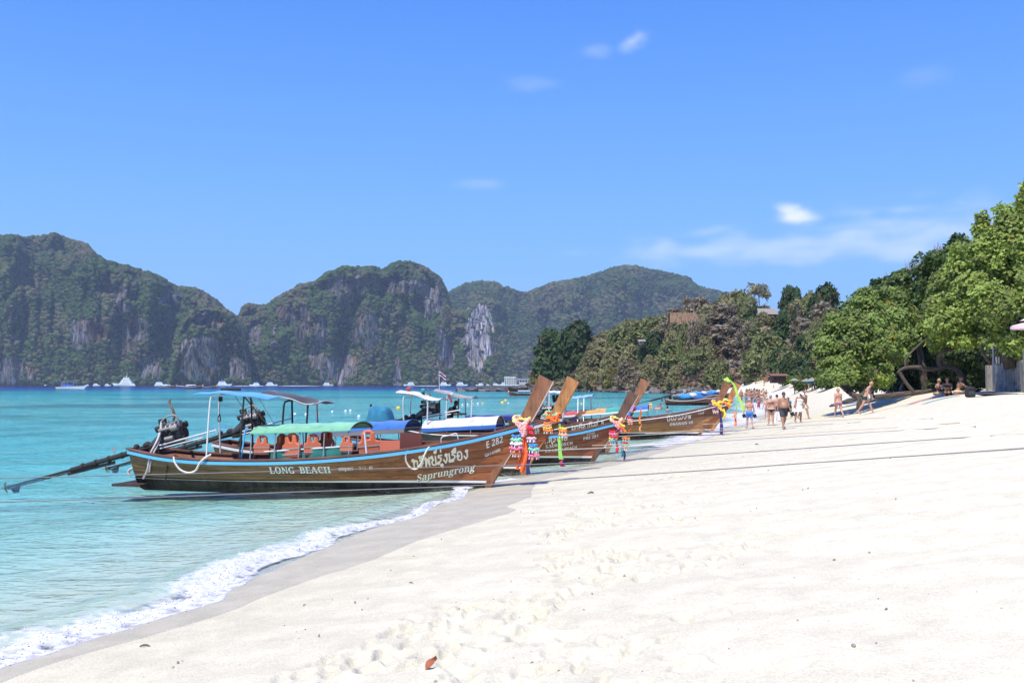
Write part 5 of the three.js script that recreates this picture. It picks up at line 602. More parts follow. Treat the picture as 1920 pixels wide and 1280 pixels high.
{ const g = thing('prow_ribbon', 'long lime green ribbon knotted on top of a brown prow', 'ribbon', Ot.world(Ot.tip)); const pts = [V(-0.16, 0.14, 0), V(0, 0.0, 0.05), V(0.2, -0.1, 0.04), V(0.38, -0.55, 0.02), V(0.55, -1.0, 0.02), V(0.72, -1.35, 0)], w = [0.22, 0.16, 0.09, 0.12, 0.15, 0.18], c = new THREE.CatmullRomCurve3(pts); const f = (o) => grid(24, 3, (i, j) => { const p = c.getPoint(i), k = w[Math.round(i * 5)]; return [p.x + (j - 0.5) * k * 0.8, p.y + (j - 0.5) * k * 0.5, p.z + o + 0.02 * sin(i * 20 + j * 4)]; }, null, null, !!o); part(g, 'streamer', merge([f(0), f(0.008)]), M('lime ribbon', 0.42, 0.72, 0.12, 0.75)); part(g, 'knot', ball(V(0, 0, 0.05), 0.1, 1, 0.8, 0.8), M('lime ribbon', 0.42, 0.72, 0.12, 0.75)); }
const Ft = makeBoat({ label: 'boat with orange prow standing just behind the golden planked boat', foot: [1336, 811, 47.6], turn: TURN, L: 8.8, seed: 44, planks: 5, low: 0.6, prow: 0.9, color: brown([0.2, 0.11, 0.05], [0.28, 0.13, 0.06], [0.30, 0.12, 0.05]), trim: whiteM, trimH: 0.035, prowM: prowM[1] });
garland(Ft, 'orange garland with pale flowers on the orange prow behind', { seed: 160, k: 0.9, strings: [['lemon', -0.1, -0.1, 0.08], ['orange', 0.3, 0.3, 0.06], ['yellow', 0.2, 0.2, 0.05]], tiers: [['orange', -0.6, 0.3, 0.12], ['peach', -0.8, 0.3, 0.1]], ribbons: [['orange', 0.34, -0.7, 0.6, 0.14], ['lime', 0.4, 0.2, 1.0, 0.06]] });
// boats under blue tarpaulin farther along
[[1338, 758, 116, 1], [1350, 748, 150, 2], [1372, 744, 178, 3]].forEach(([px, py, d, k], i) => {
  const t = makeBoat({ label: ['low boat wrapped in bright blue tarpaulin with its long shaft raised', 'blue covered boat moored behind the low blue boat', 'small boat with blue and white covers by the crowd of walkers'][i], foot: [px, py, d], turn: 0.0, L: 5.8, seed: 50 + i, detail: 0, low: 0.45, hi: 0.9, prow: i ? 0.5 : 0.15, color: brown([0.12, 0.06, 0.05], [0.2, 0.08, 0.06], [0.22, 0.1, 0.07]), line: null, trim: greyTrim });
  const r = rng(70 + i); for (let j = 0; j < 2; j++) { const u = 2.4 + j * 1.6; part(t.g, 'tarpaulin', lump(30 + i * 3 + j, 1, 3, 0.3, 1).scale(0.95, 0.42, 0.8).translate(u, 0.85 - j * 0.1, 0), j ? CL.blue : CL.sky); }
  part(t.g, 'cargo', merge([box(1.2, 0.7, 0.2, 0.5, 0.3, 0.4), box(0.6, 0.8, -0.1, 0.3, 0.5, 0.3), cyl(V(1.6, 0.6, 0), V(1.6, 1.5, 0), 0.04), cyl(V(4.4, 0.6, 0.2), V(4.4, 1.4, 0.2), 0.04)]), blackM); part(t.g, 'cover_sheet', lump(44 + i, 0.5, 2, 0.3, 0.6).translate(3.3, 1.05, 0.2), CL.white);
  const e = thing('boat_engine', ['black engine with raised shaft on the low blue-covered boat', 'engine at the stern of the second blue-covered boat', 'engine at the stern of the boat nearest the walkers'][i], 'boat engine', t.world(V(0.6, 0.95, 0))); for (const [kk, geo, m] of engineSet) part(e, kk, geo, m); e.rotation.order = 'YZX'; e.rotation.set(0, t.turn, 0.2);
});

// ---------- people ----------
const capsule = (ax, ay, az, bx, by, bz, ra, rb) => { const dx = bx - ax, dy = by - ay, dz = bz - az, L = dx * dx + dy * dy + dz * dz || 1e-9; return (x, y, z) => { const t = clamp(((x - ax) * dx + (y - ay) * dy + (z - az) * dz) / L); return hypot(x - ax - dx * t, y - ay - dy * t, z - az - dz * t) - lerp(ra, rb, t); }; };
const cap = (a, b, ra, rb) => capsule(a.x, a.y, a.z, b.x, b.y, b.z, ra, rb);
const smin = (a, b, k) => { const h = max(k - abs(a - b), 0) / k; return min(a, b) - h * h * k * 0.25; };
const joined = (list, k) => (x, y, z) => { let d = 9; for (const f of list) d = smin(d, f(x, y, z), k); return d; };
const dirv = (fwd, side) => V(sin(side) * cos(fwd), -cos(fwd) * cos(side), sin(fwd)); // hanging down, swung forward and sideways
// joints of a pose, facing +z, for a body 1 unit tall
function joints(p) {
  const J = {}; J.pel = V(0, 0.52, 0); const lean = p.lean || 0, sway = p.sway || 0, up = V(sin(sway), cos(lean) * cos(sway), sin(lean)).normalize(), side = V(cos(sway), -sin(sway), 0);
  J.waist = J.pel.clone().addScaledVector(up, 0.10); J.chest = J.pel.clone().addScaledVector(up, 0.21); J.neck = J.pel.clone().addScaledVector(up, 0.315); const hd = p.head || [0, 0]; J.head = J.neck.clone().add(V(sin(hd[1]) * 0.08, 0.085 * cos(hd[0]), 0.085 * sin(hd[0] + lean) + 0.012)); J.up = up;
  for (const s of [1, -1]) { const k = s > 0 ? 'L' : 'R', a = p['arm' + k] || [0, 0.12, 0.15], l = p['leg' + k] || [0, 0.04, 0];
    const hip = J.pel.clone().addScaledVector(side, s * 0.052).add(V(0, -0.01, 0)), knee = hip.clone().addScaledVector(dirv(l[0], s * l[1]), 0.245), ank = knee.clone().addScaledVector(dirv(l[0] - l[2], s * l[1] * 0.5), 0.235); const fp = l[3] || 0, toe = ank.clone().add(V(s * 0.02, -0.028 * cos(fp) - 0.09 * sin(fp), 0.10 * cos(fp)));
    const sh = J.neck.clone().addScaledVector(side, s * 0.108).addScaledVector(up, -0.03), el = sh.clone().addScaledVector(dirv(a[0], s * a[1]), 0.175), wr = el.clone().addScaledVector(dirv(a[0] + a[2], s * a[1] * 0.5 - s * (a[3] || 0)), 0.15);
    Object.assign(J, { ['hip' + k]: hip, ['knee' + k]: knee, ['ank' + k]: ank, ['toe' + k]: toe, ['sh' + k]: sh, ['el' + k]: el, ['wr' + k]: wr, ['hd' + k]: wr.clone().sub(el).normalize() }); }
  const low = p.ground !== undefined ? p.ground : min(J.ankL.y - 0.035, J.ankR.y - 0.035, J.toeL.y - 0.018, J.toeR.y - 0.018); for (const k of Object.keys(J)) if (k !== 'up' && k !== 'hdL' && k !== 'hdR') J[k].y -= low; return J;
}
const handGeo = (() => { const f = [capsule(0, 0, 0, 0, -0.045, 0, 0.017, 0.02), capsule(0.012, -0.03, 0, 0.016, -0.05, 0.004, 0.014, 0.012), capsule(-0.012, -0.03, 0, -0.016, -0.05, 0.004, 0.014, 0.012)], fing = [[-0.026, 0.03], [-0.009, 0.038], [0.009, 0.036], [0.025, 0.028]].map(([x, l]) => joined([capsule(x * 0.8, -0.05, 0.004, x, -0.05 - l * 0.6, 0.008, 0.0085, 0.008), capsule(x, -0.05 - l * 0.6, 0.008, x, -0.05 - l * 1.25, 0.024, 0.008, 0.0065)], 0.006)), th = joined([capsule(0.012, -0.012, 0.008, 0.036, -0.035, 0.02, 0.011, 0.009), capsule(0.036, -0.035, 0.02, 0.038, -0.06, 0.03, 0.009, 0.0075)], 0.006); const palm = joined(f, 0.02); return surface((x, y, z) => smin(smin(palm(x, y, z), th(x, y, z), 0.008), min(...fing.map((q) => q(x, y, z))), 0.006), [-0.06, -0.13, -0.04], [0.06, 0.035, 0.06], 0.006); })();
const headSdf = (x, y, z) => { let d = (hypot(x / 0.076, (y - 0.02) / 0.098, (z + 0.008) / 0.094) - 1) * 0.085; d = smin(d, (hypot(x / 0.056, (y + 0.055) / 0.058, (z - 0.03) / 0.058) - 1) * 0.056, 0.04); d = smin(d, capsule(0, 0.005, 0.088, 0, -0.028, 0.108, 0.008, 0.014)(x, y, z), 0.014); d = smin(d, capsule(-0.03, 0.022, 0.082, 0.03, 0.022, 0.082, 0.012, 0.012)(x, y, z), 0.02); const e = hypot(abs(x) - 0.031, y - 0.002, z - 0.09) - 0.012; d = max(d, -e) ; d = smin(d, hypot(abs(x) - 0.031, y - 0.002, z - 0.078) - 0.013, 0.003); d = smin(d, capsule(-0.022, -0.058, 0.082, 0.022, -0.058, 0.082, 0.008, 0.008)(x, y, z), 0.008); d = smin(d, (hypot((abs(x) - 0.08) / 0.012, (y + 0.004) / 0.032, (z + 0.005) / 0.02) - 1) * 0.012, 0.01); return d; };
const headGeo = surface(headSdf, [-0.11, -0.14, -0.12], [0.11, 0.14, 0.13], 0.0075);
const hairCut = { short: surface((x, y, z) => max(headSdf(x, y, z) - 0.012 - 0.004 * sin(x * 160) * sin(z * 130), 0.3 * (z - 0.065 - (y - 0.03) * 0.35), -(y + 0.02) * 0.8 + (z > 0.02 ? (0.02 + z) : 0)), [-0.12, -0.1, -0.13], [0.12, 0.16, 0.13], 0.009), bob: surface((x, y, z) => smin(max(headSdf(x, y, z) - 0.018 - 0.004 * sin(x * 160) * sin(y * 130), 0.4 * (z - 0.05), -(y + 0.03) + (z > 0 ? 0.02 + z : 0)), joined([capsule(0, 0.03, -0.06, 0, -0.11, -0.075, 0.06, 0.035), capsule(0.05, 0, -0.03, 0.06, -0.09, -0.04, 0.035, 0.02), capsule(-0.05, 0, -0.03, -0.06, -0.09, -0.04, 0.035, 0.02)], 0.03)(x, y, z), 0.02), [-0.13, -0.17, -0.16], [0.13, 0.16, 0.13], 0.01), bun: surface((x, y, z) => smin(max(headSdf(x, y, z) - 0.013, 0.3 * (z - 0.06), -(y + 0.01) + (z > 0.02 ? 0.02 + z : 0)), hypot(x, y - 0.07, z + 0.1) - 0.04, 0.02), [-0.12, -0.12, -0.16], [0.12, 0.16, 0.13], 0.009) };
const hatGeo = { cap: merge([surface((x, y, z) => max(headSdf(x, y, z) - 0.018, 0.03 - y), [-0.12, 0, -0.13], [0.12, 0.16, 0.13], 0.009), new THREE.CylinderGeometry(0.075, 0.08, 0.012, 18, 1, false, -PI / 2, PI).scale(1, 1, 1.05).translate(0, 0.036, 0.07)]), sun: merge([surface((x, y, z) => max(headSdf(x, y, z) - 0.02, 0.035 - y), [-0.12, 0, -0.13], [0.12, 0.16, 0.13], 0.009), new THREE.RingGeometry(0.07, 0.19, 26, 2).rotateX(-PI / 2).translate(0, 0.04, 0), new THREE.RingGeometry(0.07, 0.19, 26, 2).rotateX(PI / 2).translate(0, 0.032, 0)]) };
const bodyCache = new Map();
function body(key, p, b) { // b: belly, hips, shoulder, chest scale
  const id = key + JSON.stringify(b); if (bodyCache.has(id)) return bodyCache.get(id);
  const J = joints(p), B = { belly: 0, hips: 1, sh: 1, bust: 0, limb: 1, ...b }, lm = B.limb, legs = {}, arms = {};
  for (const k of ['L', 'R']) { const ml = J['knee' + k].clone().lerp(J['ank' + k], 0.3).add(V(0, 0, -0.010)); legs[k] = joined([cap(J['hip' + k], J['knee' + k], 0.056 * lm * (0.6 + 0.4 * B.hips), 0.034 * lm), cap(J['knee' + k], J['ank' + k], 0.033 * lm, 0.021 * lm), cap(J['knee' + k].clone().lerp(ml, 0.4), ml, 0.027 * lm, 0.031 * lm)], 0.02); const heel = J['ank' + k].clone().add(V(0, -0.018, -0.018)); legs['f' + k] = joined([cap(J['ank' + k], heel, 0.022, 0.018), cap(heel, J['toe' + k], 0.019, 0.015), cap(J['ank' + k], J['toe' + k], 0.020, 0.013)], 0.02); arms[k] = joined([cap(J['sh' + k], J['el' + k], 0.033 * lm, 0.024 * lm), cap(J['el' + k], J['wr' + k], 0.025 * lm, 0.0165 * lm)], 0.016); }
  const lat = J.shL.clone().sub(J.shR).normalize(), f = V(0, 0, 1), c = (q, s, z, y = 0) => q.clone().addScaledVector(lat, s).add(V(0, y, z));
  const trunk = [cap(c(J.pel, 0.048 * B.hips, -0.012), c(J.pel, -0.048 * B.hips, -0.012), 0.066 * B.hips, 0.066 * B.hips), cap(c(J.pel, 0.035, -0.045, -0.03), c(J.pel, -0.035, -0.045, -0.03), 0.046 * B.hips, 0.046 * B.hips), cap(c(J.waist, 0.028, 0), c(J.waist, -0.028, 0), 0.058 + B.belly * 0.3, 0.058 + B.belly * 0.3), cap(c(J.chest, 0.05 * B.sh, 0), c(J.chest, -0.05 * B.sh, 0), 0.063, 0.063), cap(c(J.neck, 0.07 * B.sh, -0.005, -0.04), c(J.neck, -0.07 * B.sh, -0.005, -0.04), 0.038, 0.038), cap(J.neck.clone().add(V(0, -0.03, -0.005)), J.head.clone().add(V(0, -0.03, -0.01)), 0.036, 0.03)];
  if (B.belly) trunk.push((x, y, z) => hypot(x - J.waist.x, (y - J.waist.y + 0.005) * 0.95, z - J.waist.z - 0.035) - 0.055 - B.belly); if (B.bust) for (const s of [1, -1]) { const q = c(J.chest, s * 0.045, 0.055, 0.01); trunk.push((x, y, z) => hypot(x - q.x, y - q.y, z - q.z) - B.bust); }
  const tr = joined(trunk, 0.05), all = (x, y, z) => { let d = smin(tr(x, y, z), legs.L(x, y, z), 0.022); d = smin(d, legs.R(x, y, z), 0.022); d = smin(d, arms.L(x, y, z), 0.022); d = smin(d, arms.R(x, y, z), 0.022); return min(d, legs.fL(x, y, z), legs.fR(x, y, z)); };
  const pts = Object.entries(J).filter(([k]) => !['up', 'hdL', 'hdR'].includes(k)).map(([, v]) => v), lo = [0, 1, 2].map((i) => min(...pts.map((q) => q.getComponent(i))) - 0.13), hi = [0, 1, 2].map((i) => max(...pts.map((q) => q.getComponent(i))) + 0.13);
  const cell = p.cell || 0.0105, skin = [surface(all, lo, hi, cell)];
  const hq = new THREE.Quaternion().setFromEuler(new THREE.Euler((p.head || [0])[0] + (p.lean || 0) * 0.7, p.turnHead || 0, -((p.head || [0, 0])[1]) - (p.sway || 0))), hm = mat4(J.head.clone().add(V(0, 0.02, 0)), hq, V(0.575, 0.575, 0.575)); skin.push(headGeo.clone().applyMatrix4(hm));
  for (const k of ['L', 'R']) { const q = new THREE.Quaternion().setFromUnitVectors(V(0, -1, 0), J['hd' + k]), m = mat4(J['wr' + k], q.multiply(new THREE.Quaternion().setFromAxisAngle(UPV, k === 'L' ? -PI / 2 : PI / 2)), V(0.6, 0.6, 0.6)); skin.push(handGeo.clone().applyMatrix4(m)); }
  const out = { skin: merge(skin), J, tr, legs, arms, all, lo, hi, hm, cell, got: {} }; bodyCache.set(id, out); return out;
}
function garment(bd, id, f) { return bd.got[id] || (bd.got[id] = surface(f, bd.lo, bd.hi, bd.cell * 1.1)); }
const pelY = (bd) => bd.J.pel.y;
const wearOf = {
  shorts: (bd, long = 0.62) => garment(bd, 'shorts' + long, (x, y, z) => { const J = bd.J, d = min(bd.tr(x, y, z) - 0.008, bd.legs.L(x, y, z) - 0.020, bd.legs.R(x, y, z) - 0.020), k = J.kneeL.y * long + J.hipL.y * (1 - long), k2 = J.kneeR.y * long + J.hipR.y * (1 - long); return max(d, y - pelY(bd) - 0.055, (x > J.pel.x ? k : k2) - y); }),
  trunks: (bd) => garment(bd, 'trunks', (x, y, z) => max(min(bd.tr(x, y, z), bd.legs.L(x, y, z) - 0.002, bd.legs.R(x, y, z) - 0.002) - 0.007, y - pelY(bd) - 0.03, pelY(bd) - 0.085 - y)),
  brief: (bd) => garment(bd, 'brief', (x, y, z) => max(min(bd.tr(x, y, z), bd.legs.L(x, y, z), bd.legs.R(x, y, z)) - 0.006, y - pelY(bd) - 0.012, pelY(bd) - 0.10 + abs(x - bd.J.pel.x) * 0.75 - y)),
  top: (bd) => garment(bd, 'top', (x, y, z) => max(bd.tr(x, y, z) - 0.007, abs(y - bd.J.chest.y - 0.012) - (z > bd.J.chest.z + 0.02 ? 0.03 : 0.010))),
  shirt: (bd) => garment(bd, 'shirt', (x, y, z) => max(min(bd.tr(x, y, z) - 0.012, max(min(bd.arms.L(x, y, z), bd.arms.R(x, y, z)) - 0.014, bd.J.shL.y - 0.10 - y)), bd.J.pel.y - 0.03 - y, y - bd.J.neck.y - 0.012)),
  dress: (bd) => garment(bd, 'dress', (x, y, z) => { const J = bd.J, t = clamp((J.waist.y - y) / 0.26), sk = hypot((x - lerp(J.waist.x, J.pel.x * 0.5 + (J.kneeL.x + J.kneeR.x) * 0.25, t)) * 0.95, (z - lerp(J.waist.z, (J.kneeL.z + J.kneeR.z) * 0.5, t))) - lerp(0.082, 0.145, t) - 0.008 * sin(atan2(z, x) * 9) * t; return min(max(bd.tr(x, y, z) - 0.012, J.waist.y - 0.02 - y, y - J.neck.y + 0.045), max(abs(sk) - 0.008, y - J.waist.y - 0.02, J.waist.y - 0.27 - y)); }),
  sarong: (bd) => garment(bd, 'sarong', (x, y, z) => { const J = bd.J, t = clamp((J.pel.y + 0.06 - y) / 0.42), r = hypot(x - J.pel.x, (z - J.pel.z) * 0.9) - lerp(0.10, 0.105, t) - 0.006 * sin(atan2(z, x) * 8); return max(r, y - J.pel.y - 0.06, J.pel.y - 0.37 - y); }),
};
const SK = { fair: M('fair skin', 0.55, 0.35, 0.26, 0.6), pink: M('sunburnt skin', 0.50, 0.275, 0.19, 0.6), tan: M('tanned skin', 0.35, 0.185, 0.115, 0.55), brown: M('brown skin', 0.27, 0.135, 0.085, 0.55), dark: M('dark brown skin', 0.10, 0.055, 0.04, 0.6) };
const HR = { grey: M('grey hair', 0.38, 0.36, 0.34, 0.8), brown: M('brown hair', 0.10, 0.06, 0.035, 0.7), black: M('black hair', 0.018, 0.016, 0.015, 0.6), blond: M('blond hair', 0.42, 0.29, 0.13, 0.7) };
const fab = (name, r, g, b) => M(name + ' cloth', r, g, b, 0.85);
const FB = { blue: fab('bright blue', 0.06, 0.22, 0.62), black: fab('black', 0.018, 0.018, 0.02), char: fab('charcoal', 0.045, 0.047, 0.055), white: fab('white', 0.84, 0.83, 0.81), green: fab('bottle green', 0.015, 0.06, 0.06), print: fab('violet print', 0.28, 0.18, 0.32), red: fab('red', 0.62, 0.07, 0.06), plum: fab('plum', 0.28, 0.05, 0.12), teal: fab('teal', 0.04, 0.38, 0.46), navy: fab('navy', 0.03, 0.045, 0.15), sand: fab('sand', 0.6, 0.5, 0.36), yellow: fab('yellow', 0.8, 0.6, 0.1), pinkc: fab('pink', 0.75, 0.2, 0.3) };
function person(label, pos, h, ry, pk, pose, build, skin, wear, hair, group) {
  const bd = body(pk, pose, build || {}), g = thing('person', label, 'person', pos, group); part(g, 'body', bd.skin, skin);
  for (const [k, m, a] of wear) part(g, { shorts: 'shorts', trunks: 'swim_trunks', brief: 'bikini_bottom', top: 'bikini_top', shirt: 'shirt', dress: 'dress', sarong: 'sarong' }[k], wearOf[k](bd, a), m);
  if (hair) for (const [k, m] of hair) { const o = part(g, hatGeo[k] ? 'hat' : 'hair', (hatGeo[k] || hairCut[k]), m); o.applyMatrix4(bd.hm); }
  g.scale.setScalar(h); g.rotation.y = ry; return { g, bd, at: (j) => g.localToWorld(bd.J[j].clone()) };
}
const POSE = {
  walkA: { legL: [0.42, 0.03, 0.12], legR: [-0.30, 0.03, 0.45, 0.6], armL: [-0.22, 0.14, 0.2], armR: [0.28, 0.14, 0.3], lean: 0.04 },
  walkB: { legR: [0.34, 0.03, 0.1], legL: [-0.24, 0.03, 0.35, 0.5], armL: [0.2, 0.2, 0.25], armR: [-0.2, 0.2, 0.2], lean: 0.03 },
  stand: { legL: [0.04, 0.05, 0.03], legR: [-0.03, 0.05, 0.05], armL: [0.05, 0.22, 0.25], armR: [0.0, 0.2, 0.2] },
  carry: { legL: [0.20, 0.04, 0.06], legR: [-0.16, 0.04, 0.28, 0.3], armL: [0.05, 0.3, 0.35], armR: [0.05, 0.28, 0.3], lean: 0.0 },
  stoop: { legL: [0.5, 0.04, 0.15], legR: [-0.32, 0.04, 0.35, 0.6], armL: [0.2, 0.2, 0.3], armR: [-0.1, 0.16, 0.2], lean: 0.30, head: [0.5, 0] },
  sway: { legL: [0.18, 0.1, 0.3], legR: [0.0, 0.1, 0.15], armL: [0.1, 0.55, 0.5], armR: [0.1, 0.45, 0.3], sway: 0.22, head: [0.5, 0.3], lean: 0.15 },
  sit: { legL: [1.75, 0.18, 2.1], legR: [1.75, 0.2, 2.15], armL: [0.9, 0.2, 0.5], armR: [0.9, 0.2, 0.5], lean: 0.25, ground: 0.44 },
  sitBench: { legL: [1.45, 0.12, 1.4], legR: [1.45, 0.15, 1.4], armL: [0.7, 0.15, 0.9, 0.3], armR: [0.7, 0.15, 0.9, 0.3], lean: 0.35, head: [0.5, 0], ground: 0.455 },
  reach: { legL: [0.2, 0.08, 0.1], legR: [-0.1, 0.08, 0.1], armL: [1.2, 0.4, 0.3], armR: [1.4, 0.5, 0.4], lean: 0.1 },
  recline: { legL: [1.5, 0.1, 0.7], legR: [1.55, 0.15, 0.5], armL: [-0.7, 0.2, 0.2], armR: [-0.7, 0.2, 0.2], lean: -0.65, ground: 0.455 },
  swim: { legL: [0, 0.1, 0.1], legR: [0, 0.1, 0.1], armL: [0.9, 0.7, 0.3], armR: [0.9, 0.7, 0.3] },
};
const foot = (px, py) => { const p = groundHit(px, py); p.y = sandY(p.x, p.z) + 0.004; return p; };
const tall = (p, py0, py1) => (py1 - py0) * -p.z / F;
{
  const MAN = { sh: 1.12, hips: 0.95 }, BIG = { sh: 1.12, hips: 1.02, belly: 0.055, limb: 1.08 }, WOM = { hips: 1.12, bust: 0.034, limb: 0.98 }, HEAVY = { hips: 1.2, bust: 0.036, belly: 0.012, limb: 1.12 };
  const shoe = (pos, label, grp) => { const g = thing('shoes', label, 'shoes', pos); for (const s of [0, 1]) part(g, 'shoe', merge([ball(V(0, 0, 0), 0.05, 1, 0.7, 2.4, 10).translate(s * 0.09, 0, 0), ball(V(0, 0.03, -0.05), 0.045, 1, 0.9, 1.2, 8).translate(s * 0.09, 0, 0)]), FB.black); g.rotation.set(1.2, 0.3, 0); return g; };
  let p = foot(1406, 803), q = person('man in bright blue shorts walking away along the water', p, tall(p, 748, 803), PI + 0.05, 'carry', POSE.carry, { ...MAN, belly: 0.012 }, SK.pink, [['shorts', FB.blue, 0.62]], [['short', HR.grey]]); shoe(q.at('wrL').add(V(-0.02, -0.16, 0)), 'dark shoes held in the right hand of the man in blue shorts'); shoe(q.at('wrR').add(V(0, -0.16, 0)), 'dark shoes held in the left hand of the man in blue shorts');
  p = foot(1446, 798); q = person('woman in black bikini with strap across her back walking away', p, tall(p, 742, 798), PI - 0.05, 'stand', POSE.stand, HEAVY, SK.pink, [['brief', FB.black], ['top', FB.black]], [['bun', HR.grey]]); part(q.g, 'bag_strap', tube([V(-0.1, 0.80, 0.02), V(-0.07, 0.81, -0.06), V(0.02, 0.72, -0.085), V(0.09, 0.62, -0.07), V(0.12, 0.58, 0.0)], 0.006, 20, 6), FB.black);
  p = foot(1470, 805); q = person('bare-chested man with round belly, dark cap and charcoal shorts walking this way', p, tall(p, 737, 805), 0.1, 'walkB', POSE.walkB, BIG, SK.tan, [['shorts', FB.char, 0.7]], [['cap', FB.char]]);
  { const b = thing('shoulder_bag', 'black shoulder bag hanging at the side of the bare-chested man', 'bag', q.at('pel').add(V(0.30, 0.08, 0))); part(b, 'pouch', surface((x, y, z) => hypot(max(0, abs(x) - 0.03), max(0, abs(y) - 0.13), max(0, abs(z) - 0.08)) - 0.04 - 0.01 * sin(y * 30), [-0.1, -0.2, -0.15], [0.1, 0.2, 0.15], 0.02), FB.black); part(b, 'strap', tube([V(0, 0.15, 0.05), V(-0.06, 0.4, 0.08), V(-0.1, 0.52, 0), V(-0.06, 0.4, -0.1), V(0, 0.15, -0.05)], 0.014, 24, 6), FB.black); shoe(q.at('wrL').add(V(0.05, -0.18, 0)), 'dark shoes carried by the bare-chested man with a cap'); const w = q.at('wrR'), t = thing('towel', 'white towel hanging from the hand of the bare-chested man', 'towel', w); part(t, 'cloth', merge([grid(10, 6, (i, j) => [-0.02 + (j - 0.5) * (0.14 + 0.16 * i), -0.02 - i * 0.5, 0.04 * sin(j * 9) * (0.3 + i)]), grid(10, 6, (i, j) => [0.02 + (j - 0.5) * (0.12 + 0.12 * i), -0.02 - i * 0.42, 0.05 + 0.04 * cos(j * 8) * (0.3 + i)])]), FB.white); }
  p = foot(1497, 793); person('woman in short white dress with white hat leaning as she walks', p, tall(p, 739, 793) * 1.04, 0.2, 'sway', POSE.sway, HEAVY, SK.tan, [['dress', FB.white]], [['bob', HR.brown], ['sun', FB.white]]);
  p = foot(1508, 786); person('bare-chested man half hidden behind the woman in white dress', p, tall(p, 731, 786), 0.4, 'walkA', POSE.walkA, MAN, SK.tan, [['shorts', FB.sand, 0.6]], [['short', HR.brown]]);
  p = foot(1573, 783); person('woman in printed bikini and reddish hat walking up the beach', p, tall(p, 728, 783), PI + 0.1, 'walkA', POSE.walkA, WOM, SK.pink, [['brief', FB.print], ['top', FB.print]], [['bob', HR.blond], ['cap', FB.red]]);
  p = foot(1624, 777); person('stooping man in dark green trunks striding towards the shade', p, tall(p, 717, 777) * 1.04, 1.15, 'stoop', POSE.stoop, MAN, SK.pink, [['trunks', FB.green]], [['short', HR.blond]]);
  p = foot(1636, 752); person('person in white top standing past the man in green trunks', p, tall(p, 716, 752) * 1.03, 0.5, 'stand', POSE.stand, WOM, SK.tan, [['shirt', FB.white], ['shorts', FB.sand, 0.4]], [['short', HR.brown]]);
  p = foot(1458, 790); person('dark-haired person hidden behind the bare-chested man with a cap', p, tall(p, 741, 790), PI, 'walkB', POSE.walkB, MAN, SK.pink, [['shorts', FB.navy, 0.6]], [['short', HR.black]]);
  p = foot(1439, 787); person('person in pale hat partly behind the woman in black bikini', p, tall(p, 746, 787), PI, 'carry', POSE.carry, WOM, SK.fair, [['brief', FB.sand], ['top', FB.sand]], [['sun', FB.sand]]);
  p = foot(1479, 783); person('person in teal shirt following behind the bare-chested man', p, tall(p, 745, 783), 0.1, 'walkA', POSE.walkA, WOM, SK.tan, [['shirt', FB.teal], ['shorts', FB.black, 0.5]], [['short', HR.black]]);
  p = foot(1423, 766); person('woman in long plum sarong walking away at the water edge', p, tall(p, 741, 766), PI, 'stand', POSE.stand, WOM, SK.tan, [['sarong', FB.plum], ['top', FB.black]], [['bob', HR.brown]]);
  p = foot(1414, 764); person('small person with pale blue bag bending near the plum sarong', p, tall(p, 742, 764), 0.6, 'stoop', POSE.stoop, WOM, SK.fair, [['shorts', FB.white, 0.6], ['shirt', FB.teal]], [['short', HR.blond]]);
  p = foot(1437, 752); person('tanned person raising both arms at the edge of the crowd', p, tall(p, 731, 752), 0.2, 'reach', POSE.reach, MAN, SK.tan, [['shorts', FB.sand, 0.5]], [['short', HR.brown]]);
  // the crowd
  const r = rng(99), poses = ['walkA', 'walkB', 'stand', 'carry'], wc = [['black', FB.black], ['navy', FB.navy], ['red', FB.red], ['teal', FB.teal], ['yellow', FB.yellow], ['white', FB.white], ['blue', FB.blue], ['plum', FB.plum]], sk = [['fair-skinned', SK.fair], ['sunburnt', SK.pink], ['tanned', SK.tan], ['brown-skinned', SK.brown]], spots = [];
  for (let i = 0; i < 30; i++) { const t = i / 30, px = lerp(1389, 1432, r()), d = 108 + 50 * r(); spots.push([px, d]); }
  spots.sort((a, b) => b[1] - a[1]).forEach(([px, d]) => { const x = (px - 960) / F * d, pos = V(x, max(-0.25, groundY(x, -d)), -d), [wn, wm] = wc[floor(r() * 8)], [sn, sm] = sk[floor(r() * 4)], k = poses[floor(r() * 4)], f = r() < 0.5, man = r() < 0.5, hh = (man ? 1.7 : 1.6) + 0.12 * r(); person(`${sn} ${man ? 'man in ' + wn + ' shorts' : 'woman in ' + wn + ' swimwear'} walking in the crowd by the water`, pos, hh, (f ? PI : 0) + (r() - 0.5) * 0.8, 'far' + k, { ...POSE[k], cell: 0.017 }, man ? MAN : WOM, sm, man ? [['shorts', wm, 0.6]] : [['brief', wm], ['top', wm]], [[r() < 0.5 ? 'short' : 'bob', [HR.brown, HR.black, HR.blond][floor(r() * 3)]]], 'people walking in a crowd at the waterline'); });
  // farther along the sand
  const far = (px, y0, y1, label, pk, skin, wear, hair, ry = 0) => { const p = foot(px, y1); person(label, p, min(1.85, tall(p, y0, y1)), ry, 'far' + pk, { ...POSE[pk], cell: 0.015 }, MAN, skin, wear, hair); };
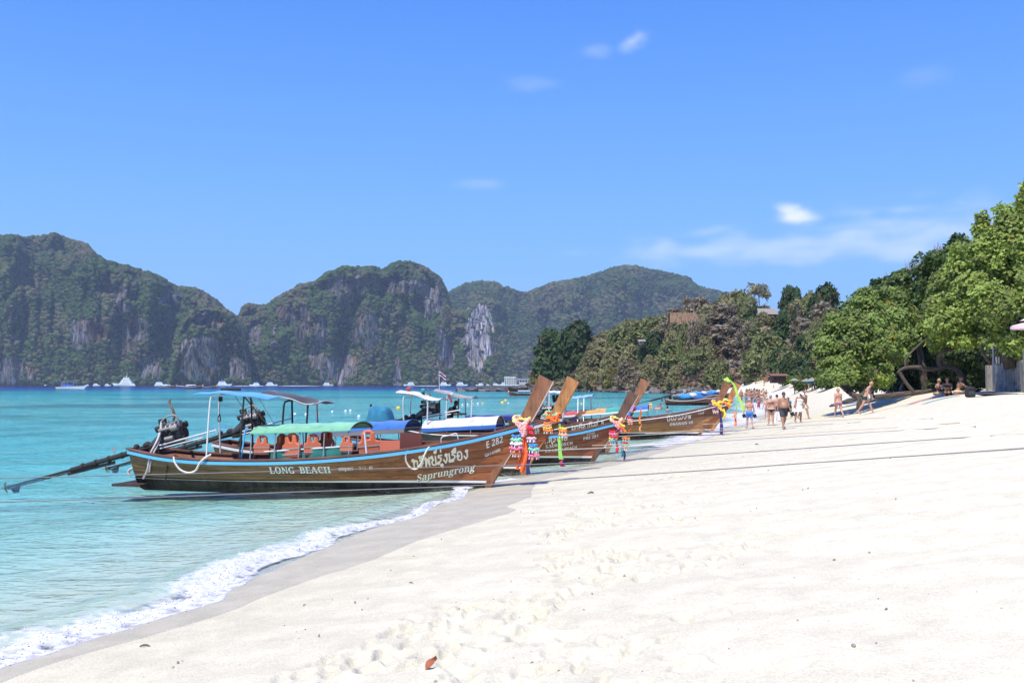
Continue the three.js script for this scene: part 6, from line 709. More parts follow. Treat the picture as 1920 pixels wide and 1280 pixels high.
  far(1494, 719, 733, 'sunburnt walker in pale shorts farther up the beach, seaward of three', 'walkA', SK.pink, [['shorts', FB.white, 0.5]], [['short', HR.brown]], 1.2); far(1510, 720, 731, 'walker in red shorts up the beach beside the green float', 'walkB', SK.pink, [['shorts', FB.red, 0.5]], [['short', HR.brown]], 1); far(1517, 719, 731, 'walker in tan shorts carrying one end of the green float', 'stand', SK.pink, [['shorts', FB.sand, 0.5]], [['short', HR.brown]], 1); far(1528, 716, 735, 'walker in black shirt beneath the green float', 'walkA', SK.tan, [['shirt', FB.black], ['shorts', FB.black, 0.6]], [['short', HR.black]], 1.4); far(1585, 712, 734, 'person in blue shirt stepping out of the tree shade', 'walkA', SK.tan, [['shirt', FB.blue], ['shorts', FB.black, 0.4]], [['short', HR.brown]], -1.2); far(1451, 721, 729, 'tiny lone walker on the far sand path', 'walkA', SK.pink, [['shorts', FB.pinkc, 0.5]], [['short', HR.brown]], 0.5);
  { const b = foot(1522, 733), d = -b.z, g = thing('inflatable_float', 'green inflatable float carried overhead up the beach', 'float', V(b.x, EYE + (720 - 717.5) * d / F, b.z)); part(g, 'tube', new THREE.TorusGeometry(0.42, 0.19, 10, 24).rotateX(PI / 2).scale(1.1, 1, 0.7), FB.teal); part(g, 'seam', new THREE.TorusGeometry(0.62, 0.02, 6, 24).rotateX(PI / 2).scale(1.1, 1, 0.7), FB.green); }
  // in the shade of the great tree
  const shade = (px, y0, y1, label, pk, skin, wear, hair, ry, hgt) => { const p = foot(px, y1); person(label, p, hgt || tall(p, y0, y1), ry, pk, POSE[pk], pk === 'stand' || pk === 'reach' ? MAN : WOM, skin, wear, hair); };
  shade(1757, 0, 741, 'sunbather hugging knees under the big tree, seaward of three', 'sit', SK.tan, [['brief', FB.sand], ['top', FB.sand]], [['bob', HR.blond]], 0.6, 1.62); shade(1778, 0, 742, 'sunbather sitting with crossed arms in the middle under the big tree', 'sit', SK.tan, [['brief', FB.black], ['top', FB.black]], [['bob', HR.brown]], -0.5, 1.65); shade(1796, 0, 740, 'sunbather seated sideways beside the trunk of the big tree', 'sit', SK.tan, [['shorts', FB.sand, 0.3]], [['bun', HR.brown]], 1.4, 1.65);
  shade(1783, 694, 722, 'tall person standing back under the low horizontal limb', 'reach', SK.pink, [['shorts', FB.red, 0.5]], [['short', HR.brown]], -0.6); shade(1794, 697, 722, 'person in black swimwear standing by the leaning trunk', 'stand', SK.tan, [['shorts', FB.black, 0.4]], [['bob', HR.black]], 0.5); shade(1771, 694, 722, 'person in blue print shirt reaching up to the limb', 'reach', SK.tan, [['shirt', FB.blue], ['shorts', FB.char, 0.5]], [['short', HR.brown]], 0.9);
  shade(1676, 0, 746, 'person reclining on the ground at the seaward end of the log', 'recline', SK.brown, [['shorts', FB.char, 0.4]], [['short', HR.black]], 1.3, 1.7); shade(1690, 716, 742, 'person in blue shorts bending beside the log', 'stoop', SK.tan, [['shorts', FB.blue, 0.5]], [['short', HR.brown]], 0.8); shade(1725, 712, 733, 'person in pale shirt sitting back in the shade', 'sit', SK.pink, [['shirt', FB.white], ['shorts', FB.char, 0.5]], [['short', HR.brown]], -0.3);
  // in the water and in the boats
  [[1218, 764, 'swimmer floating nearest the striped canopy boat', SK.pink, HR.blond, 0.2], [1228, 765, 'swimmer with brown hair between two others', SK.pink, HR.brown, -0.4], [1229, 764, 'swimmer with raised shoulders facing the beach', SK.tan, HR.black, 0.8], [1236, 768, 'swimmer with black hair, landward of the group', SK.tan, HR.black, 2.4], [1227, 755, 'lone swimmer farther out beside a buoy', SK.brown, HR.black, 3]].forEach(([px, py, label, s, h, ry], i) => { const d = EYE * F / (py - 720), x = (px - 960) / F * d; person(label, V(x + i * 0.25, -1.38, -d), 1.7, ry, 'farswim', { ...POSE.swim, cell: 0.016 }, MAN, s, [['shorts', FB.navy, 0.5]], [[i % 2 ? 'bob' : 'short', h]], null); });
  { const q = Et.loc(842, 768, 0.1), P = Et.world(V(q.x, 0, 0.15)); P.y = Et.O.y + 0.84; person('dark-clothed boatman sitting hunched under a thin roof, red scarf near', P, 1.7, 1.2, 'sitBench', POSE.sitBench, MAN, SK.dark, [['shirt', FB.black], ['shorts', FB.black, 0.8]], [['short', HR.black]]); const q2 = Dt.loc(1078, 784, 0.2), P2 = Dt.world(V(q2.x, 0.35, -0.2)); person('black-haired boatman lying low in the dark boat by its lettered bow', P2, 1.6, 1.0, 'recline', POSE.recline, MAN, SK.dark, [['shirt', FB.black], ['shorts', FB.black, 0.8]], [['bob', HR.black]]); part(Et.g, 'bench', box(q.x, 0.85, 0.1, 0.4, 0.06, 1.1), deckM); }
}

// ---------- trees, wall and shade along the beach ----------
function pxClumps(list) { const rr = rng(list.length * 13 + 7); const out = []; for (const [px, py, rx, ry, d, sub = 7] of list) { const s = d / F; for (let k = 0; k < sub; k++) { const a = rr() * 6.28, z = rr() * 2 - 1, h = sqrt(1 - z * z) * pow(rr(), 0.4), c = at(px + cos(a) * h * rx * 0.72, py + z * ry * 0.72, d), q = 0.30 + 0.22 * rr(); out.push([c.x, c.y, c.z + sin(a) * h * (rx + ry) * 0.32 * s, rx * s * q * 1.15, ry * s * q, (rx + ry) / 2 * s * q * 1.1]); } } return out; }
const seaLeaf = [1, 2, 3].map((k) => sprig(500 + k, 6, 0.15, 0.21, 1.5, 1));
const leafTone = (base, yel) => (r, ct, z) => { const k = ct * (0.55 + 0.85 * r()); if (r() < yel) return r() < 0.12 ? [0.34 * k, 0.15 * k, 0.02] : [0.26 * k, 0.24 * k, 0.04]; const y = r() * 0.35; return [lerp(base[0], 0.22, y * 0.7) * k, lerp(base[1], 0.28, y * 0.7) * k, lerp(base[2], 0.035, y) * k]; };
function shoreTree(label, clumps, n, tone, seed, limbs, sz = 1, m = barkM, gap = 0.4) { const first = limbs[0][0], o = at(first[0], first[1], first[2]), g = thing('sea_almond_tree', label, 'tree', V(0, 0, 0)); g.position.set(o.x, o.y, o.z);
  const list = pxClumps(clumps); for (const c of list) { c[0] -= o.x; c[1] -= o.y; c[2] -= o.z; }
  limbs.forEach(([...pts], i) => { const rad = pts.pop(); part(g, i ? 'limb' : 'trunk', limb(pts.map(([x, y, d]) => at(x, y, d).sub(o)), rad, 8, 5), m); });
  part(g, 'crown', crownOf(list, n, seaLeaf[seed % 3], leafM, tone, seed, sz, 0.6, gap), leafM); return g; }
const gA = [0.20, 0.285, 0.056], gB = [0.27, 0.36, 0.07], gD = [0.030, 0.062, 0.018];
shoreTree('wide spreading tree with low green crown reaching over the sand', [[1600, 640, 62, 62, 60, 9], [1570, 672, 40, 42, 58, 6], [1640, 600, 66, 54, 62, 9], [1655, 665, 55, 40, 58, 7], [1600, 690, 62, 22, 57, 6], [1560, 640, 26, 34, 60, 5], [1690, 625, 44, 40, 60, 6], [1668, 585, 40, 40, 62, 6], [1545, 662, 18, 26, 59, 4], [1590, 706, 58, 15, 56, 8], [1652, 706, 40, 16, 57, 6]], 14500, leafTone(gA, 0.035), 11, [[[1613, 766, 55], [1612, 746, 55], [1597, 738, 55.5], [1588, 722, 56], [1590, 700, 57], [1602, 670, 58], [0.22, 0.2, 0.17, 0.13, 0.08]], [[1592, 735, 55.5], [1570, 715, 57], [1555, 690, 58], [0.14, 0.1, 0.04]], [[1613, 746, 55], [1628, 730, 56], [1640, 700, 57], [1650, 660, 59], [0.2, 0.16, 0.12, 0.06]], [[1590, 700, 57], [1570, 670, 59], [1560, 640, 60], [0.1, 0.07, 0.03]], [[1640, 700, 57], [1668, 672, 58], [1690, 640, 60], [0.1, 0.08, 0.03]], [[1602, 670, 58], [1620, 620, 60], [1640, 570, 62], [0.08, 0.06, 0.02]]].map((l) => l), 1.05);
shoreTree('tallest bright green tree leaning over the concrete wall', [[1860, 480, 70, 70, 47, 10], [1905, 430, 60, 60, 46, 9], [1840, 560, 84, 60, 47, 11], [1790, 560, 50, 56, 49, 8], [1900, 560, 70, 66, 45, 10], [1815, 620, 80, 34, 47, 9], [1890, 640, 60, 26, 45, 6], [1770, 610, 44, 44, 49, 7], [1925, 500, 50, 60, 45, 8], [1955, 580, 60, 70, 45, 8], [1890, 410, 26, 22, 46, 4], [1850, 420, 22, 24, 47, 4], [1805, 500, 36, 40, 49, 6]], 25000, leafTone(gB, 0.03), 12, [[[1815, 737, 49], [1809, 716, 49], [1800, 698, 49], [1780, 687, 49], [1763, 690, 49], [1742, 692, 49], [1720, 688, 49], [1696, 690, 49], [1683, 698, 49], [0.17, 0.15, 0.14, 0.12, 0.115, 0.11, 0.1, 0.08, 0.04]], [[1763, 689, 49], [1761, 672, 49], [1769, 660, 48.5], [1791, 651, 48.5], [1815, 632, 48], [0.12, 0.12, 0.11, 0.09, 0.05]], [[1739, 634, 49], [1717, 653, 49], [1698, 676, 49], [1700, 690, 49], [0.035, 0.05, 0.06, 0.06]], [[1897, 690, 46], [1885, 650, 46], [1872, 600, 46.5], [1860, 520, 47], [1880, 440, 46.5], [0.34, 0.28, 0.22, 0.15, 0.06]], [[1872, 600, 46.5], [1830, 570, 47], [1800, 540, 48], [0.14, 0.1, 0.04]], [[1885, 650, 46], [1915, 600, 46], [1935, 540, 45.5], [0.18, 0.13, 0.06]], [[1860, 620, 46], [1842, 655, 46], [1857, 680, 46], [0.06, 0.07, 0.08]], [[1687, 697, 49], [1700, 718, 49], [1714, 735, 49], [0.09, 0.09, 0.1]]], 0.92);
shoreTree('dark green tree rising between the low spreading tree and the tall one', [[1710, 560, 56, 48, 66, 9], [1660, 560, 46, 40, 68, 7], [1750, 520, 48, 44, 64, 8], [1780, 490, 40, 40, 62, 7], [1700, 610, 70, 46, 64, 9], [1745, 585, 50, 50, 62, 8], [1690, 530, 30, 20, 68, 4], [1800, 470, 24, 26, 60, 5], [1625, 575, 40, 30, 70, 5], [1590, 585, 30, 20, 72, 4]], 12500, leafTone([0.065, 0.125, 0.028], 0.02), 13, [[[1735, 725, 62], [1730, 690, 62], [1722, 640, 63], [1712, 580, 65], [0.26, 0.22, 0.18, 0.08]], [[1722, 640, 63], [1755, 590, 63], [1775, 520, 62], [0.12, 0.09, 0.04]], [[1722, 640, 63], [1690, 600, 65], [1665, 560, 67], [0.12, 0.09, 0.04]]], 1.1);
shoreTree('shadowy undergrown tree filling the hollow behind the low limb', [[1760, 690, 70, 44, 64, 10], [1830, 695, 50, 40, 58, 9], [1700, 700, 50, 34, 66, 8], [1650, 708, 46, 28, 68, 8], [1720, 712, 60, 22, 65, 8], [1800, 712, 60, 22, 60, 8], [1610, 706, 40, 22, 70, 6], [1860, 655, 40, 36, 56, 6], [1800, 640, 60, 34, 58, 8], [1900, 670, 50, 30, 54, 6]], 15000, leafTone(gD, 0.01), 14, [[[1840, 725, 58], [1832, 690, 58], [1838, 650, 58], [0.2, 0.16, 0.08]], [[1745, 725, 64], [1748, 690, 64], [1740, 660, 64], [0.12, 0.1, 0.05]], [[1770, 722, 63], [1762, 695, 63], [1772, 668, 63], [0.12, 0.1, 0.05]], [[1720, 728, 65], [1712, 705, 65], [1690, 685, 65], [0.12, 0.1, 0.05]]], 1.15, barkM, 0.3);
shoreTree('branch of leaves entering at the top edge of the photo', [[1935, 365, 24, 26, 40, 6], [1924, 385, 10, 16, 40, 4]], 700, leafTone(gB, 0.05), 15, [[[1990, 470, 40], [1960, 420, 40], [1930, 370, 40], [0.1, 0.06, 0.02]]], 0.85, barkM, 0.35);
{ // dry plume-like shrubs above the dark tree
  const r = rng(77), bare = (px, py, d, hpx, label) => { const o = at(px, py, d), g = thing('leafless_shrub', label, 'shrub', o), list = [], H = hpx * d / F; for (let i = 0; i < 9; i++) { const w = r() * 6.3, s = 0.10 + 0.25 * r(), l = H * (0.6 + 0.4 * r()); list.push(limb([V(0, -1, 0), V(cos(w) * s * l * 0.3, l * 0.5, sin(w) * s * l * 0.3), V(cos(w) * s * l, l, sin(w) * s * l)], [0.05, 0.03, 0.012], 4, 3)); for (let j = 0; j < 5; j++) { const t = 0.4 + 0.12 * j, b = V(cos(w) * s * l * t * t, l * t, sin(w) * s * l * t * t), v = r() * 6.3; list.push(limb([b, b.clone().add(V(cos(v) * 0.15, 0.25, sin(v) * 0.15)), b.clone().add(V(cos(v) * 0.22, 0.6, sin(v) * 0.22))], [0.018, 0.014, 0.006], 3, 2)); } } part(g, 'twigs', merge(list), M('dry twig', 0.30, 0.21, 0.20, 0.9)); };
  bare(1710, 540, 74, 50, 'leafless reddish shrub sticking up above the dark tree, seaward one'); bare(1725, 530, 74, 48, 'leafless reddish shrub sticking up in the middle above the dark tree'); bare(1762, 500, 72, 38, 'leafless reddish shrub nearest the tall green tree'); bare(1660, 560, 76, 46, 'leafless thin shrub above the low spreading tree');
}
{ // fallen log and driftwood of the shade, dark rocks at its edge
  const lg = (pts, r, label) => { const o = at(...pts[0]), g = solo('fallen_log', limb(pts.map((p) => at(...p).sub(o)), r, 9, 5), barkM, label, 'log'); g.position.copy(o); }; lg([[1640, 744, 52], [1680, 740, 52], [1720, 736, 51.5], [1756, 731, 51.5]], [0.12, 0.15, 0.14, 0.1], 'long bleached log lying on the sand behind the sunbathers'); lg([[1800, 733, 50], [1820, 734, 50], [1838, 731, 50.5]], [0.1, 0.12, 0.07], 'short thick root beside the trunk near the black backpack');
  const r = rng(5); for (const [px, py, s, label] of [[1562, 762, 0.28, 'flat dark rock at the seaward end of the rock row'], [1572, 759, 0.34, 'second dark rock of the row beside the woman in red hat'], [1583, 757, 0.42, 'dark rock in the middle of the row on the sand'], [1592, 756, 0.5, 'largest dark rock of the row on the sand'], [1601, 753, 0.42, 'dark rock just beyond the largest one of the row'], [1610, 751, 0.4, 'dark rock at the foot of the man in green trunks']]) { const p = foot(px, py), o = solo('beach_rock', lump(px, s, 3, 0.6, 0.55, 1.5), M('dark rock', 0.16, 0.145, 0.135, 0.9), label, 'rock'); o.position.copy(p).add(V(0, s * 0.15, 0)); o.rotation.y = r() * 6; }
  { const p = foot(1820, 745), g = thing('backpack', 'black backpack standing on the sand in front of the tree', 'backpack', p); part(g, 'pack', surface((x, y, z) => hypot(max(0, abs(x) - 0.10), max(0, abs(y - 0.22) - 0.13), max(0, abs(z) - 0.05)) - 0.09, [-0.25, -0.05, -0.2], [0.25, 0.5, 0.2], 0.025), FB.black); part(g, 'pocket', surface((x, y, z) => hypot(max(0, abs(x) - 0.08), max(0, abs(y - 0.15) - 0.06), max(0, abs(z - 0.13) - 0.01)) - 0.04, [-0.2, 0, 0.05], [0.2, 0.3, 0.25], 0.02), FB.char); part(g, 'strap', tube([V(0.08, 0.4, -0.1), V(0.12, 0.3, -0.2), V(0.1, 0.1, -0.16)], 0.02, 14, 6), FB.black); }
  { const a = foot(1868, 741), g = thing('groundsheet', 'dark cloth spread on the sand at the foot of the wall', 'cloth', a.clone().add(V(0, 0.03, 0))); part(g, 'cloth', lump(66, 1, 3, 0.4, 0.12).scale(0.9, 0.5, 0.4), FB.char); }
  for (const [px, py, w, m, label] of [[1765, 748, 1.6, FB.teal, 'teal towel lying flat on the sand before the sunbathers'], [1728, 751, 1.3, FB.pinkc, 'pink towel lying flat on the sand before the log']]) { const p = foot(px, py), o = solo('beach_towel', grid(12, 6, (i, j) => { const x = p.x + (i - 0.5) * w, z = p.z + (j - 0.5) * 0.8; return [x - p.x, sandY(x, z) - p.y + 0.012, z - p.z]; }, null, null, false), m, label, 'towel'); o.position.copy(p); }
}
{ // concrete wall with its end pillar
  const conc = M('weathered concrete', 0.40, 0.39, 0.375, 0.95, { map: tex(512, (u, v) => { const st = tfbm(u, v, 40, 3, 71, 4), n = tfbm(u, v, 10, 10, 73, 5), k = 0.55 + 0.5 * n + 0.55 * (st - 0.5); return [k, k * 0.99, k * 0.98]; }, true), bumpMap: rockBump, bumpScale: 0.02 });
  const A0 = at(1866, 737, 53), A1 = at(1990, 744, 37), w = thing('concrete_wall', 'weathered grey concrete wall with end pillar under the tall tree', 'wall', A0), d = A1.clone().sub(A0); d.y = 0; const len = d.length(), ang = atan2(-d.z, d.x), put = (name, x, y, z, a, b, c) => part(w, name, box(x, y, z, a, b, c), conc); w.rotation.y = ang;
  put('panel', len * 0.25, 0.55, 0, len * 0.5, 2.1, 0.2); put('panel', len * 0.75 + 0.01, 0.56, 0, len * 0.5, 2.12, 0.21); put('pillar', -0.32, 0.55, 0.12, 0.62, 2.0, 0.5); put('pillar', 0.1, 0.9, -0.06, 0.22, 2.1, 0.34); for (let k = 0; k < 7; k++) put('stub_post', 0.5 + k * 2.3, 1.82, 0.0, 0.42, 0.42, 0.2);
  const rail = thing('metal_railing', 'dark metal railing standing on the terrace behind the wall', 'railing', A0.clone().add(V(0.2, 1.5, -0.9))); rail.rotation.y = ang; for (const y of [0.5, 0.78]) part(rail, 'rail', cyl(V(0, y, 0), V(9, y, 0), 0.03), blackM); for (let k = 0; k < 10; k++) part(rail, 'baluster', cyl(V(k, 0, 0), V(k, 0.8, 0), 0.025), blackM);
  const parasol = (px, py, d, rad, m, label, two) => { const c = at(px, py, d), g = thing('parasol', label, 'parasol', c); part(g, 'canopy', new THREE.ConeGeometry(rad, rad * 0.28, 8, 3, true), m); part(g, 'valance', new THREE.CylinderGeometry(rad, rad * 1.005, 0.12, 8, 1, true).translate(0, -rad * 0.14 - 0.06, 0), m); if (two) part(g, 'vent', new THREE.ConeGeometry(rad * 0.45, rad * 0.2, 8, 1, true).translate(0, rad * 0.3, 0), m); part(g, 'pole', cyl(V(0, -2.4, 0), V(0, rad * 0.14, 0), 0.035), galv); for (let k = 0; k < 8; k++) { const a = k * PI / 4; part(g, 'rib', cyl(V(0, rad * 0.1, 0), V(cos(a) * rad * 0.96, -rad * 0.135, sin(a) * rad * 0.96), 0.015, 0.012, 5), galv); } };
  parasol(1927, 607, 37, 0.62, M('pale pink cloth', 0.75, 0.55, 0.6, 0.85), 'pale pink two-tier parasol at the edge beyond the wall', true); parasol(1862, 631, 49, 0.85, M('brick red cloth', 0.5, 0.06, 0.05, 0.85), 'small red parasol with pale patches under the tall tree');
  part(scene.children.find((o) => o.name === 'parasol_001'), 'pale_cover', new THREE.ConeGeometry(0.8, 0.22, 8, 2, true).translate(-0.12, 0.05, 0), FB.white);
}
{ // buildings among the trees and far along the shore
  const thatch = M('thatch', 0.22, 0.145, 0.095, 1, { map: tex(256, (u, v) => { const k = 0.5 + 0.8 * tfbm(u, v, 50, 5, 4, 4); return [k, k * 0.97, k * 0.92]; }, true) }), greyThatch = M('grey thatch', 0.24, 0.225, 0.2, 1), dw = M('dark timber', 0.09, 0.06, 0.05, 0.9), pale = M('pale render', 0.72, 0.70, 0.66, 0.85), voids = M('dark window glass', 0.03, 0.035, 0.04, 0.2);
  const house = (label, px, py, d, w, h, dep, roofH, rm, wm) => { const c = at(px, py, d), g = thing('house', label, 'house', c), roofG = extrude([[-w / 2 - 0.5, 0], [w / 2 + 0.5, 0], [w / 2 - 0.8, roofH], [-w / 2 + 0.8, roofH]], dep + 1, 0.02); part(g, 'wall', box(0, h / 2, 0, w, h, dep), wm); part(g, 'roof', merge([grid(20, 6, (i, t) => [lerp(-w / 2 - 0.5, w / 2 + 0.5, i) * (1 - 0.12 * t), h + roofH * t - 0.05, dep / 2 + 0.6 - t * (dep / 2 + 0.5)]), grid(20, 6, (i, t) => [lerp(-w / 2 - 0.5, w / 2 + 0.5, i) * (1 - 0.12 * t), h + roofH * t - 0.05, -dep / 2 - 0.6 + t * (dep / 2 + 0.5)], null, null, true), extrude([[-w / 2 - 0.4, 0], [w / 2 + 0.4, 0], [w / 2 - 0.5, roofH * 0.9], [-w / 2 + 0.5, roofH * 0.9]], 0.3, 0).translate(0, h - 0.05, 0)]), rm); for (const x of [-0.3, 0.05, 0.32]) { const f = part(g, 'window', box(x * w, h * 0.55, dep / 2 + 0.03, w * 0.16, h * 0.45, 0.08), dw); part(f, 'pane', box(x * w, h * 0.55, dep / 2 + 0.08, w * 0.13, h * 0.36, 0.02), voids); } return g; };
  house('thatched house with tan roof showing among the headland trees', 1281, 617, 275, 7.5, 1.2, 5, 3.6, thatch, dw); house('grey-roofed hut under the tall pale-trunked tree on the headland', 1437, 601, 262, 4.6, 1.6, 4, 1.8, greyThatch, dw); house('low dark brown shed where the sand path meets the trees', 1459, 718, 172, 2.4, 1.35, 2, 0.35, M('rust red roof', 0.2, 0.09, 0.06, 0.9), M('dark brown board', 0.07, 0.035, 0.03, 0.9)); house('small grey-gabled cabin peeping out of the olive trees', 1203, 645, 282, 1.3, 0.8, 2, 0.6, greyThatch, M('faded render', 0.3, 0.29, 0.27, 0.9));
  for (const [px, py, d, r, label] of [[1513, 712, 135, 0.9, 'grey thatched sunshade nearest the sand path'], [1523, 711, 132, 1.05, 'wide grey thatched sunshade among the bushes'], [1490, 711, 140, 0.8, 'small grey thatched sunshade by the green bush']]) { const c = at(px, py, d), g = thing('thatched_sunshade', label, 'sunshade', c); part(g, 'thatch', new THREE.ConeGeometry(r, r * 0.5, 14, 3, true), greyThatch); part(g, 'post', cyl(V(0, -2.2, 0), V(0, 0.2, 0), 0.07), dw); }
  { const c = at(1433, 712, 182), g = thing('wooden_post_sign', 'thin orange post with crosspiece standing before the brown shed', 'post', c); part(g, 'post', cyl(V(0, -1.2, 0), V(0, 0.6, 0), 0.08), M('orange timber', 0.4, 0.13, 0.06, 0.9)); part(g, 'crosspiece', box(0, 0.3, 0, 1.1, 0.12, 0.1), M('orange timber', 0.4, 0.13, 0.06, 0.9)); }
  { const c = at(967, 722, 1500), g = thing('hotel', 'white and grey waterfront hotel at the foot of the far hills', 'hotel', c); part(g, 'wall', box(-9, 6, 0, 17, 13, 10), pale); for (let f = 0; f < 4; f++) { part(g, 'balcony', box(-9, 1 + f * 3.2, 5.4, 17.5, 0.5, 1.2), pale); for (let k = 0; k < 5; k++) { const wdw = part(g, 'window', box(-15.8 + k * 3.4, 2.5 + f * 3.2, 5.02, 2.5, 2, 0.1), dw); part(wdw, 'pane', box(-15.8 + k * 3.4, 2.5 + f * 3.2, 5.09, 2.2, 1.7, 0.04), voids); } } part(g, 'long_wing', box(14, 9.2, -1, 29, 2.6, 9), M('slate cladding', 0.2, 0.22, 0.25, 0.8)); for (let k = 0; k < 7; k++) part(g, 'pillar', box(1 + k * 4.4, 4, 2, 0.8, 8.4, 0.8), pale); part(g, 'lower_wing', box(15, 2.5, 3, 20, 4, 6), M('grey brick', 0.35, 0.33, 0.31, 0.9)); part(g, 'roof', box(-9, 12.9, 0, 18, 0.8, 11), pale); }
  // green bushes beside the path
  const bush = (px, py, d, rx, ry, label, tone) => { const o = foot(px, py), g = thing('bush', label, 'bush', o); const s = -o.z / F; part(g, 'foliage', crownOf(clumpSet(rx * 2 * s, ry * 1.3 * s, 8, px, 0), 900, drySprig[1], drabM, tones(tone, 0.7, 0.03), px, 0.55, 0.6, 0.2), drabM); part(g, 'stem', cyl(V(0, -0.2, 0), V(0, ry * s * 0.6, 0), 0.06), barkM); };
  bush(1566, 724, 78, 30, 16, 'green bush crowding the foot of the low spreading tree', [0.09, 0.15, 0.03]); bush(1512, 729, 100, 20, 12, 'low green bush beneath the thatched sunshades', [0.1, 0.16, 0.035]); bush(1480, 718, 150, 18, 8, 'bright green low bush beside the brown shed', [0.13, 0.2, 0.03]); bush(1500, 719, 140, 20, 8, 'bright green low bush in the middle of the beach edge', [0.12, 0.19, 0.03]); bush(1545, 722, 110, 26, 14, 'green bush behind the green float', [0.09, 0.14, 0.03]); bush(1530, 716, 130, 24, 16, 'leafy bush under the thatched sunshades', [0.07, 0.11, 0.03]);
}
// ---------- boats far out ----------
{
  const wm = M('gleaming white hull', 0.84, 0.85, 0.86, 0.35), gl = M('dark boat glass', 0.03, 0.04, 0.06, 0.15), bl = M('blue awning', 0.06, 0.12, 0.5, 0.7), wk = M('white wake', 0.85, 0.88, 0.9, 0.9);
  const hullG = (L, W, H) => grid(16, 8, (i, j) => { const a = (j - 0.5) * 2, k = pow(1 - pow(i, 2.6), 0.7), s = Math.sign(a) * W / 2 * k * pow(abs(a), 0.6), y = -0.1 * H + H * pow(abs(a), 1.4) * (0.75 + 0.35 * i * i); return [(i - 0.5) * L + 0.12 * L * i * i * abs(a), y, s]; });
  const deckG = (L, W, H) => grid(16, 2, (i, j) => { const k = pow(1 - pow(i, 2.6), 0.7); return [(i - 0.5) * L + 0.10 * L * i * i, H * (0.72 + 0.33 * i * i), (j - 0.5) * W * k]; });
  const motor = (px, py, Lpx, label, kind, flip, dist) => { const d = dist || EYE * F / (py - 720), L = Lpx * d / F, c = at(px, 720, d), g = thing(kind === 'yacht' ? 'yacht' : 'motor_boat', label, kind === 'yacht' ? 'yacht' : 'motor boat', V(c.x, 0, c.z), null), W = L * 0.26, H = L * (kind === 'speed' ? 0.12 : 0.13); part(g, 'hull', hullG(L, W, H), wm); part(g, 'deck', deckG(L, W, H), wm);
    if (kind === 'speed') { part(g, 'awning', box(-L * 0.05, H * 2.2, 0, L * 0.52, H * 0.16, W * 0.8), bl); for (const x of [-0.28, -0.05, 0.17]) for (const z of [-1, 1]) part(g, 'stanchion', cyl(V(x * L, H * 0.8, z * W * 0.36), V(x * L, H * 2.2, z * W * 0.36), 0.06), galv); part(g, 'outboard_motor', box(-L * 0.5, H * 0.7, 0, L * 0.05, H * 0.9, W * 0.4), blackM); part(g, 'windscreen', box(L * 0.2, H * 1.3, 0, L * 0.12, H * 0.5, W * 0.6), gl); part(g, 'seats', box(-L * 0.08, H * 1.05, 0, L * 0.4, H * 0.5, W * 0.6), bl); }
    else { const n = kind === 'yacht' ? 3 : 2; for (let k = 0; k < n; k++) { const l = L * (0.62 - 0.16 * k), y = H * (0.8 + 0.85 * k), x = -L * (0.08 + 0.01 * k); part(g, 'cabin', extrude([[-l / 2, 0], [l / 2, 0], [l * 0.34, H * 0.8], [-l / 2, H * 0.8]], W * (0.8 - 0.12 * k), 0.02 * H).translate(x, y, 0), wm); part(g, 'window_band', box(x - l * 0.06, y + H * 0.45, 0, l * 0.74, H * 0.28, W * (0.8 - 0.12 * k) + 0.06), kind === 'ferry' && k ? bl : gl); } part(g, 'mast', cyl(V(-L * 0.12, H * (0.8 + 0.85 * n), 0), V(-L * 0.16, H * (kind === 'yacht' ? 5.2 : 3.6), 0), H * 0.10, H * 0.03), wm); if (kind === 'ferry') part(g, 'awning', box(-L * 0.1, H * 2.6, 0, L * 0.5, H * 0.12, W * 0.8), bl); }
    if (flip) g.rotation.y = PI; return g; };
  motor(131, 729, 50, 'white speedboat with blue awning passing in front of the far cliffs', 'speed'); motor(232, 722.6, 36, 'large white yacht with stepped decks near the far shore', 'yacht', true, 1550);
  const S = [[162, 8, 'tiny white boat directly behind the speedboat'], [180, 13, 'small white boat between the speedboat and the yacht'], [201, 11, 'small white boat just left of the yacht'.replace('left of', 'beside the stern of')], [246, 15, 'white boat close beside the large yacht'], [300, 22, 'blue and white ferry behind two dark longtail boats'], [419, 26, 'long low white boat under the rock dome'], [478, 18, 'white ferry between the dome cliff and a wake'], [508, 20, 'white ferry with blue side behind the black roof'], [614, 18, 'blue-white ferry beneath the middle of the broad hill'], [768, 20, 'white motor yacht beside the white boat roof'], [834, 20, 'grey ferry behind the small flag'], [865, 20, 'white and blue boat past the small flag'], [900, 14, 'blue boat below the pale rock pillar'], [915, 8, 'tiny white boat before the rock spit'], [930, 14, 'small dark boat before the hotel'], [943, 18, 'white boat moored before the hotel'], [965, 14, 'blue boat moored before the hotel'], [84, 5, 'tiny white boat far off near the photo edge']];
  S.forEach(([px, l, label], i) => motor(px, 722.4, l, label, l > 13 ? 'ferry' : 'small', i % 3 === 0, 1350 + 23 * i));
  for (const [px, l, label] of [[465, 60, 'long white wake trailing behind the ferry'], [560, 90, 'thin white wake line along the far shore'], [340, 34, 'short white wake behind the blue and white ferry'], [800, 50, 'thin wake line near the grey ferry']]) { const d = 1250, c = at(px, 720, d), o = solo('wake', lump(px, 1, 3, 0.5, 0.04, 2).scale(l * d / F / 2, 6, 1.6), wk, label, 'wake'); o.position.set(c.x, 0.1, c.z); }
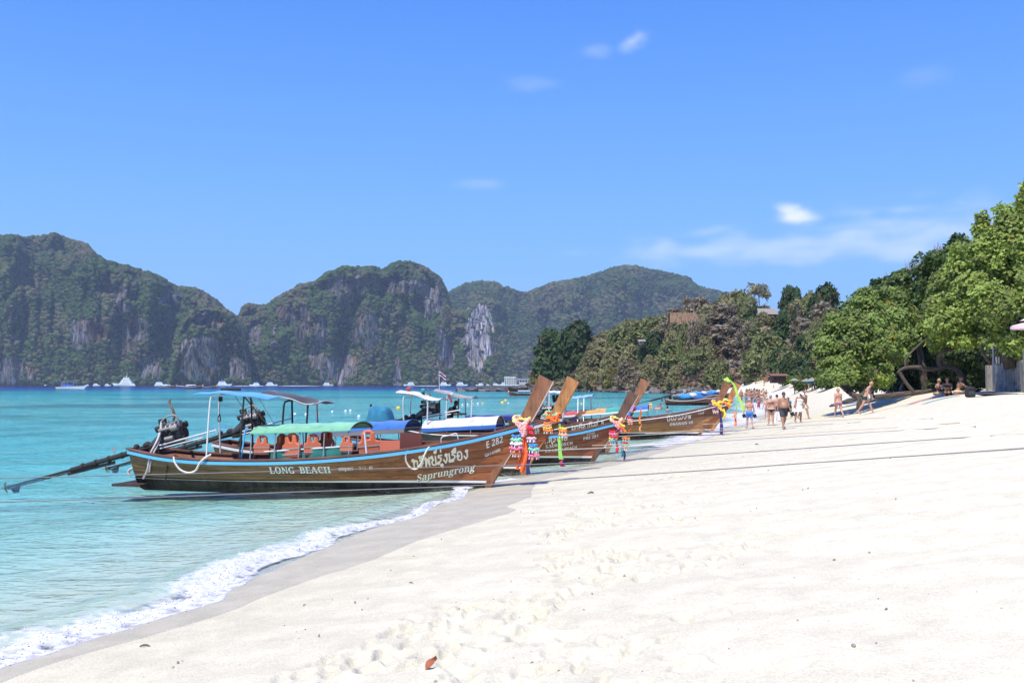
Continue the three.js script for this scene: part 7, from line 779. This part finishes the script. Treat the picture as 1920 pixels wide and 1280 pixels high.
  // longtail boats at a distance
  const small = (px, py, Lpx, label, flip, roofed) => { const d = EYE * F / (py - 720), L = Lpx * d / F, c = at(px, 720, d), g = thing('longtail_boat', label, 'longtail boat', V(c.x, 0, c.z)), k = L / 8.75; const w2 = 0.9; part(g, 'hull', grid(20, 8, (i, j) => { const a = (j - 0.5) * 2, bw = w2 * sqrt(max(0.02, 1 - pow(abs(i * 1.9 - 0.85), 2.4) * 0.75)), sh = 0.5 + 0.9 * pow(i, 3) + 0.1 * pow(1 - i, 3); return [(i - 0.5) * 8.75 + 0.5 * i * i * i * abs(a), -0.2 + (sh + 0.2) * pow(abs(a), 1.3), Math.sign(a) * bw * pow(abs(a), 0.5) * (1 - pow(i, 6))]; }), wood('far hull', 0.10, 0.055, 0.04)); part(g, 'floor_board', grid(10, 1, (i, j) => [(i - 0.5) * 7.4, 0.32, (j - 0.5) * 1.3 * (1 - pow(abs(i * 2 - 1), 3) * 0.6)]), deckM); part(g, 'prow', extrude([[4.2, 0.6], [4.75, 0.9], [5.5, 2.2], [5.2, 2.3], [4.5, 1.4]], 0.14, 0.01), prowM[0]); part(g, 'neck_wrap', ball(V(4.75, 1.25, 0), 0.28, 0.8, 1.3, 1), FC.peach); if (roofed) { part(g, 'canopy', grid(8, 8, (i, j) => [lerp(-2.6, 1.6, i), 1.45 + 0.25 * sin(PI * j), (j - 0.5) * 1.6]), roofed); for (const x of [-2.5, -0.5, 1.5]) for (const z of [-0.78, 0.78]) part(g, 'canopy_post', cyl(V(x, 0.4, z), V(x, 1.45, z), 0.03), galv); } part(g, 'engine', merge([box(-3.6, 1.0, 0, 0.6, 0.4, 0.35), cyl(V(-3.8, 0.95, 0), V(-6.5, 0.2, 0), 0.06)]), blackM); part(g, 'sheer_stripe', tube([0, 0.2, 0.4, 0.6, 0.8, 0.95].map((i) => V((i - 0.5) * 8.75 + 0.5 * i * i * i, 0.52 + 0.9 * pow(i, 3), w2 * sqrt(max(0.02, 1 - pow(abs(i * 1.9 - 0.85), 2.4) * 0.75)) * (1 - pow(i, 6)) + 0.02)), 0.05, 20, 5), greyTrim); g.scale.setScalar(k); if (flip) g.rotation.y = PI; return g; };
  small(314, 727, 30, 'dark longtail boat out at sea, seaward of a pair', false, CL.white); small(360, 728, 36, 'dark longtail boat with white canopy beside its twin', false, CL.white); small(390, 727.5, 28, 'dark longtail boat at the bow end of three far boats', false, null); small(980, 741, 48, 'dark longtail boat facing out to sea by the rock spit', true, CL.white);
}
// buoys of the swimming line
{
  const yb = M('yellow float', 0.85, 0.56, 0.04, 0.5), wb = M('white float', 0.85, 0.85, 0.8, 0.5);
  [[553, 777, 0], [574, 777, 0], [596, 776, 1], [623, 772, 0], [648, 771, 0], [657, 770, 0], [673, 781, 0], [700, 770, 0], [722, 768, 0], [732, 769, 0], [747, 765, 2], [858, 760, 0], [867, 759, 0], [877, 758, 0], [886, 757, 1], [896, 757, 0], [905, 756, 1], [942, 755, 2], [948, 751, 2], [953, 756, 0], [1220, 759, 2], [1090, 757, 1]].forEach(([px, py, k], i) => { const d = EYE * F / (py - 720), c = at(px, 720, d), g = thing('buoy', ['small white buoy of the swimming line', 'small yellow buoy of the swimming line', 'large yellow buoy floating off the beach'][k], 'buoy', V(c.x, 0.05, c.z), ['white buoys', 'small yellow buoys', 'large yellow buoys'][k] + ' off the beach'); const r = [0.085, 0.10, 0.17][k]; part(g, 'float', ball(V(0, 0, 0), r, 1.25, 0.9, 1, 12), k ? yb : wb); part(g, 'eyelet', new THREE.TorusGeometry(r * 0.3, r * 0.08, 5, 10).translate(0, r * 0.95, 0), blackM); });
}
// ---------- mooring lines, foam, litter ----------
{
  const ropeM = M('grey mooring rope', 0.2, 0.195, 0.19, 0.9), ropeY = M('pale mooring rope', 0.55, 0.45, 0.3, 0.9), ropeP = M('weathered rope', 0.42, 0.40, 0.40, 0.9);
  const run = (pts, r, m, label) => { const list = pts.map(([x, y, d]) => d ? at(x, y, d) : (() => { const p = groundHit(x, y); p.y = sandY(p.x, p.z) + r * 1.2; return p; })()); ropeLine(list, r, 'mooring_rope', label, m, null); };
  run([[-60, 943, 19.2], [260, 933, 19.6], [560, 922, 19.9], [915, 909, 20.2], [1100, 896, 19.6], [1300, 883, 18.8], [1500, 869, 18.2], [1920, 841], [2080, 830]], 0.0105, ropeM, 'thick grey mooring rope crossing low in front of the first boat'.replace('low ', ''));
  run([[-60, 898, 19.2], [380, 887, 19.9], [640, 880, 20.3], [923, 873, 20.6], [1112, 866, 20.4], [1228, 859, 20.2], [1500, 841, 20], [1800, 822], [1990, 811]], 0.0095, ropeM, 'grey mooring rope passing across the painted names of the first boat');
  run([[985, 846, 25.4], [1162, 838, 25.6], [1360, 826, 26], [1680, 808], [1830, 801]], 0.012, ropeP, 'grey mooring rope running from behind the second prow up the sand');
  run([[1110, 835, 29], [1240, 830, 29.5], [1360, 821, 30.5], [1680, 802], [1800, 794]], 0.011, ropeY, 'pale yellowish mooring rope running up the sand from the third boat');
  run([[1160, 818, 33.5], [1360, 807, 35], [1560, 795], [1750, 785]], 0.012, ropeP, 'thin mooring rope farthest up the beach near the walkers');
  run([[1210, 813, 36], [1400, 800, 39], [1530, 790], [1660, 783]], 0.011, ropeY, 'thin pale rope ending near the woman in printed bikini');
  run([[1318, 795, 44.4], [1400, 792, 43], [1500, 783]], 0.011, ropeY, 'short pale rope from the golden boat towards the walkers');
  // foam of the spent wave: lace of bubbles, thin where it has burst, thick along the lip
  const foamM = new THREE.MeshStandardMaterial({ color: C(0.60, 0.61, 0.645), roughness: 0.95, side: THREE.DoubleSide, vertexColors: true, transparent: true }); foamM.name = 'foam';
  const bubM = M('foam bubble', 0.62, 0.63, 0.66, 0.9), r = rng(321), bub = mergeVertices(new THREE.IcosahedronGeometry(1, 1)), list = [], q = new THREE.Quaternion();
  const frontS = (d) => -0.02 + 0.14 * sin(d * 0.75 + 0.4) + 0.10 * sin(d * 1.9) + 0.30 * (fbm(d * 1.6, 2, 0, 4) - 0.5), widthS = (d) => (0.9 + 0.35 * (fbm(d * 0.6, 9, 0, 2) - 0.5)) * (0.34 + 0.44 * smooth(20, 9, d));
  const foamStrip = (d0, d1, step, Mx, fs, ws) => { const P = [], I = [], K = [], U = [], ds = []; for (let d = d0; d < d1; d += step(d)) ds.push(d);
    ds.forEach((d) => { for (let j = 0; j <= Mx; j++) { const f = j / Mx * 1.35 - 0.03, s = fs(d) - f * ws(d), x = shoreX(d) + s / shoreC(d), z = -d;
      const cell = 1 - abs(2 * fbm(x * 5 + 60, z * 5 + 90, 0, 4) - 1), big = fbm(x * 1.7 + 20, z * 1.7 + 140, 0, 3), fine = fbm(x * 22 + 5, z * 22 + 8, 0, 2), lip = exp(-((f - 0.42) ** 2) / 0.035), front = smooth(-0.02, 0.05, f);
      const body = smooth(1.3, 0.55, f + (big - 0.5) * 0.9), a = clamp((cell * 0.75 + fine * 0.45 + big * 0.3 - lerp(0.98, 0.62, body) + lip * 0.2) * 2.2) * front * smooth(1.3, 0.85, f);
      P.push(x, max(groundY(x, z), waveY(x, z)) + 0.004 + 0.018 * fine * a + 0.05 * lip * (0.3 + fbm(d * 1.3, 5, 0, 2)) * smooth(24, 18, d) * a, z); U.push(x, z); const tone = 0.86 + 0.22 * fine; K.push(tone, tone, tone, min(0.97, a));
      if (d < 24 && a > 0.45 && r() < 0.22) { const rad = 0.003 + 0.008 * pow(r(), 2.5); list.push(mat4(V(x + (r() - 0.5) * 0.05, P[P.length - 2] + 0.002 + 0.03 * r() * r() * lip, z + (r() - 0.5) * 0.04), q, V(rad, rad * 0.8, rad))); } } });
    for (let i = 0; i < ds.length - 1; i++) for (let j = 0; j < Mx; j++) { const a = i * (Mx + 1) + j, b = a + Mx + 1; if (max(K[a * 4 + 3], K[b * 4 + 3], K[a * 4 + 7], K[b * 4 + 7]) < 0.02) continue; I.push(a, a + 1, b, b, a + 1, b + 1); }
    const g = geom(P, I, U); g.setAttribute('color', new THREE.Float32BufferAttribute(K, 4)); return g; };
  const sheet = solo('sea_foam', foamStrip(3.2, 24.5, (d) => 0.012 + d * 0.0011, 56, frontS, widthS), foamM, 'white foam of the small wave spreading along the waterline', 'foam', null, 'stuff');
  const im = new THREE.InstancedMesh(bub, bubM, list.length); list.forEach((m, i) => im.setMatrixAt(i, m)); im.name = 'bubbles'; im.userData = { kind: 'stuff' }; sheet.add(im);
  const far = solo('sea_foam', foamStrip(37, 120, (d) => d * 0.0016, 30, (d) => 0.3 + 0.45 * sin(d * 0.33) + 0.6 * (fbm(d * 0.7, 2, 0, 3) - 0.5), (d) => 1.5 + 0.02 * d + 0.8 * sin(d * 0.27)), foamM, 'white foam washing ashore beside the crowd of walkers', 'foam', null, 'stuff');
  // dry leaf, twigs, shell bits
  { const p = foot(810, 1253), g = thing('dry_leaf', 'curled reddish brown dry leaf lying on the sand', 'leaf', p); const m = M('dry leaf', 0.30, 0.085, 0.03, 0.7), blade = grid(10, 6, (i, j) => { const w = sin(PI * pow(i, 0.8)) * 0.032; return [(i - 0.5) * 0.11, 0.012 + 0.03 * abs(j - 0.5) * 2 * i + 0.012 * sin(i * 5) + 0.02 * i * i, (j - 0.5) * 2 * w]; }); part(g, 'blade', merge([blade, blade.clone().translate(0, -0.002, 0)]), m); part(g, 'stalk', tube([V(-0.055, 0.012, 0), V(-0.075, 0.008, 0.004), V(-0.09, 0.004, 0)], 0.002, 8, 5), m); g.rotation.set(0.3, 0.7, 0.35); g.position.y += 0.012; }
  [[272, 1212, 0.05, 'short grey twig lying on smooth sand near the foam'], [570, 1135, 0.025, 'tiny dark twig on smooth sand below the wave'], [770, 1093, 0.03, 'dark shell fragment on the smooth sand'], [1108, 925, 0.09, 'dark scrap on the sand below the boats'], [1420, 834, 0.1, 'dark lump of weed beside the mooring ropes']].forEach(([px, py, s, label], i) => { const p = foot(px, py), o = solo(i === 2 ? 'shell_fragment' : i > 2 ? 'driftwood_scrap' : 'twig', limb([V(-s, 0, 0), V(-s * 0.3, s * 0.25, s * 0.1), V(s * 0.4, s * 0.2, 0), V(s, 0.0, s * 0.2)], [s * 0.12, s * 0.2, s * 0.16, s * 0.06], 6, 3), M('grey driftwood', 0.13, 0.11, 0.1, 0.9), label, i === 2 ? 'shell' : 'driftwood'); o.position.copy(p); o.rotation.y = i * 1.3; });
  const peb = [], rr = rng(64); for (let k = 0; k < 260; k++) { const d = 4 + 30 * rr() * rr(), s = 1.6 + 12 * rr() * rr(), x = shoreX(d) + s / shoreC(d), rad = 0.004 + 0.011 * pow(rr(), 3); q.setFromEuler(new THREE.Euler(rr() * 3, rr() * 6, rr() * 3)); peb.push(mat4(V(x, sandY(x, -d) + rad * 0.3, -d), q, V(rad * (1 + rr()), rad * 0.6, rad))); }
  const pm = new THREE.InstancedMesh(bub, M('coral grit', 0.27, 0.24, 0.21, 0.9), peb.length); peb.forEach((m, i) => pm.setMatrixAt(i, m)); tag(pm, 'coral_grit', 'scattered bits of coral and shell lying on the sand', 'grit', null, 'stuff');
}

renderer.render(scene, camera);
